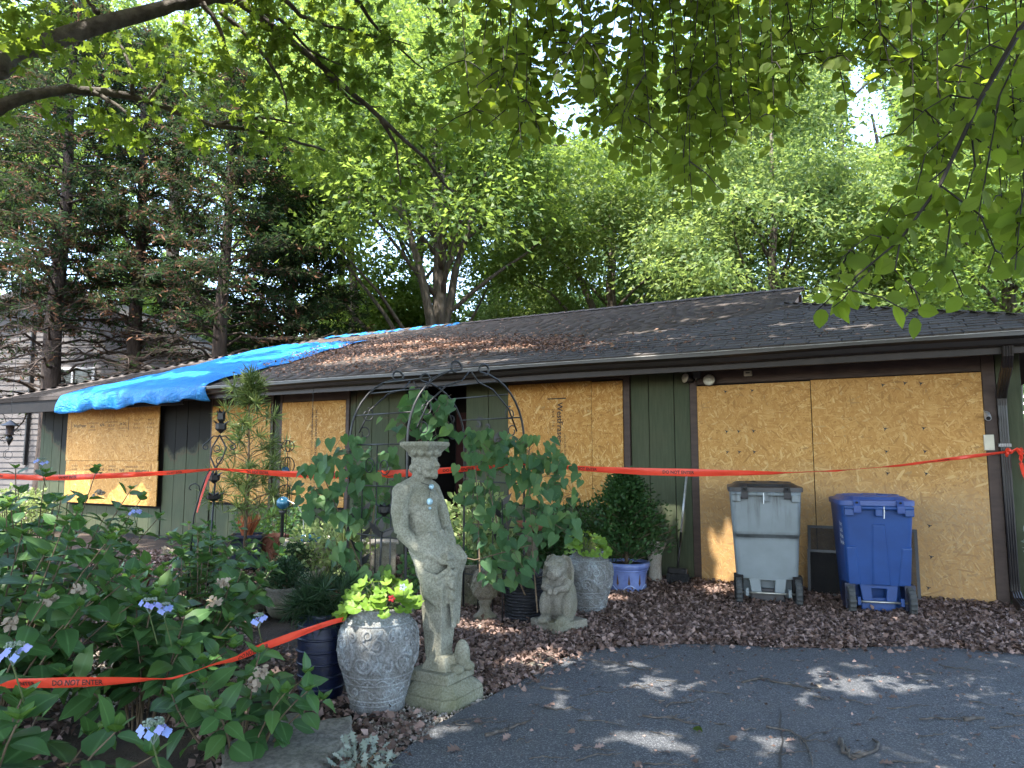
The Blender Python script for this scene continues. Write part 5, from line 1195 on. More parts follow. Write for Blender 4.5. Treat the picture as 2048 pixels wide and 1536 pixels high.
# ---- basket-weave pots
def rope_ring(mb, r, z, rt=.012, n=30):
    mb.tube([((r + .006 * math.cos(a * n / 2)) * math.cos(a), (r + .006 * math.cos(a * n / 2)) * math.sin(a), z + .006 * math.sin(a * n / 2)) for a in np.linspace(0, 2 * math.pi, n * 4 + 1)[:-1]], rt, 6, closed=True)
def weave_pot(label, p, r0, r1, h, m, nm='woven_pot', rz_=0):
    T = thing(nm, label, 'pot', p, rz_); prof = [(r0, 0), (r0 * 1.02, .02), (r0 + (r1 - r0) * .5, h * .5), (r1, h - .03), (r1 * 1.04, h - .015), (r1 * 1.04, h), (r1 * .9, h), (r1 * .88, h - .06)]
    MB().lathe(prof, 36).build('pot', m, T, smooth=True, ); mb = MB(); n = 18; PR = prof[:5]
    for k in range(n):
        for j, s_ in ((0, 1), (1, -1), (2, 1)):
            za, zb = h * (.06 + .28 * j), h * (.06 + .28 * (j + 1)); mb.tube([((profr(PR, z) + .002) * math.cos(2 * math.pi * (k + s_ * q * .9) / n), (profr(PR, z) + .002) * math.sin(2 * math.pi * (k + s_ * q * .9) / n), z) for q, z in ((q, za + (zb - za) * q) for q in (0, .5, 1))], .010, 5)
    mb.build('weave', m, T, smooth=True); mb = MB(); rope_ring(mb, r1 * 1.02, h - .01); mb.build('rope_rim', m, T, smooth=True)
    MB().lathe([(.01, h - .05), (r1 * .9, h - .045)], 16).build('soil', m_soil, T); return T
p = gnd(925, 1222); p[1] += .2; weave_pot('brown basket-weave pot with rope rim just right of the statue', p, .19, .23, .41, m_finial)
p = gnd(612, 1170); p[1] += .25; WP = p; weave_pot('pale basket-weave pot holding blue glass balls', p, .24, .34, .47, m_pale, rz_=.3)
p = gnd(585, 1190); p[1] += .15; weave_pot('smaller pale basket-weave bowl in front of the pale pot with glass balls', p, .13, .27, .24, m_pale)
# blue glass balls in the pale pot
for dx, dy, lab in ((-.02, -.22, 'blue glass ball resting on the left in the pale basket-weave pot'), (.09, -.19, 'blue glass ball resting on the right in the pale basket-weave pot')):
    tag(MB().ball((0, 0, 0), .062, 20, 14).build('glass_ball', m_gaze, None, WP + [dx, dy, .50], smooth=True), lab, 'glass ball')
def simple_pot(name, label, p, prof, m, soil=True, n=32, cat='pot', bands=(), bm=None, rz_=0, sq=False):
    T = thing(name, label, cat, p, rz_); h = prof[-1][1]; r = prof[-1][0]
    full = list(prof) + [(r * .88, h), (r * .86, h - .05)]
    MB().lathe(full, 4 if sq else n).build('pot', m, T, (0, 0, 0), (0, 0, .785 if sq else 0), smooth=not sq, bevel=.02 if sq else 0)
    if bands:
        for z in bands: mb = MB(); mb.tube([((profr(prof, z) + .002) * math.cos(a), (profr(prof, z) + .002) * math.sin(a), z) for a in np.linspace(0, 6.2832, 33)[:-1]], .008, 6, closed=True); mb.build('raised_band', bm or m, T, smooth=True)
    if soil: MB().lathe([(.01, h - .035), (r * .88, h - .03)], 20).build('soil', m_soil, T)
    return T
p = gnd(630, 1408); p[1] += .13; NAVY = p
simple_pot('glazed_pot', 'tall dark navy ribbed pot left of the nearest urn', p, [(.115, 0), (.125, .02), (.140, .20), (.145, .36), (.138, .44), (.145, .47), (.15, .49)], m_navy, bands=(.07, .14, .21, .28, .35, .42))
p = gnd(345, 1352); p[1] += .14; simple_pot('glazed_pot', 'low navy glazed pot half hidden under the hydrangea leaves', p, [(.11, 0), (.13, .05), (.15, .16), (.155, .20)], m_navy, bands=(.05, .10, .15))
p = gnd(1050, 1252); p[1] += .16; DKP = p
T = simple_pot('woven_planter', 'dark woven planter under the vine, between finial and rabbit', p, [(.155, 0), (.16, .02), (.165, .2), (.17, .40), (.175, .43)], m_dkweave)
mb = MB()
for k in range(15): z = .03 + .026 * k; mb.tube([((profr([(.155, 0), (.17, .43)], z) + .004 + .004 * math.sin(14 * a + k * 3.14)) * math.cos(a), (profr([(.155, 0), (.17, .43)], z) + .004 + .004 * math.sin(14 * a + k * 3.14)) * math.sin(a), z) for a in np.linspace(0, 6.2832, 57)[:-1]], .011, 5, closed=True)
mb.build('weave', m_dkweave, T, smooth=True)
p = gnd(556, 1240); p[1] += .16; FIRP = p
simple_pot('stone_pot', 'round mossy grey pot with a little dark fir, left of the needle plant', p, [(.11, 0), (.14, .04), (.165, .12), (.16, .19), (.145, .215), (.165, .235), (.165, .26)], m_greypot)
p = gnd(500, 1226); p[1] += .13; HOSP = p
simple_pot('stone_pot', 'squat worn grey pot holding the hosta', p, [(.15, 0), (.17, .06), (.19, .16), (.20, .20)], m_greypot)
p = gnd(480, 1142); p[1] += .2; BSQ = p
simple_pot('glazed_pot', 'large square navy pot with dried orange stems', p, [(.24, 0), (.25, .03), (.27, .36), (.285, .40), (.285, .43)], m_navy, sq=True, rz_=.25)
p = gnd(535, 1136); p[1] += .14; 
T = weave_pot('terracotta lattice pot behind the pale basket-weave pot', p, .15, .19, .40, m_terra, 'terracotta_pot')
p = gnd(268, 1176); p[1] += .12; simple_pot('terracotta_pot', 'small plain terracotta pot behind the hydrangea', p, [(.085, 0), (.11, .13), (.122, .135), (.125, .175)], m_terra)
p = gnd(705, 1172); p[1] += .12; simple_pot('stone_pot', 'small grey stone pot behind the tulip stake', p, [(.10, 0), (.12, .03), (.13, .12), (.15, .20)], m_greypot)
p = gnd(668, 1150); simple_pot('ceramic_bowl', 'shallow pale blue bowl beside the pale basket-weave pot', p, [(.07, 0), (.11, .03), (.15, .075)], m_gem)
p = atY(748, 1060, 8.3); T = thing('planter_box', 'plain pale grey planter box behind the left side of the arbor', 'planter', (p[0], p[1], 0), .2)
MB().box((0, 0, .21), (.50, .30, .42)).build('box', m_pale, T, bevel=.015); MB().box((0, 0, .435), (.56, .36, .03)).build('rim', m_pale, T, bevel=.01)
p = atY(1062, 985, 7.8)
T = thing('hanging_basket', 'round terracotta saucer of dead leaves behind the right vine', 'planter', (p[0], p[1], .0)); MB().lathe([(.14, .62), (.24, .67), (.26, .70), (.24, .70), (.2, .66)], 30).build('saucer', m_terra, T, smooth=True); MB().lathe([(.10, 0), (.09, .1), (.07, .5), (.16, .578)], 20).build('pedestal', m_finial, T, smooth=True)
# ---- blue planter with cypress pattern
p = gnd(1260, 1190); p[1] += .2; BP = p
prof = [(.19, 0), (.195, .02), (.205, .10), (.215, .22), (.222, .245), (.235, .25), (.245, .28), (.24, .31)]
T = simple_pot('glazed_planter', 'periwinkle blue planter with brown tree motifs, holding the dark conifer', p, prof, m_blueglaze, bands=(.235,))
Sf = lambda a, z, o=.002: ((profr(prof, z) + o) * math.cos(a), (profr(prof, z) + o) * math.sin(a), z)
for k in range(11):
    a = 2 * math.pi * k / 11 + .1; w_ = .06; pts = [(-.5, .11), (-.42, .125), (0, .205), (.42, .125), (.5, .11), (.25, .098), (.1, .10), (.1, .082), (-.1, .082), (-.1, .10), (-.25, .098)]
    MB().add([Sf(a + q * w_ * 2.0, z, .0035) for q, z in pts] + [Sf(a + q * w_ * 2.0, z, -.01) for q, z in pts], [tuple(range(11))] + [(i, (i + 1) % 11, (i + 1) % 11 + 11, i + 11) for i in range(11)]).build('tree_motif', m_rust, T)
mb = MB()
for k in range(6): mb.tube([Sf(2 * math.pi * (k + q) / 6, .015 + .075 * max(0, math.sin(math.pi * q)) ** 1.3, .001) for q in np.linspace(-.12, 1.12, 12)], .0045, 5)
mb.build('wave_line', m_blueedge, T, smooth=True)
p = at_wall(1310, 1140, .28); T = thing('tall_vase', 'pale flared stone vase half hidden behind the blue planter', 'vase', (p[0], p[1], 0)); MB().lathe([(.10, 0), (.075, .04), (.07, .2), (.085, .34), (.13, .42), (.16, .44), (.14, .44), (.1, .40)], 20).build('vase', m_pale, T, smooth=True)
# ---- broom leaning on the wall
b0 = gnd(1356, 1172); b1 = at_wall(1373, 952, .06)
T = thing('broom', 'broom with a black head leaning on the green wall boards, pole half grey half black', 'broom', b0)
d = Vector(b1 - b0); 
mb = MB(); mb.tube([Vector((0, 0, .18)) + (d - Vector((0, 0, .18))) * t for t in (.38, 1.0)], .013, 10); mb.build('pole', m_alu, T, smooth=True)
MB().tube([Vector((0, 0, .18)) + (d - Vector((0, 0, .18))) * t for t in (0, .385)], .0135, 10).build('grip', m_black, T, smooth=True)
MB().box((0, 0, .16), (.22, .06, .07)).build('head', m_black, T, (0, 0, 0), (0, 0, HROT), bevel=.015)
mb = MB()
for k in range(260): a = R.uniform(-.11, .11); y = R.uniform(-.028, .028); mb.tube([(a, y, .14), (a * 1.25 + R.uniform(-.02, .02), y * 1.8 - .01, 0.0)], .0022, 3, cap=False)
mb.build('bristles', m_brush, T, (0, 0, 0), (0, 0, HROT))['kind'] = 'stuff'
# ---- window screens against the garage boards
def screen(label, bl, br, h, lean, v, mt, fw=.028, z0=0.01, mf=None):
    u0, u1 = bl, br; p = hw(u0, v, z0); T = thing('window_screen', label, 'screen', p, HROT); w_ = u0 - u1
    for nm_, c, d in (('frame_rail', (w_ / 2, 0, fw / 2), (w_, .012, fw)), ('frame_rail', (w_ / 2, 0, h - fw / 2), (w_, .012, fw)), ('frame_stile', (fw / 2, 0, h / 2), (fw, .0115, h - 2 * fw)), ('frame_stile', (w_ - fw / 2, 0, h / 2), (fw, .0115, h - 2 * fw))):
        mb = MB(); mb.box(c, d); o = mb.build(nm_, mf or m_black, T, (0, 0, 0), (lean, 0, 0))
    MB().box((w_ / 2, 0, h / 2), (w_ - 2 * fw, .002, h - 2 * fw)).build('mesh', mt, T, (0, 0, 0), (lean, 0, 0)); return T
screen('large black framed window screen leaning behind both bins', 1.62, .62, .70, -.22, .24, m_screen)
screen('dark opaque low screen between the two bins', 1.62, 1.12, .46, -.20, .30, m_char)
# ================================================================ bins
def rrect(w_, d, r, y0=0, n=5):
    P = []
    for cx, cy_, a0 in ((w_ / 2 - r, d / 2 - r, 0), (-w_ / 2 + r, d / 2 - r, 1.5708), (-w_ / 2 + r, -d / 2 + r, 3.1416), (w_ / 2 - r, -d / 2 + r, 4.7124)):
        for k in range(n): a = a0 + 1.5708 * k / (n - 1); P.append((cx + r * math.cos(a), cy_ + r * math.sin(a) + y0))
    return P
def loft(secs):
    vs = []; n = len(secs[0][1])
    for z, P in secs: vs += [(x, y, z) for x, y in P]
    fs = [(i * n + k, i * n + (k + 1) % n, (i + 1) * n + (k + 1) % n, (i + 1) * n + k) for i in range(len(secs) - 1) for k in range(n)]
    return MB().add(vs, fs + [tuple(range(n - 1, -1, -1)), tuple(range((len(secs) - 1) * n, len(secs) * n))])
def wheel(T, x, y, r, wd):
    W = MB(); n = 40; prof = [(r - .045, -wd / 2), (r - .008, -wd / 2), (r, -wd / 2 + .008), (r, wd / 2 - .008), (r - .008, wd / 2), (r - .045, wd / 2)]
    vs = []; fs = []
    for k in range(n):
        a = 2 * math.pi * k / n; 
        for i, (q, s_) in enumerate(prof):
            qq = q - (.007 if (k % 2 and i in (1, 2, 3, 4)) else 0); vs.append((s_, qq * math.cos(a), qq * math.sin(a)))
    for k in range(n):
        for i in range(6): fs.append((k * 6 + i, ((k + 1) % n) * 6 + i, ((k + 1) % n) * 6 + (i + 1) % 6, k * 6 + (i + 1) % 6))
    o = W.add(vs, fs).build('wheel', m_rubber, T, (x, y, r))
    M2 = MB(); M2.tube([(-wd / 2 + .012, 0, 0), (wd / 2 - .012, 0, 0)], r - .044, 24); M2.build('hub', m_lid, o); MB().tube([(-wd / 2 - .004, 0, 0), (wd / 2 + .004, 0, 0)], .022, 14).build('hub_cap', m_black, o)
def cart(label, p, rz_, W, D, Hh, mbody, mlid, kind):
    T = thing('wheeled_bin', label, 'wheeled bin', p, rz_, 'wheeled bins by the garage'); zt = Hh - .09; yb = -D / 2
    def sec(z, cut):       # back (towards the camera) is -y
        t = z / zt; w_ = W * (.80 + .17 * t); d = D * (.76 + .22 * t); y0 = (D - d) * .25 + cut / 2
        return (z, rrect(w_, d - cut, .055, y0))
    if kind == 'grey': S_ = [sec(.05, .15), sec(.235, .15), sec(.25, .02), sec(.45, .015), sec(.60, .03), sec(.635, .03), sec(.675, -.018), sec(.72, -.02), sec(zt - .1, -.01), sec(zt, .0)]
    else: S_ = [sec(.05, .15), sec(.255, .15), sec(.27, 0), sec(.36, 0), sec(.68, 0), sec(zt - .1, 0), sec(zt, 0)]
    loft(S_).build('body', mbody, T, angle=32)
    back = lambda z: min(q[1] for q in sec(z, 0)[1])
    # skirt between the wheels with its arched cut-out
    mb = MB(); ws = W * .52; yk = back(.15) + .012
    P = [(-ws / 2, .27), (-ws / 2 + .02, .12), (-ws * .17, .12), (-ws * .20, .235), (ws * .20, .235), (ws * .17, .12), (ws / 2 - .02, .12), (ws / 2, .27)]
    mb.add([(x, yk, z) for x, z in P] + [(x, yk + .10, z) for x, z in P], [tuple(range(8)), tuple(range(15, 7, -1))] + [((i + 1) % 8, i, i + 8, (i + 1) % 8 + 8) for i in range(8)]); mb.build('skirt', mbody, T, bevel=.006)
    MB().box((0, yk + .075, .09), (ws * .9, .05, .12)).build('heel', m_lid if kind == 'grey' else mbody, T, bevel=.01)
    if kind == 'blue':
        # raised ribs pressed into the back
        yz = lambda z: back(z)
        for a, b, c, d_ in ((-.035, .035, .05, .075),):
            mb = MB(); z0, z1 = .275, .80; xl0, xl1 = -.02, -.012
            V = [(-.045, yz(z0) - .012, z0), (.085, yz(z0) - .012, z0), (.05, yz(z1) - .012, z1), (-.04, yz(z1) - .012, z1)]; V2 = [(-.075, yz(z0) + .01, z0), (.10, yz(z0) + .01, z0), (.062, yz(z1) + .01, z1 + .015), (-.062, yz(z1) + .01, z1 + .015)]
            mb.add(V + V2, [(0, 1, 2, 3), (0, 4, 5, 1), (1, 5, 6, 2), (2, 6, 7, 3), (3, 7, 4, 0)]).build('rib', mbody, T, bevel=.006)
        for s_ in (-1, 1):
            mb = MB(); z0, z1 = .275, .60; xa, xb = s_ * .16, s_ * .25
            V = [(xa, yz(z0) - .010, z0), (xb, yz(z0) - .010, z0), (xb * 1.06, yz(z1) - .010, z1), (xa * 1.2, yz(z1) - .010, z1)]; V2 = [(xa - s_ * .02, yz(z0) + .01, z0), (xb, yz(z0) + .012, z0), (xb * 1.06, yz(z1) + .01, z1 + .02), (xa * 1.2 - s_ * .02, yz(z1) + .01, z1 + .02)]
            F_ = [(0, 1, 2, 3), (0, 4, 5, 1), (1, 5, 6, 2), (2, 6, 7, 3), (3, 7, 4, 0)]
            mb.add(V + V2, F_ if s_ > 0 else [f[::-1] for f in F_]).build('rib', mbody, T, bevel=.006)
    # handle bar, brackets, lid, straps
    yh = back(zt) - .035; MB().tube([(-W * .46, yh, zt - .015), (W * .46, yh, zt - .015)], .019, 12).build('handle', mbody, T, smooth=True)
    for x in (-W * .40, 0, W * .40): MB().box((x, yh + .012, zt - .055), (.075 if x else .06, .06, .065)).build('bracket', mbody, T, bevel=.008)
    wl, dl = W * 1.03, D * 1.03
    lo = loft([(zt + .004, rrect(wl * .97, dl * .97, .07)), (zt + .004, rrect(wl, dl, .08)), (zt + .045, rrect(wl * 1.0, dl, .08)), (zt + .052, rrect(wl * .965, dl * .965, .08)), (zt + .056, rrect(wl * .88, dl * .9, .09)), (zt + .080, rrect(wl * .80, dl * .84, .10)), (zt + .086, rrect(wl * .6, dl * .66, .10))]).build('lid', mlid, T, angle=30)
    mb = MB(); mb.tube([(wl * .38 * math.cos(a), dl * .30 * math.sin(a) - .02, zt + .086) for a in np.linspace(0, 6.2832, 33)[:-1]], .005, 6, closed=True); mb.build('lid_ridge', mlid, lo, smooth=True)
    for x in (-W * .29, W * .29):
        pts = [(0, yh - .022, -.05), (0, yh - .028, .0), (0, -dl / 2 + .0, .052), (0, -dl / 2 + .05, .075), (x * -.25, -dl * .22, .097), (x * -.55, 0, .098)]
        mb = MB(); ww = .032; V = []
        for q in pts: V += [(q[0] - ww, q[1], zt + q[2]), (q[0] + ww, q[1], zt + q[2]), (q[0] + ww, q[1] + .006, zt + q[2] - .012), (q[0] - ww, q[1] + .006, zt + q[2] - .012)]; ww *= .93
        F_ = [(i * 4 + k, i * 4 + (k + 1) % 4, i * 4 + 4 + (k + 1) % 4, i * 4 + 4 + k) for i in range(len(pts) - 1) for k in range(4)] + [(3, 2, 1, 0), tuple(range(len(pts) * 4 - 4, len(pts) * 4))]
        s_ = mb.add(V, F_).build('hinge_strap', mlid, T, (x, 0, 0), bevel=.004); MB().tube([(0, -dl / 2 - .012, zt + .030), (0, -dl / 2 - .035, zt + .032)], .010, 10).build('strap_hole', m_dark, s_)
    for s_ in (-1, 1): wheel(T, s_ * W * .40, yb + .10, .135, .055); 
    MB().tube([(-W * .36, yb + .08, .125), (W * .36, yb + .08, .125)], .009, 8).build('axle', m_steel, T, smooth=True)
    for s_ in (-1, 1): MB().box((s_ * W * .29, yb + .09, .13), (.03, .06, .07)).build('axle_bracket', mbody, T, bevel=.005)
    for s_ in (-1, 1): MB().box((s_ * W * .40, yb + .16, .17), (.085, .16, .22)).build('wheel_well', m_dark if kind == 'grey' else m_navy, T)
    zz = zt - .03; xt = -.02 if kind == 'grey' else .04
    MB().tube([(xt, yh - .02, zz + .03), (xt, yh - .022, zz - .02), (xt - .004, yh - .02, zz - .075)], .004, 6).build('cable_tie', m_white, T)
    return T
p = gnd(1540, 1212); p[1] += .25
cart('grey wheeled bin with a charcoal lid and dark drip stains', (p[0] + .06, p[1], 0), rad(-16), .66, .76, 1.16, m_greybin, m_lid, 'grey')
p = gnd(1762, 1233); p[1] += .22
bb = cart('blue wheeled recycling bin, right of the grey bin', (p[0] + .06, p[1], 0), rad(-15), .605, .64, 1.06, m_bluebin, m_bluelid, 'blue')
for k, tx in enumerate(('Your', 'Local', 'Waste', 'Recycle')):
    vs, fs = text_mesh(tx, .055, 'CENTER', True); xs_ = -.605 * (.80 + .17 * (.78 - .055 * k) / .97) / 2 - .003
    MB().add([(xs_ - b * .088, -.165 + -a * -1 * -1, .80 - .055 * k + b) for a, b, _ in vs], fs).build('lettering', m_white, bb)
# ================================================================ wrought iron
def iron(mb, P, r=.006, n=6): mb.tube(P, r, n)
def scroll2(c, r, a0, turns, sg, ax, n=18):
    """flat spiral about c in the plane (ax, z)"""
    out = []
    for i in range(int(n * turns) + 1):
        a = a0 + sg * 2 * math.pi * i / n; rr = r * (1 - .55 * i / (n * turns)); out.append(np.array(c) + np.array(ax) * rr * math.cos(a) + np.array([0, 0, rr * math.sin(a)]))
    return out
wdir = unit(np.array([.73, .68, 0])); ddir = unit(np.array([.54, -.50, 0]))
AC = np.array([-.88, 6.2, 0]); AR = thing('garden_arbor', 'black iron garden arbor with curled scrolls, draped in vines behind the statue', 'arbor', AC)
HWD = .60; DD = .74
def arch(off, zt):
    ap = MB(); o = ddir * off; zs = zt - .60
    for s_ in (-1, 1):
        pts = [o + wdir * s_ * HWD + np.array([0, 0, z]) for z in (-.05, .5, 1.0, zs)]
        for q in np.linspace(.1, 1, 9): a = q * 1.45; pts.append(o + wdir * s_ * HWD * math.cos(a) ** .85 + np.array([0, 0, zs + .56 * math.sin(a)]))
        pts += scroll2(pts[-1] + np.array([0, 0, .01]) + wdir * s_ * .055, .066, math.pi if s_ > 0 else 0, .8, -s_, wdir)
        iron(ap, pts, .0095, 8)
        inner = [o + wdir * s_ * (HWD * .86) + np.array([0, 0, zs + .08]), o + wdir * s_ * HWD * .70 + np.array([0, 0, zs + .27]), o + wdir * s_ * HWD * .40 + np.array([0, 0, zs + .42]), o + wdir * s_ * HWD * .14 + np.array([0, 0, zs + .47]), o + wdir * s_ * HWD * .03 + np.array([0, 0, zs + .545])]
        iron(ap, inner, .007); iron(ap, scroll2(inner[1] + wdir * s_ * .02 - np.array([0, 0, .04]), .06, 1.5, 1.1, s_, wdir), .005); iron(ap, scroll2(inner[0] + wdir * s_ * -.055, .055, 0 if s_ > 0 else math.pi, 1.1, s_, wdir), .005)
    ap.build('arch', m_black, AR, smooth=True)
arch(0, 2.12); arch(DD, 2.14)
for s_ in (-1, 1):
    for z, k in ((.35, 1), (.8, 1), (1.18, 1), (1.50, 1), (1.74, .92), (1.93, .70), (2.03, .48)):
        mb = MB(); iron(mb, [wdir * s_ * HWD * k + np.array([0, 0, z]), wdir * s_ * HWD * k + ddir * DD + np.array([0, 0, z])], .006); mb.build('rung', m_black, AR, smooth=True)
    for q in (.25, .5, .75):
        mb = MB(); b = wdir * s_ * HWD + ddir * DD * q; iron(mb, [b + [0, 0, -.05], b + [0, 0, 1.18 if q != .5 else 1.5]], .0055); mb.build('upright', m_black, AR, smooth=True)
    mb = MB(); b = wdir * s_ * HWD
    for q in (.37, .63): iron(mb, scroll2(b + ddir * DD * q + np.array([0, 0, 1.33]), .07, 0, 1.3, 1 if q < .5 else -1, ddir), .0045)
    mb.build('side_scroll', m_black, AR, smooth=True)
def petals(mb, c, n, r, h, w=.03, a0=0.):
    for k in range(n):
        a = a0 + 2 * math.pi * k / n; o_ = np.array([math.cos(a), math.sin(a), 0]); s_ = np.array([-math.sin(a), math.cos(a), 0]); c = np.array(c)
        P = [c, c + o_ * r * .55 + s_ * w + [0, 0, h * .35], c + o_ * r * .55 - s_ * w + [0, 0, h * .35], c + o_ * r * .6 + s_ * w * .7 + [0, 0, h * .75], c + o_ * r * .6 - s_ * w * .7 + [0, 0, h * .75], c + o_ * r * 1.15 + [0, 0, h]]
        mb.add(P, [(0, 1, 2), (1, 3, 4, 2), (3, 5, 4)]); mb.add([q - o_ * .002 for q in P], [(0, 2, 1), (1, 2, 4, 3), (3, 4, 5)])
def blade_leaf(mb, c, d, L, w=.03):
    d = unit(np.array(d, float)); s_ = unit(np.cross(d, [.2, .9, .1])); c = np.array(c); nrm = np.cross(d, s_) * .002
    P = [c, c + d * L * .4 + s_ * w, c + d * L * .4 - s_ * w, c + d * L]; mb.add(P, [(0, 1, 3), (0, 3, 2)]); mb.add([q - nrm for q in P], [(0, 3, 1), (0, 2, 3)])
# tall ornamental trellis on the left
p = atY(432, 1010, 6.7); TR = thing('iron_trellis', 'tall black ornamental trellis with tulip finials, in front of the umbrella pine', 'trellis', (p[0], p[1], 0))
zf = lambda py: atY(432, py, 6.7)[2]; xf = lambda px: atY(px, 900, 6.7)[0] - p[0]
mb = MB(); iron(mb, [(xf(426), 0, -.05), (xf(428), 0, .5), (xf(433), 0, zf(965))], .009, 8); mb.build('stake', m_black, TR, smooth=True)
for s_ in (-1, 1):
    mb = MB(); iron(mb, [(xf(438), 0, zf(870)), (xf(438 + s_ * 14), 0, zf(895)), (xf(434 + s_ * 12), 0, zf(915)), (xf(432 - s_ * 2), 0, zf(940)), (xf(430 - s_ * 6), .0, zf(952)), (xf(432), 0, zf(960))], .008, 8); mb.build('curved_bar', m_black, TR, smooth=True)
    mb = MB(); iron(mb, [(xf(438), 0, zf(873)), (xf(438 + s_ * 12), 0, zf(872)), (xf(438 + s_ * 24), 0, zf(884))] + [np.array([xf(438 + s_ * 27), 0, zf(894)]) + q for q in scroll2((0, 0, 0), .03, 1.0 if s_ > 0 else 2.1, 1.0, -s_, (1, 0, 0))], .006); mb.build('side_arm', m_black, TR, smooth=True)
    mb = MB(); iron(mb, scroll2((xf(438 + s_ * 3), -.01, zf(897 if s_ < 0 else 922)), .04, 0, 1.4, s_, (1, 0, 0)), .005); mb.build('scroll', m_black, TR, smooth=True)
for z, n, r, h in ((zf(868), 6, .075, .13), (zf(850), 4, .05, .15), (zf(968), 6, .075, .11), (zf(1004), 8, .10, .09)):
    mb = MB(); petals(mb, (xf(440 if z > 1.5 else 431), 0, z), n, r, h, .028); mb.build('tulip_finial', m_black, TR)
# tulip stake near the statue
p = atY(768, 1050, 5.25); TU = thing('tulip_stake', 'black iron stake with one big tulip and leaf pairs, left of the statue', 'stake', (p[0], p[1], 0)); z_ = lambda py: atY(768, py, 5.25)[2]
mb = MB(); iron(mb, [(-.03, 0, -.05), (-.02, 0, z_(1100)), (-.015, 0, z_(1063))], .008, 8); mb.build('stake', m_black, TU, smooth=True)
for s_ in (-1, 1): mb = MB(); iron(mb, [(-.015, 0, z_(1065)), (s_ * .075, 0, z_(1056)), (s_ * .06, 0, z_(1040)), (-s_ * .01, 0, z_(1030))], .005); mb.build('curved_bar', m_black, TU, smooth=True)
mb = MB(); petals(mb, (0, 0, z_(1034)), 7, .07, .10, .03); mb.build('tulip', m_black, TU)
for c, d, L in (((-.02, 0, z_(1075)), (-.7, 0, .9), .16), ((-.02, 0, z_(1075)), (.8, 0, .6), .15), ((-.02, 0, z_(1062)), (0, 0, 1), .10)): mb = MB(); blade_leaf(mb, c, d, L, .028); mb.build('iron_leaf', m_black, TU)
# leaf stakes behind
for k, (px, py0, Y, hgt, lab) in enumerate(((722, 1060, 5.7, 1.0, 'black iron leaf stake nearest the left arbor post'), (1004, 1040, 6.0, 1.05, 'black iron leaf stake among the right vine'))):
    p = atY(px, py0, Y); T = thing('leaf_stake', lab, 'stake', (p[0], p[1], 0)); mb = MB(); iron(mb, [(0, 0, -.05), (.01, 0, hgt * .5), (0, 0, hgt)], .006); mb.build('stake', m_black, T, smooth=True)
    for j in range(7): mb = MB(); blade_leaf(mb, (0, 0, hgt * (.35 + .1 * j)), ((-1) ** j * .6, -.1, .8), .14, .026); mb.build('iron_leaf', m_black, T)
# leaning hook left of the trellis
p = gnd(384, 1085); p = atY(390, 1035, 6.6); T = thing('shepherd_hook', 'leaning black iron hook left of the trellis, red tape tied to it', 'hook', (p[0] - .05, p[1], 0)); a = lambda px, py: atY(px, py, 6.6) - np.array([p[0] - .05, p[1], 0])
mb = MB(); iron(mb, [(0, 0, -.05), a(388, 1030), a(402, 980), a(410, 958), a(419, 940)], .008, 8); mb.build('pole', m_black, T, smooth=True)
mb = MB(); iron(mb, [a(400, 985), a(398, 972), a(390, 967), a(381, 970), a(378, 977), a(382, 980)], .006); mb.build('hook', m_black, T, smooth=True)
# wire sphere stake, gazing ball
p = atY(575, 920, 8.3); T = thing('wire_sphere_stake', 'rusty wire stake with three open wire spheres, in front of a boarded window', 'garden ornament', (p[0], p[1], 0)); zz = lambda py: atY(575, py, 8.3)[2]
mb = MB(); iron(mb, [(0, 0, -.05), (.01, 0, zz(960)), (0, 0, zz(905))], .006); mb.build('stake', m_dkbrown, T, smooth=True)
for cz_, rx_, rz2 in ((zz(892), .075, .066), (zz(931), .085, .10), (zz(992), .13, .13)):
    mb = MB()
    for k in range(4): a0 = k * math.pi / 4; mb.tube([(rx_ * math.sin(t) * math.cos(a0), rx_ * math.sin(t) * math.sin(a0), cz_ + rz2 * math.cos(t)) for t in np.linspace(0, 6.283, 25)[:-1]], .004, 5, closed=True)
    mb.build('wire_sphere', m_dkbrown, T, smooth=True)
MB().ball((-.01, -.03, zz(941)), .045, 16, 10).build('glass_ball', m_gaze, T, smooth=True)
p = atY(566, 1006, 7.9); T = thing('gazing_ball', 'speckled blue gazing ball on a stand behind the dried orange stems', 'garden ornament', (p[0], p[1], 0)); MB().ball((0, 0, p[2]), .072, 24, 16).build('ball', m_gaze, T, smooth=True); MB().lathe([(.05, 0), (.02, .05), (.018, p[2] - .12), (.05, p[2] - .08)], 12).build('stand', m_black, T, smooth=True)
mb = MB(); iron(mb, [atY(a_, b_, 7.8) - np.array([p[0], p[1], 0]) for a_, b_ in ((575, 1000), (596, 1012), (606, 1030), (608, 1065), (604, 1110))], .006); mb.build('curved_arm', m_steel, T, smooth=True)
# rain chain hanging from the eave
p = hw(8.05, .66, 2.38); T = thing('hanging_chain', 'thin black chain hanging from the eave in front of a board', 'chain', p); z = 0
for k in range(9):
    mb = MB(); mb.tube([(.006 * math.cos(t) * (1 if k % 2 else .2), .006 * math.cos(t) * (.2 if k % 2 else 1), z - .026 + .028 * math.sin(t)) for t in np.linspace(0, 6.283, 13)[:-1]], .0022, 4, closed=True); mb.build('link', m_black, T); z -= .05
mb = MB(); iron(mb, [(0, 0, z), (0, 0, z - .12), (.012, 0, z - .16), (0, 0, z - .18), (-.012, 0, z - .16)], .003); mb.build('hook', m_black, T)
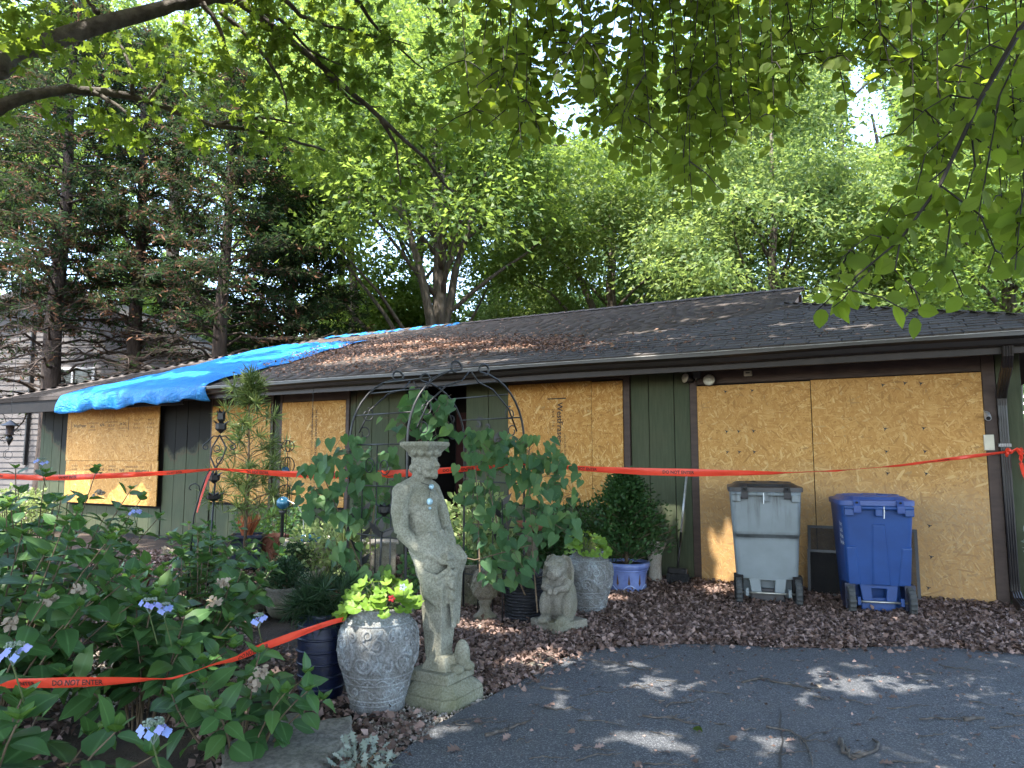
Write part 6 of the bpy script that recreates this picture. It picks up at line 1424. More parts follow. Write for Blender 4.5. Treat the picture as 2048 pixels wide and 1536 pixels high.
# bird feeder at the left edge
p = atY(20, 862, 10.5); T = thing('bird_feeder', 'dark lantern-shaped bird feeder hanging by the neighbour wall at the left edge', 'bird feeder', p)
MB().lathe([(.005, .16), (.02, .15), (.11, .085), (.125, .075), (.06, .07)], 16).build('roof', m_gutter, T, smooth=True); MB().lathe([(.055, .07), (.05, -.04), (.075, -.055), (.03, -.07)], 14).build('seed_tube', m_brown, T, smooth=True); MB().lathe([(.03, -.07), (.05, -.11), (.035, -.15), (.004, -.22)], 10).build('finial', m_black, T, smooth=True)
mb = MB(); iron(mb, [(0, 0, .15), (.02, 0, .24), (-.005, 0, .30), (.01, 0, .9), (0, 0, 2.3)], .003); mb.build('wire', m_black, T)
mb = MB(); iron(mb, scroll2((0, 0, -.35), .08, 1.57, 1.6, 1, (1, 0, 0)), .004); iron(mb, [(0, 0, -.22), (0, 0, -.27)], .003); mb.build('wire_curl', m_black, T)
# ================================================================ barrier tape
def ribbon(P, width, twist, thing_, m=m_tape, name='ribbon', n=140, texts=(), fold=.35):
    P = np.array(P); seg = np.linalg.norm(np.diff(P, axis=0), axis=1); cs = np.concatenate([[0], np.cumsum(seg)]); T_ = cs[-1]
    Sx = np.linspace(0, T_, n); C = np.stack([np.interp(Sx, cs, P[:, k]) for k in range(3)], -1)
    tan = unit(np.gradient(C, axis=0)); w_ = np.interp(Sx / T_, np.linspace(0, 1, len(width)), width); tw_ = np.interp(Sx / T_, np.linspace(0, 1, len(twist)), twist)
    up = np.array([0, 0, 1.]); side = unit(np.cross(tan, up)); upp = np.cross(side, tan)
    W = upp * np.cos(tw_)[:, None] + side * np.sin(tw_)[:, None]; Nn = np.cross(tan, W)
    if np.mean(Nn[:, 1]) > 0: Nn = -Nn
    V = []; K = 6
    rip = np.sin(Sx * 9) * .004 + np.sin(Sx * 23 + 1) * .002
    for i in range(n):
        for k in range(K):
            q = k / (K - 1) - .5; V.append(C[i] + W[i] * w_[i] * q + Nn[i] * (fold * w_[i] * (.25 - q * q) + rip[i] * math.sin(q * 5)))
    fs = [(i * K + k, i * K + k + 1, (i + 1) * K + k + 1, (i + 1) * K + k) for i in range(n - 1) for k in range(K - 1)]
    o = MB().add(V, fs).build(name, m, thing_, smooth=True)
    for s0, tx, sz in texts:
        vs, tf = text_mesh(tx, sz, 'CENTER', True); out = []
        for a, b, _ in vs:
            s_ = min(max(s0 * T_ + a, 0), T_); c = np.array([np.interp(s_, Sx, C[:, k]) for k in range(3)]); wv = np.array([np.interp(s_, Sx, W[:, k]) for k in range(3)]); nv = np.array([np.interp(s_, Sx, Nn[:, k]) for k in range(3)]); ww = np.interp(s_, Sx, w_)
            q = b / max(ww, .01); r_ = np.interp(s_, Sx, rip) * math.sin(q * 5)
            out.append(c + wv * b + nv * (fold * ww * (.25 - q * q) + r_ + .0025))
        MB().add(out, tf).build('lettering', m_ink, o)
    return o
TP = thing('barrier_tape', 'long red DO NOT ENTER tape strung from the left edge to the garage post', 'tape')
e_ = hw(-.15, .10, 0); e_[2] = atY(1992, 904, e_[1])[2]
sag = lambda L: [atY(*q) for q in L]
ribbon(sag([(-60, 950, 8.2), (0, 952, 8.0), (60, 955, 7.8), (135, 955, 7.5), (230, 951, 7.2), (330, 946, 6.9), (436, 938, 6.66)]), [.06, .06, .06, .05, .03], [.3, .25, .1, .4, .9], TP, texts=((.12, 'DO NOT ENTER', .036), (.45, 'DO NOT ENTER', .040), (.86, 'DO NOT ENTER', .026)))
ribbon(sag([(436, 938, 6.66), (500, 943, 6.5), (570, 948, 6.35), (640, 950, 6.2), (700, 950, 6.1), (780, 948, 6.0), (850, 944, 6.0), (900, 940, 6.02), (960, 936, 6.05), (1010, 932, 6.08), (1058, 929, 6.1)]), [.03, .045, .056, .06, .064, .06, .045, .03], [.8, .5, .2, .1, .1, .3, .5, .9], TP, texts=((.16, 'DO NOT ENTER', .034), (.40, 'DO NOT ENTER', .040), (.80, 'DO NOT ENTER', .036)))
ribbon(sag([(1058, 929, 6.1), (1120, 934, 6.06), (1200, 939, 6.02), (1290, 943, 6.0), (1370, 945, 6.0), (1440, 946, 6.0), (1560, 946, 6.05)]) + sag([(1680, 941, 6.1), (1800, 931, 6.2), (1900, 918, 6.35)]) + [e_], [.03, .046, .06, .064, .045, .02, .02, .028, .034, .036, .03], [.9, .5, .15, .1, .5, 1.1, 1.3, .9, .5, .4, .8], TP, n=220, texts=((.10, 'DO NOT ENTER', .030), (.27, 'DO NOT ENTER', .036), (.80, 'DO NOT ENTER', .018)))
mb = MB(); 
for k in range(7): a = k * .9; mb.ball(e_ + np.array([.015 * math.cos(a), -.03 + .01 * math.sin(a), .018 * math.sin(a * 1.7)]), (.032, .014, .02), 10, 6, (a, a * .6, a * .3))
mb.build('knot', m_tape, TP, smooth=True)
d0 = e_ + np.array([.02, -.04, 0])
ribbon([d0, d0 + [.05, -.01, .03], d0 + [.08, -.02, -.02], d0 + [.075, -.01, -.10], d0 + [.09, -.02, -.20], d0 + [.11, -.02, -.26]], [.02, .04, .05, .05, .035, .03], [.2, .8, .4, .9, .3, 1.2], TP, name='loose_end', n=40, fold=.6)
ribbon([d0, d0 + [.09, .0, .035], d0 + [.10, .0, .0], d0 + [.07, -.01, -.07]], [.02, .03, .03, .02], [.2, 1.0, .4, .9], TP, name='loose_end', n=24, fold=.6)
ribbon([atY(421, 942, 6.6), atY(412, 965, 6.58), atY(402, 995, 6.56), atY(394, 1025, 6.55)], [.03, .02, .025, .02], [.9, .7, 1.1, .8], TP, name='loose_end', n=40)
TP2 = thing('barrier_tape', 'low red DO NOT ENTER tape running through the hydrangea to the nearest urn', 'tape')
ribbon(sag([(-60, 1366, 3.05), (0, 1367, 3.02), (90, 1366, 3.0), (200, 1363, 3.0), (290, 1359, 3.02), (345, 1356, 3.04), (366, 1350, 3.06)]), [.04, .042, .042, .042, .04, .03, .018], [.3, .2, .15, .2, .4, .8, 1.2], TP2, texts=((.30, 'ENTER', .026), (.54, 'DO NOT ENTER', .028)))
ribbon(sag([(366, 1350, 3.06), (400, 1338, 3.16), (430, 1328, 3.25), (470, 1318, 3.38), (510, 1300, 3.5), (580, 1274, 3.7), (640, 1252, 3.9), (668, 1243, 4.0), (690, 1238, 4.08)]), [.018, .02, .03, .04, .042, .042, .04, .034, .03], [1.2, .9, .6, .4, .2, .2, .2, .3, .4], TP2, texts=((.40, 'DO NOT ENTER', .026),))
# ================================================================ garden plants
def hydrangea(label, p, r, h, n_st, lsize, keep, m=m_hyd, nodes=(5, 7), flowers=(), back=0.):
    T = thing('hydrangea_shrub', label, 'shrub', p, 0, 'hydrangea shrubs'); st = MB(); Pp = []; Dd = []; Nn = []; Ss = []; Y_ = ([], [], [], [])
    for i in range(n_st):
        a = R.uniform(0, 6.283); q = math.sqrt(R.random()); ex = np.array([r * q * math.cos(a), r * q * math.sin(a), h * (1 - .38 * q * q) * R.uniform(.72, 1.05)])
        b = np.array([ex[0] * .25, ex[1] * .25, -.03]); mid = (b + ex) / 2 + np.array([-ex[0], -ex[1], 0]) * .08 + np.array([0, 0, .06]) + rng.normal(size=3) * .03
        pt = lambda t: (1 - t) ** 2 * b + 2 * t * (1 - t) * mid + t * t * ex
        st.tube([pt(t) for t in np.linspace(0, 1, 6)], [.0065, .006, .005, .0045, .004, .003], 4, cap=False)
        nn = R.randint(*nodes); a0 = R.uniform(0, 3.14)
        for k in range(nn):
            t = .34 + .62 * k / max(1, nn - 1); c = pt(t); tt = unit(pt(min(1, t + .05)) - pt(t - .05)); s1 = unit(np.cross(tt, [math.cos(a0), math.sin(a0), .3])); s1 = s1 if k % 2 else np.cross(tt, s1)
            for sg in (-1, 1):
                d = unit(s1 * sg + tt * (.25 + .5 * k / nn) + np.array([0, 0, .05 - .35 * (1 - k / nn)])); Pp.append(c + d * .02); Dd.append(d); Nn.append(unit(tt * .8 + np.array([0, -.15, .6]) + rng.normal(size=3) * .22)); Ss.append(lsize * R.uniform(.75, 1.15) * (1 - .22 * (k == nn - 1)))
        for j in range(4):
            aa = a0 + j * 1.571; d = unit(np.array([math.cos(aa), math.sin(aa), .9]))
            for lst, v in zip(Y_, (ex, d, unit(np.array([-math.cos(aa), -math.sin(aa), 1.])), lsize * R.uniform(.3, .5))): lst.append(v)
    o = st.build('stems', m_wstem, T, smooth=True); o['kind'] = 'stuff'
    for grp, tm in enumerate((OVATE, OVATE2, OVATE3)):      # three leaf shapes
        ix = np.arange(grp, len(Pp), 3); plant_leaves(T, tm, np.array(Pp)[ix], np.array(Dd)[ix], np.array(Nn)[ix], np.array(Ss)[ix], m, keep=keep // 3)
    plant_leaves(T, OVATE2, *[np.array(v) for v in Y_], m_hydy, mass='young_leaves')
    for (px, py, Y, sz, dead) in flowers:
        c = atY(px, py, Y) - np.array(p); f = MB()
        if dead:
            n = 26; o = link('faded_flower_head', leaves_mesh('faded_flower_head', ROUND, c + rng.normal(size=(n, 3)) * sz * .32 * np.array([1, 1, .45]), rdir(n), rdir(n, .6), .026), m_deadflower, T); o['kind'] = 'stuff'; continue
        for k in range(60): a = R.uniform(0, 6.28); q = math.sqrt(R.random()) * sz * .42; f.ball(c + np.array([q * math.cos(a), q * math.sin(a), .015 * (1 - (q / sz) ** 2) + R.uniform(0, .008)]), .0042, 5, 4)
        for k in range(7): a = k * .9; f.tube([c + np.array([0, 0, -.05]), c + np.array([.4 * sz * math.cos(a), .4 * sz * math.sin(a), 0])], .0015, 3, cap=False)
        hd = f.build('flower_head', m_bud, T, smooth=True); MB().tube([c + np.array([.02, .05, -.2]), c + np.array([0, 0, -.05])], .0028, 4).build('stalk', m_stem, hd)
        for k in range(8):
            a = k * .785 + R.uniform(-.2, .2); fc = c + np.array([sz * .52 * math.cos(a), sz * .52 * math.sin(a), R.uniform(-.02, .005)]); nrm = unit(np.array([.4 * math.cos(a), .4 * math.sin(a) - .8, .5])); x1 = unit(np.cross(nrm, [0, .3, 1])); y1 = np.cross(nrm, x1); dl = [x1 * math.cos(b) + y1 * math.sin(b) for b in (0.3, 1.87, 3.44, 5.01)]
            link('floret', leaves_mesh('floret', (ROUND[0] * np.array([1.08, 1, .4]), ROUND[1], ROUND[2]), [fc] * 4, dl, [nrm] * 4, .0155, rnd=np.array([R.random()] * 4)), m_flower, hd)
    return T
G_ = lambda px, py: gnd(px, py)
hydrangea('large leaved hydrangea filling the bottom left corner, closest to the camera', (-1.78, 2.42, 0), .56, .62, 26, .165, 150, nodes=(4, 5), flowers=((308, 1455, 2.25, .075, 0), (28, 1300, 2.4, .07, 0)))
hydrangea('hydrangea at the left edge above the lower red tape', (-2.75, 3.75, 0), .85, 1.16, 46, .15, 210, flowers=((300, 1206, 3.45, .075, 0), (22, 1245, 3.2, .06, 1), (100, 1200, 3.3, .05, 1), (160, 1180, 3.4, .05, 1), (430, 1205, 3.9, .05, 1)))
hydrangea('hydrangea with pale blue flower heads in front of the far left board', (-3.55, 5.35, 0), .95, 1.36, 46, .14, 120, flowers=((82, 922, 5.2, .075, 0), (270, 1022, 4.9, .06, 0), (200, 985, 5.3, .05, 1), (335, 1100, 4.6, .05, 1)))
hydrangea('low hydrangea shoots between the navy pot and the lower tape', (-1.28, 3.50, 0), .40, .50, 12, .13, 110, nodes=(4, 5), flowers=((518, 1236, 3.7, .055, 0), (520, 1345, 3.2, .05, 1), (505, 1370, 3.2, .05, 1)))
hydrangea('hydrangea with drooping leaves beside the square navy pot', (-2.15, 5.0, 0), .55, .88, 22, .15, 90)
hydrangea('hydrangea in the middle of the bed, in front of the terracotta pot', (-1.98, 3.95, 0), .52, .72, 22, .145, 100, flowers=((330, 1215, 3.6, .05, 0), (445, 1165, 3.9, .05, 1)))
hydrangea('hydrangea at the back of the bed, close to the wall, without open flowers', (-3.0, 6.9, 0), .85, .80, 30, .13, 60, flowers=((395, 1062, 6.2, .05, 1),))
# ---- vines on the arbor
def vine(label, blobs, stems, keep, lsize=.095):
    base = atY(*stems[0][0]); T = thing('climbing_vine', label, 'vine', (base[0], base[1], 0), 0, 'vines on the iron arbor'); B0 = np.array([base[0], base[1], 0])
    st = MB()
    for s_ in stems: st.tube([atY(*q) - B0 for q in s_], [.007 * (1 - .6 * i / len(s_)) for i in range(len(s_))], 5, cap=False)
    Pp = []; Dd = []; Nn = []
    for (px, py, rx, ry, Y, n) in blobs:
        c = atY(px, py, Y) - B0; sx, sz = rx / F * Y, ry / F * Y
        for k in range(int(n * .78)):
            a = R.uniform(0, 6.28); q = R.random() ** .55; P = c + np.array([sx * q * math.cos(a), R.uniform(-.22, .22), sz * q * math.sin(a)]); Pp.append(P); Dd.append(unit(np.array([R.uniform(-.8, .8), -.35, -.75]) + rng.normal(size=3) * .25)); Nn.append(unit(np.array([R.uniform(-.4, .4), -.75, .65]) + rng.normal(size=3) * .25))
            if k % 3 == 0: st.tube([c + (P - c) * .2 + rng.normal(size=3) * .03, (c + P) / 2 + rng.normal(size=3) * .03, P], .0022, 4, cap=False)
    st.build('stems', m_wstem, T, smooth=True)['kind'] = 'stuff'
    plant_leaves(T, HEART, Pp, Dd, Nn, [lsize * R.uniform(.6, 1.2) for _ in Pp], m_vine, keep=keep); return T
vine('heart leaved vine over the left side of the arbor, left of the statue', [(690, 905, 60, 40, 5.75, 48), (640, 960, 50, 50, 5.6, 34), (720, 985, 60, 60, 5.7, 50), (760, 930, 45, 45, 5.9, 30), (690, 1060, 40, 60, 5.7, 24), (770, 1010, 50, 50, 5.8, 26), (735, 1170, 50, 35, 5.0, 24), (640, 1000, 40, 40, 5.6, 18), (680, 1130, 40, 30, 5.5, 14)],
     [[(700, 1210, 5.8), (697, 1050, 5.8), (698, 900, 5.8)], [(745, 1230, 5.4), (740, 1080, 5.6), (760, 930, 5.8)], [(800, 1180, 5.7), (720, 1130, 5.6), (650, 960, 5.6)]], 110)
vine('vine sprays standing above the head of the statue', [(850, 812, 62, 34, 5.7, 42), (800, 850, 40, 22, 5.7, 14), (860, 862, 34, 30, 5.7, 18), (890, 800, 26, 20, 5.7, 10), (828, 780, 26, 14, 5.7, 6), (905, 850, 20, 14, 5.7, 4)], [[(846, 1210, 5.5), (845, 950, 5.6), (838, 880, 5.7), (850, 810, 5.7)], [(838, 880, 5.7), (800, 840, 5.7)], [(838, 890, 5.7), (880, 810, 5.7)]], 80, .10)
vine('dense heart leaved vine over the right side of the arbor, above the rabbit', [(960, 885, 60, 28, 6.0, 46), (1060, 900, 60, 40, 5.9, 56), (1110, 950, 50, 50, 5.8, 46), (1000, 940, 60, 40, 6.0, 40), (1090, 1030, 70, 60, 5.9, 64), (1020, 1080, 60, 60, 5.9, 44), (960, 1010, 40, 60, 5.9, 34), (1040, 1140, 70, 38, 6.0, 46), (985, 1120, 40, 24, 5.8, 8), (940, 960, 30, 60, 6.0, 22), (1130, 1000, 34, 50, 5.8, 24), (1010, 880, 50, 20, 6.0, 24)],
     [[(1075, 1225, 5.9), (1065, 1100, 5.9), (1057, 930, 6.0), (1060, 870, 6.0)], [(1050, 1190, 6.0), (1000, 1070, 5.9), (960, 900, 6.0)], [(905, 1110, 5.8), (950, 1120, 5.8), (1060, 1090, 5.8)], [(960, 1150, 5.8), (955, 1000, 5.9), (950, 900, 6.0)]], 190)
# ---- small leaved shrubs
def shrub(name, label, p, r, h, n, lsize, m, tm=DIA, cat='shrub', group=None, z0=0., up=.8, stem=True):
    T = thing(name, label, cat, p, 0, group); d = rdir(n); q = rng.random(n) ** .4; P = d * q[:, None] * np.array([r, r, h / 2]) + np.array([0, 0, z0 + h / 2]); P += rng.normal(size=(n, 3)) * .02
    k = P[:, 2] > z0 * .9; P = P[k]; n = len(P)
    if stem:
        st = MB()
        for i in range(18): e_ = P[R.randrange(n)]; st.tube([(0, 0, z0 - .02), e_ * np.array([.5, .5, .6]), e_], .004, 4, cap=False)
        st.build('stems', m_wstem, T)['kind'] = 'stuff'
    plant_leaves(T, tm, P, unit(d[k] + rng.normal(size=(n, 3)) * .4), rdir(n, up), lsize * (.6 + .7 * rng.random(n)), m); return T
q = lambda px, py, Y: (atY(px, py, Y)[0], Y, 0)
shrub('variegated_shrub', 'pale variegated shrub lit by the sun, behind the right side of the arbor', q(955, 1000, 7.6), .42, 1.15, 1600, .06, m_lightshrub, OVATE2)
shrub('variegated_shrub', 'pale sunlit shrub behind the pale basket-weave pot', q(655, 1045, 7.9), .50, .72, 1500, .055, m_lightshrub, OVATE2)
shrub('box_shrub', 'bright green shrub close behind the statue', q(880, 1075, 7.0), .38, .62, 900, .06, m_vine, OVATE2)
shrub('box_shrub', 'small leafy green shrub at the foot of the far left board', hw(15.3, .7, 0), .55, .85, 1500, .06, m_lightshrub, OVATE2)
shrub('box_shrub', 'dim green shrub below the board behind the wire sphere stake', hw(8.7, .7, 0), .6, .75, 1400, .06, m_vine, OVATE2)
shrub('box_shrub', 'green shrub under the boards right of the house number', hw(4.6, .8, 0), .55, .7, 1300, .06, m_vine, OVATE2)
shrub('trailing_plant', 'small grey-green leaved sprig poking in at the right edge', q(2088, 1080, 6.4), .16, .9, 150, .07, m_dusty, OVATE3)
shrub('dusty_plant', 'pale grey-green lobed plant at the bottom edge beside the stone slab', (gnd(722, 1545)[0], gnd(722, 1545)[1], 0), .13, .10, 120, .055, m_dusty, OAK, cat='plant')
# glass-bright sedge tuft and dried stems
def tuft(name, label, p, n, L, m, spread=.5, w=.6, z0=0., cat='plant', droop=.0):
    T = thing(name, label, cat, p); a = rng.uniform(0, 6.283, n); s_ = rng.random(n) * spread; d = unit(np.stack([np.cos(a) * s_, np.sin(a) * s_, np.ones(n)], -1) + rng.normal(size=(n, 3)) * .12); b = np.stack([np.cos(a) * .05 * rng.random(n), np.sin(a) * .05 * rng.random(n), np.full(n, z0)], -1)
    tm = (BLADE[0] * np.array([w, 1, 1]), BLADE[1], BLADE[2]); o = link('blades', leaves_mesh('blades', tm, b, d, rdir(n), L * (.5 + .6 * rng.random(n))), m, T); o['kind'] = 'stuff'; return T
tuft('dried_stems', 'dried orange stems standing in the square navy pot', BSQ, 120, .34, m_orange, .5, .9, .38)
tuft('sedge_tuft', 'bright grassy tuft beside the pale planter box', q(692, 1060, 7.5), 260, .30, m_lightshrub, 1.0, .5, .45)
# ---- hosta in the squat grey pot
T = thing('hosta_plant', 'hosta with broad pale ribbed leaves in front of the square navy pot', 'plant', HOSP); n = 26; a = rng.uniform(0, 6.283, n); el_ = rng.uniform(.25, 1.0, n); d = np.stack([np.cos(a) * np.cos(el_), np.sin(a) * np.cos(el_), np.sin(el_)], -1); P = d * rng.uniform(.10, .26, (n, 1)) + np.array([0, 0, .19])
st = MB(); [st.tube([(0, 0, .16), pp * .6 + np.array([0, 0, .06]), pp], .004, 4, cap=False) for pp in P]; st.build('stems', m_stem, T)['kind'] = 'stuff'
plant_leaves(T, OVATE3, P, unit(d * np.array([1, 1, .3]) + np.array([0, 0, -.1])), np.tile([0, -.3, 1.], (n, 1)), .24 * (.7 + .5 * rng.random(n)), m_hosta, keep=26)
# ---- needle plants
def needle_plant(name, label, p, whorls, m, L, per, w=.5, cat='plant', stems=None):
    T = thing(name, label, cat, p)
    W = np.array([x for x, _ in whorls]); A = np.array([x for _, x in whorls]); n = len(W) * per; ci = np.repeat(np.arange(len(W)), per)
    d = unit(A[ci] * .45 + rdir(n)); tm = (BLADE[0] * np.array([w, 1, 1]), BLADE[1], BLADE[2])
    o = link('needles', leaves_mesh('needles', tm, W[ci], d, rdir(n, .6), L * (.8 + .4 * rng.random(n))), m, T); o['kind'] = 'stuff'
    if stems: stems.build('stem', m_wstem, T, smooth=True)
    return T
UY = 8.3; ub = atY(488, 1100, UY); ub[2] = 0; top = atY(487, 752, UY)[2]; st = MB(); st.tube([(0, 0, -.02), (.02, 0, top * .5), (-.01, 0, top * .95)], [.022, .016, .006], 6); wh = []
for k in range(15): z = top * (.86 + .14 * k / 14); wh.append((np.array([R.uniform(-.03, .03), 0, z]), np.array([0, 0, .8])))
for k in range(62):
    z = top * R.uniform(.30, .95); t = z / top; rr = R.uniform(.25, 1) * (.14 + .40 * min(1, (1 - t) * 2.4)); a = R.uniform(0, 6.283); e_ = np.array([rr * math.cos(a), rr * math.sin(a) * .8, z + R.uniform(-.02, .06)]); st.tube([(0, 0, z - rr * .35), e_ * np.array([.5, .5, 1]) - np.array([0, 0, rr * .12]), e_], .005, 4, cap=False); wh.append((e_, unit(np.array([math.cos(a), math.sin(a), .9]))))
needle_plant('umbrella_pine', 'tall umbrella pine with whorls of long needles in front of a boarded window', ub, wh, m_umb, .18, 30, .72, 'tree', st)
wh = [(np.array([R.uniform(-.15, .15), R.uniform(-.15, .10), R.uniform(.44, .64)]), np.array([0, -.2, .4])) for _ in range(34)]; st = MB()
for x, _ in wh: st.tube([(0, 0, .44), x * np.array([.5, .5, 1]) - np.array([0, 0, .02]), x], .004, 4, cap=False)
needle_plant('dwarf_pine', 'dark shaggy needle plant in the tall navy pot', NAVY, wh, m_needle, .125, 60, .3, 'plant', st)
# ---- little conifers
def dwarf(name, label, p, z0, r, h, n, m, tip=None, ntip=0, size=.06, cat='plant'):
    T = thing(name, label, cat, p); st = MB(); st.tube([(0, 0, z0 - .05), (.01, 0, z0 + h * .5), (0, 0, z0 + h * .95)], [.02, .014, .004], 6); nb = max(20, n // 45); Pp = []; Dd = []
    for k in range(nb):
        t = (k / nb) ** .85; z = z0 + h * (.04 + .9 * t); rr = r * (1 - t) ** .75 * R.uniform(.45, 1.4) + .03; a = k * 2.4; e_ = np.array([rr * math.cos(a), rr * math.sin(a), z + rr * .30]); b = np.array([0, 0, z - rr * .1]); st.tube([b, (b + e_) / 2, e_], .004, 4, cap=False)
        m_ = n // nb; tt = rng.uniform(.3, 1.05, m_); pp = b + (e_ - b) * tt[:, None] + rng.normal(size=(m_, 3)) * .042 * np.array([1, 1, .6]); Pp.append(pp); Dd.append(unit((e_ - b) * .9 / max(.05, rr) + rng.normal(size=(m_, 3)) * .55 + [0, 0, .2]))
    st.build('trunk', m_wstem, T, smooth=True); Pp = np.vstack(Pp); Dd = np.vstack(Dd); n = len(Pp); tm = (DIA[0] * np.array([.7, 1, 1]), DIA[1], DIA[2])
    o = link('foliage', leaves_mesh('foliage', tm, Pp, Dd, rdir(n, .4), size * (.6 + .7 * rng.random(n))), m, T); o['kind'] = 'stuff'; return T
dwarf('dwarf_cypress', 'dark bushy dwarf conifer in the periwinkle planter', BP, .29, .42, .98, 8200, m_cyp, size=.052)
dwarf('dwarf_fir', 'little dark fir in the round grey pot', FIRP, .23, .17, .24, 2200, m_needle, size=.032)
dwarf('dwarf_fir', 'small dark fir in the pale basket-weave bowl', gnd(585, 1190) + [-.02, .15, 0], .22, .16, .26, 1600, m_needle, size=.03)
shrub('spreading_juniper', 'low dark spreading juniper under the boards, left of the blue planter', hw(4.0, .62, 0), .62, .9, 3600, .045, m_cyp)
# ================================================================ ground litter
def scatter(n, xr, yr, ok):
    x = rng.uniform(*xr, n); y = rng.uniform(*yr, n); k = ok(x, y); return x[k], y[k]
def uof(x, y): return (x - HO[0]) * HU[0] + (y - HO[1]) * HU[1], (x - HO[0]) * HV[0] + (y - HO[1]) * HV[1]
def litter(name, label, x, y, size, m, lift=.03, tm=None, z0=0.0, flat=1.6):
    n = len(x); tm = tm or LIT
    P = np.stack([x, y, z0 + lift * rng.random(n) ** 1.3], -1); d = rdir(n); d[:, 2] *= .35; d = unit(d)
    o = link(name, leaves_mesh(name, tm, P, d, rdir(n, flat), size * (.6 + .8 * rng.random(n))), m); return tag(o, label, name.replace('_', ' '), kind='stuff')
def beyond(x, y, soft=.05):
    return ~in_poly(x + rng.normal(size=x.shape) * soft, y + rng.normal(size=x.shape) * soft - .02, DRP)
def ok1(x, y):
    u, v = uof(x, y); return beyond(x, y, .05 + .10 * (rng.random(x.shape) < .25)) & (v > .02)
x1, y1 = scatter(150000, (-.5, 6.5), (4.4, 9.6), ok1)
litter('dry_leaves', 'thick brown carpet of dry oak leaves between driveway and garage', x1, y1, .042, m_litter, .05)
def ok2(x, y):
    u, v = uof(x, y); g = np.sin(x * 3.1 + 1) * np.cos(y * 2.7) + .5 * np.sin(x * 7 + y * 5); return beyond(x, y) & (v > .05) & (g > -.45 + rng.random(x.shape) * .5)
x2, y2 = scatter(48000, (-5.5, -.3), (2.2, 11), ok2)
litter('dry_leaves', 'scattered brown leaves over the soil among the pots', x2, y2, .046, m_litter, .035)
xd, yd = scatter(9000, (-.6, 5.5), (2.6, 5.5), lambda x, y: in_poly(x, y, DRP) & (rng.random(x.shape) < np.clip((y - 2.4) / 9, .03, .3)))
litter('leaf_crumbs', 'crumbs of leaf and bark littering the asphalt', xd, yd, .022, m_litter, .004, DIA, .014, 4)
# roof litter
mroof = rng.random(9000); up_ = []; 
for px, py, sx, sy, n in ((770, 698, 110, 16, 2600), (900, 690, 120, 12, 2200), (1060, 690, 90, 10, 1500), (640, 735, 120, 14, 1300), (880, 655 + 40, 260, 22, 1600), (1240, 670, 260, 30, 500), (640, 712, 60, 10, 900)):
    for _ in range(int(n * .7)):
        P = onplane(px + R.gauss(0, sx * .8), py + R.gauss(0, sy * .75), PR0, NR); uu, vv = np.dot(P - HO, HU), np.dot(P - HO, HV)
        if RV + .1 < vv < EV - .05 and uu < 11.0: up_.append(P + NR * (.02 + .03 * R.random()))
up_ = np.array(up_); n = len(up_); tmL = (DIA[0] * np.array([.8, 1, 1.]), DIA[1], DIA[2])
d = rdir(n); d = unit(d - NR * (d @ NR)[:, None] * .8); o = link('roof_leaves', leaves_mesh('roof_leaves', tmL, up_, d, unit(NR + rng.normal(size=(n, 3)) * .5), .055 * (.5 + .8 * rng.random(n))), m_straw); tag(o, 'rusty dead leaves and needles drifted on the roof shingles', 'dead leaves', kind='stuff')
# gravel
def pebbles(name, label, x, y, s_, m, z0=-.012):
    n = len(x); V0 = np.array([(1, 0, 0), (-1, 0, 0), (0, 1, 0), (0, -1, 0), (0, 0, .7), (0, 0, -.7)]); Fc = np.array([(0, 2, 4), (2, 1, 4), (1, 3, 4), (3, 0, 4)])
    P = np.stack([x, y, z0 + .012 * rng.random(n)], -1); X, Y, Z = axes(rdir(n), rdir(n, 1.5)); s_ = s_ * (.6 + .9 * rng.random(n)); W = P[:, None] + s_[:, None, None] * (V0[None, :, 0, None] * X[:, None] + V0[None, :, 1, None] * Y[:, None] * .8 + V0[None, :, 2, None] * Z[:, None])
    W = W.reshape(-1, 3); f = (Fc[None] + (np.arange(n) * 6)[:, None, None]).reshape(-1, 3); o = link(name, npmesh(name, W, [f], np.repeat(rng.random(n), 6), smooth=True), m); return tag(o, label, 'gravel', kind='stuff')
xg, yg = scatter(15000, (-1.15, .3), (3.0, 5.6), lambda x, y: beyond(x, y, .01) & (np.abs(x - np.interp(y, [3.0, 3.6, 4.2, 5.6], [-.72, -.55, -.45, -.1])) < .30 + rng.normal(size=x.shape) * .1))
pebbles('gravel', 'pale pea gravel strip along the edge of the driveway', xg, yg, .010, m_gravel)
xg, yg = scatter(15000, (-3.0, -.9), (4.2, 7.5), lambda x, y: np.sin(x * 2 + y * 1.4) + .4 * np.sin(5 * x - 3 * y) > -.2 + rng.random(x.shape))
pebbles('gravel', 'pale gravel showing among the pots and hydrangeas', xg, yg, .013, m_gravel)
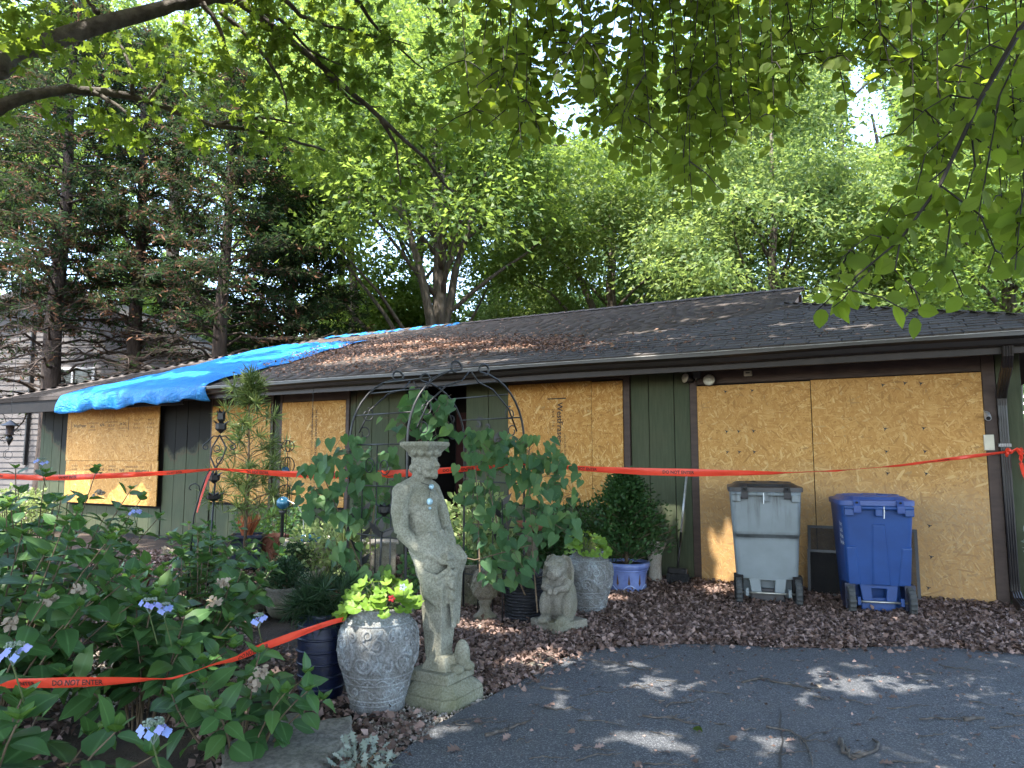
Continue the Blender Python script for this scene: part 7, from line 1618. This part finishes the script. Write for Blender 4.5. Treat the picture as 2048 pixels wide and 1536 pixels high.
# ---- stone slab, stepping stones, white stones
def slab(name, label, pxs, z0, th, m, cat, wob=.012):
    c = np.mean([gnd(*q) for q in pxs], axis=0); P = [tuple(gnd(*q)[:2] - c[:2]) for q in pxs]; Q_ = []
    for i, a in enumerate(P):
        b = P[(i + 1) % len(P)]
        for t in (0, .25, .5, .75): Q_.append((a[0] + (b[0] - a[0]) * t + R.gauss(0, wob) * (t > 0), a[1] + (b[1] - a[1]) * t + R.gauss(0, wob) * (t > 0)))
    n = len(Q_); T = MB(); lay = [(z0, 1.0), (z0 + th * .55, 1.015), (z0 + th * .92, .99), (z0 + th, .955)]; vs = []
    for z, s_ in lay: vs += [(x * s_ + R.gauss(0, .002), y * s_ + R.gauss(0, .002), z + R.gauss(0, .002)) for x, y in Q_]
    fs = [(j * n + i, j * n + (i + 1) % n, (j + 1) * n + (i + 1) % n, (j + 1) * n + i) for j in range(3) for i in range(n)]
    for s_ in (.7, .4): 
        vs += [(x * s_, y * s_, z0 + th + R.gauss(.002, .003)) for x, y in Q_]
    for j in (3, 4): fs += [(j * n + i, j * n + (i + 1) % n, (j + 1) * n + (i + 1) % n, (j + 1) * n + i) for i in range(n)]
    fs.append(tuple(range(5 * n, 6 * n)))
    o = T.add(vs, fs).build(name, m, None, (c[0], c[1], 0), smooth=False, angle=35); return tag(o, label, cat)
# the photo runs off its lower edge at the slab
slab('stone_slab', 'broad grey flat stone slab at the bottom edge, left of the gravel', [(440, 1560), (462, 1508), (535, 1480), (548, 1455), (625, 1448), (628, 1470), (704, 1456), (703, 1496), (668, 1520), (640, 1575), (540, 1592)][::-1], -.02, .085, m_slab, 'stone slab')
slab('stepping_stone', 'flat grey stepping stone half covered by leaves, beside the driveway bend', [(985, 1338), (1040, 1318), (1100, 1305), (1118, 1316), (1075, 1340), (1020, 1352)][::-1], -.03, .046, m_slab, 'stepping stone')
slab('stepping_stone', 'flat grey stepping stone right of the statue plinth', [(935, 1300), (985, 1288), (1015, 1300), (1000, 1325), (950, 1330)][::-1], -.03, .044, m_slab, 'stepping stone')
for k, (px, py, s_) in enumerate(((433, 1252, .028), (436, 1264, .024), (454, 1266, .026), (474, 1248, .024), (484, 1244, .018), (415, 1262, .02), (398, 1316, .034), (412, 1308, .026), (195, 1268, .02), (960, 1262, .03), (985, 1284, .026), (1010, 1336 - 40, .02))):
    p = gnd(px, py); o = MB().ball((0, 0, 0), (s_ * 1.25, s_, s_ * .8), 12, 8, (R.random(), R.random(), R.random())).build('white_stone', m_pale if k > 7 else m_white, None, p + [0, 0, s_ * .55], smooth=True)
    tag(o, 'rounded white stone lying on the ground among the pots', 'stone', 'white stones among the pots')
p = gnd(368, 1290); T = thing('shell_ornament', 'ridged stone shell half hidden under the hydrangea, above the navy pot', 'ornament', p); MB().ball((0, 0, .06), (.17, .12, .09), 22, 12).build('dome', m_finial, T, smooth=True)
mb = MB()
for k in range(-4, 5): mb.tube([(.17 * math.sin(t) * .9 * (1), k * .024 * math.sin(t * 1), .062 + .091 * math.cos(t) * math.sqrt(max(0, 1 - (k * .22) ** 2))) for t in np.linspace(-1.3, 1.3, 12)], .006, 5)
mb.build('ridges', m_finial, T, smooth=True)
mb = MB(); L_ = [gnd(*q, .0165) for q in ((1562, 1425), (1560, 1452), (1566, 1480), (1560, 1510), (1564, 1560))]; vs = []
for i, q in enumerate(L_): vs += [q - [.0035 + .002 * (i % 2), 0, 0], q + [.0035, 0, 0]]
tag(mb.add(vs, [(2 * i, 2 * i + 1, 2 * i + 3, 2 * i + 2) for i in range(4)]).build('driveway_crack', m_black), kind='structure')
# ---- twigs, pale leaves on the asphalt
def twig(label, pts, r, group=None, forks=2):
    P = [gnd(*q, .018) for q in pts]; c = P[0]; L = [q - c for q in P]; n = len(L); Q_ = []
    for i in range(n - 1):
        for t in (0, .33, .66): Q_.append(L[i] * (1 - t) + L[i + 1] * t + rng.normal(size=3) * np.array([.006, .006, .002]))
    Q_.append(L[-1]); mb = MB(); mb.tube(Q_, [r * (1 - .6 * i / len(Q_)) * R.uniform(.85, 1.15) for i in range(len(Q_))], 6)
    for _ in range(forks):
        b = Q_[R.randrange(1, len(Q_))]; d = unit(L[-1] - L[0] + rng.normal(size=3) * np.linalg.norm(L[-1]) * .8) * R.uniform(.04, .12); d[2] = R.uniform(0, .02); mb.tube([b, b + d * .5 + rng.normal(size=3) * .006, b + d], [r * .5, r * .4, r * .25], 5)
    o = mb.build('twig', m_twig, None, c, smooth=True); return tag(o, label, 'twig', group)
twig('curved grey branch shaped like a hook at the lower right of the driveway', [(1680, 1480), (1690, 1505), (1720, 1512), (1752, 1500), (1758, 1485), (1745, 1478)], .011)
twig('short thick grey stick beside the hooked branch', [(1680, 1478), (1692, 1500), (1708, 1518)], .012, forks=0)
twig('thick forked stick at the left of the driveway, below the edge bend', [(975, 1470), (1005, 1460), (1035, 1450), (1052, 1446)], .010, forks=3)
twig('long dark arching twig at the bottom centre of the driveway', [(1528, 1454), (1580, 1460), (1612, 1485), (1625, 1530)], .006)
twig('stout broken stick near the right edge of the driveway', [(1930, 1440), (1950, 1436), (1968, 1434)], .014, forks=0)
twig('branched grey twig lying across the sunlit patch of driveway', [(1488, 1364), (1520, 1356), (1545, 1362), (1600, 1372), (1622, 1382)], .008, forks=5)
twig('straight brown stick near the left edge of the driveway', [(1085, 1374), (1115, 1378), (1140, 1381)], .009, forks=0)
twig('long thin twig with small leaves, left of the driveway centre', [(1288, 1432), (1330, 1434), (1370, 1444), (1400, 1448)], .006, forks=4)
for k in range(46):
    px, py = R.uniform(900, 2040), R.uniform(1312, 1530)
    g = gnd(px, py)
    if not in_poly(np.array([g[0]]), np.array([g[1]]), DRP)[0]: continue
    a = R.uniform(-.35, .35); L_2 = R.uniform(30, 95); pts = [(px + L_2 * t * math.cos(a), py + L_2 * t * math.sin(a) * .6 + R.uniform(-4, 4)) for t in (0, .35, .7, 1)]
    twig('thin bare twig fallen on the dark asphalt driveway', pts, R.uniform(.0025, .005), 'fallen twigs on the driveway', R.choice((0, 1, 2)))
def single(label, px, py, size, m, tm=OAK, grp=None):
    p = gnd(px, py, .022); a = R.uniform(0, 6.28); o = link('fallen_leaf', leaves_mesh('fallen_leaf', (tm[0] * np.array([1.2, 1, 2.0]), tm[1], tm[2]), [(0, 0, 0)], [(math.cos(a), math.sin(a), .08)], [(R.uniform(-.4, .4), R.uniform(-.5, .1), 1)], size), m, None, p); return tag(o, label, 'leaf', grp)
single('fresh green leaf lying on the asphalt', 1388, 1455, .05, m_horn, ROUND); single('yellowed leaf in the sunlit patch of driveway', 1632, 1366, .06, m_deadflower); single('pale round leaf alone on the left half of the driveway', 1322, 1403, .045, m_deadflower, ROUND); single('curled dark brown leaf right of the driveway centre', 1722, 1452, .06, m_litter)
single('large dry oak leaf near the bottom left corner of the driveway', 895, 1503, .11, m_litter)
for k in range(34):
    px, py = R.uniform(900, 2040), R.uniform(1310, 1530); g = gnd(px, py)
    if in_poly(np.array([g[0]]), np.array([g[1]]), DRP)[0]: single('brown dry leaf fallen on the dark asphalt driveway', px, py, R.uniform(.04, .07), m_litter, OAK, 'dry leaves on the driveway')
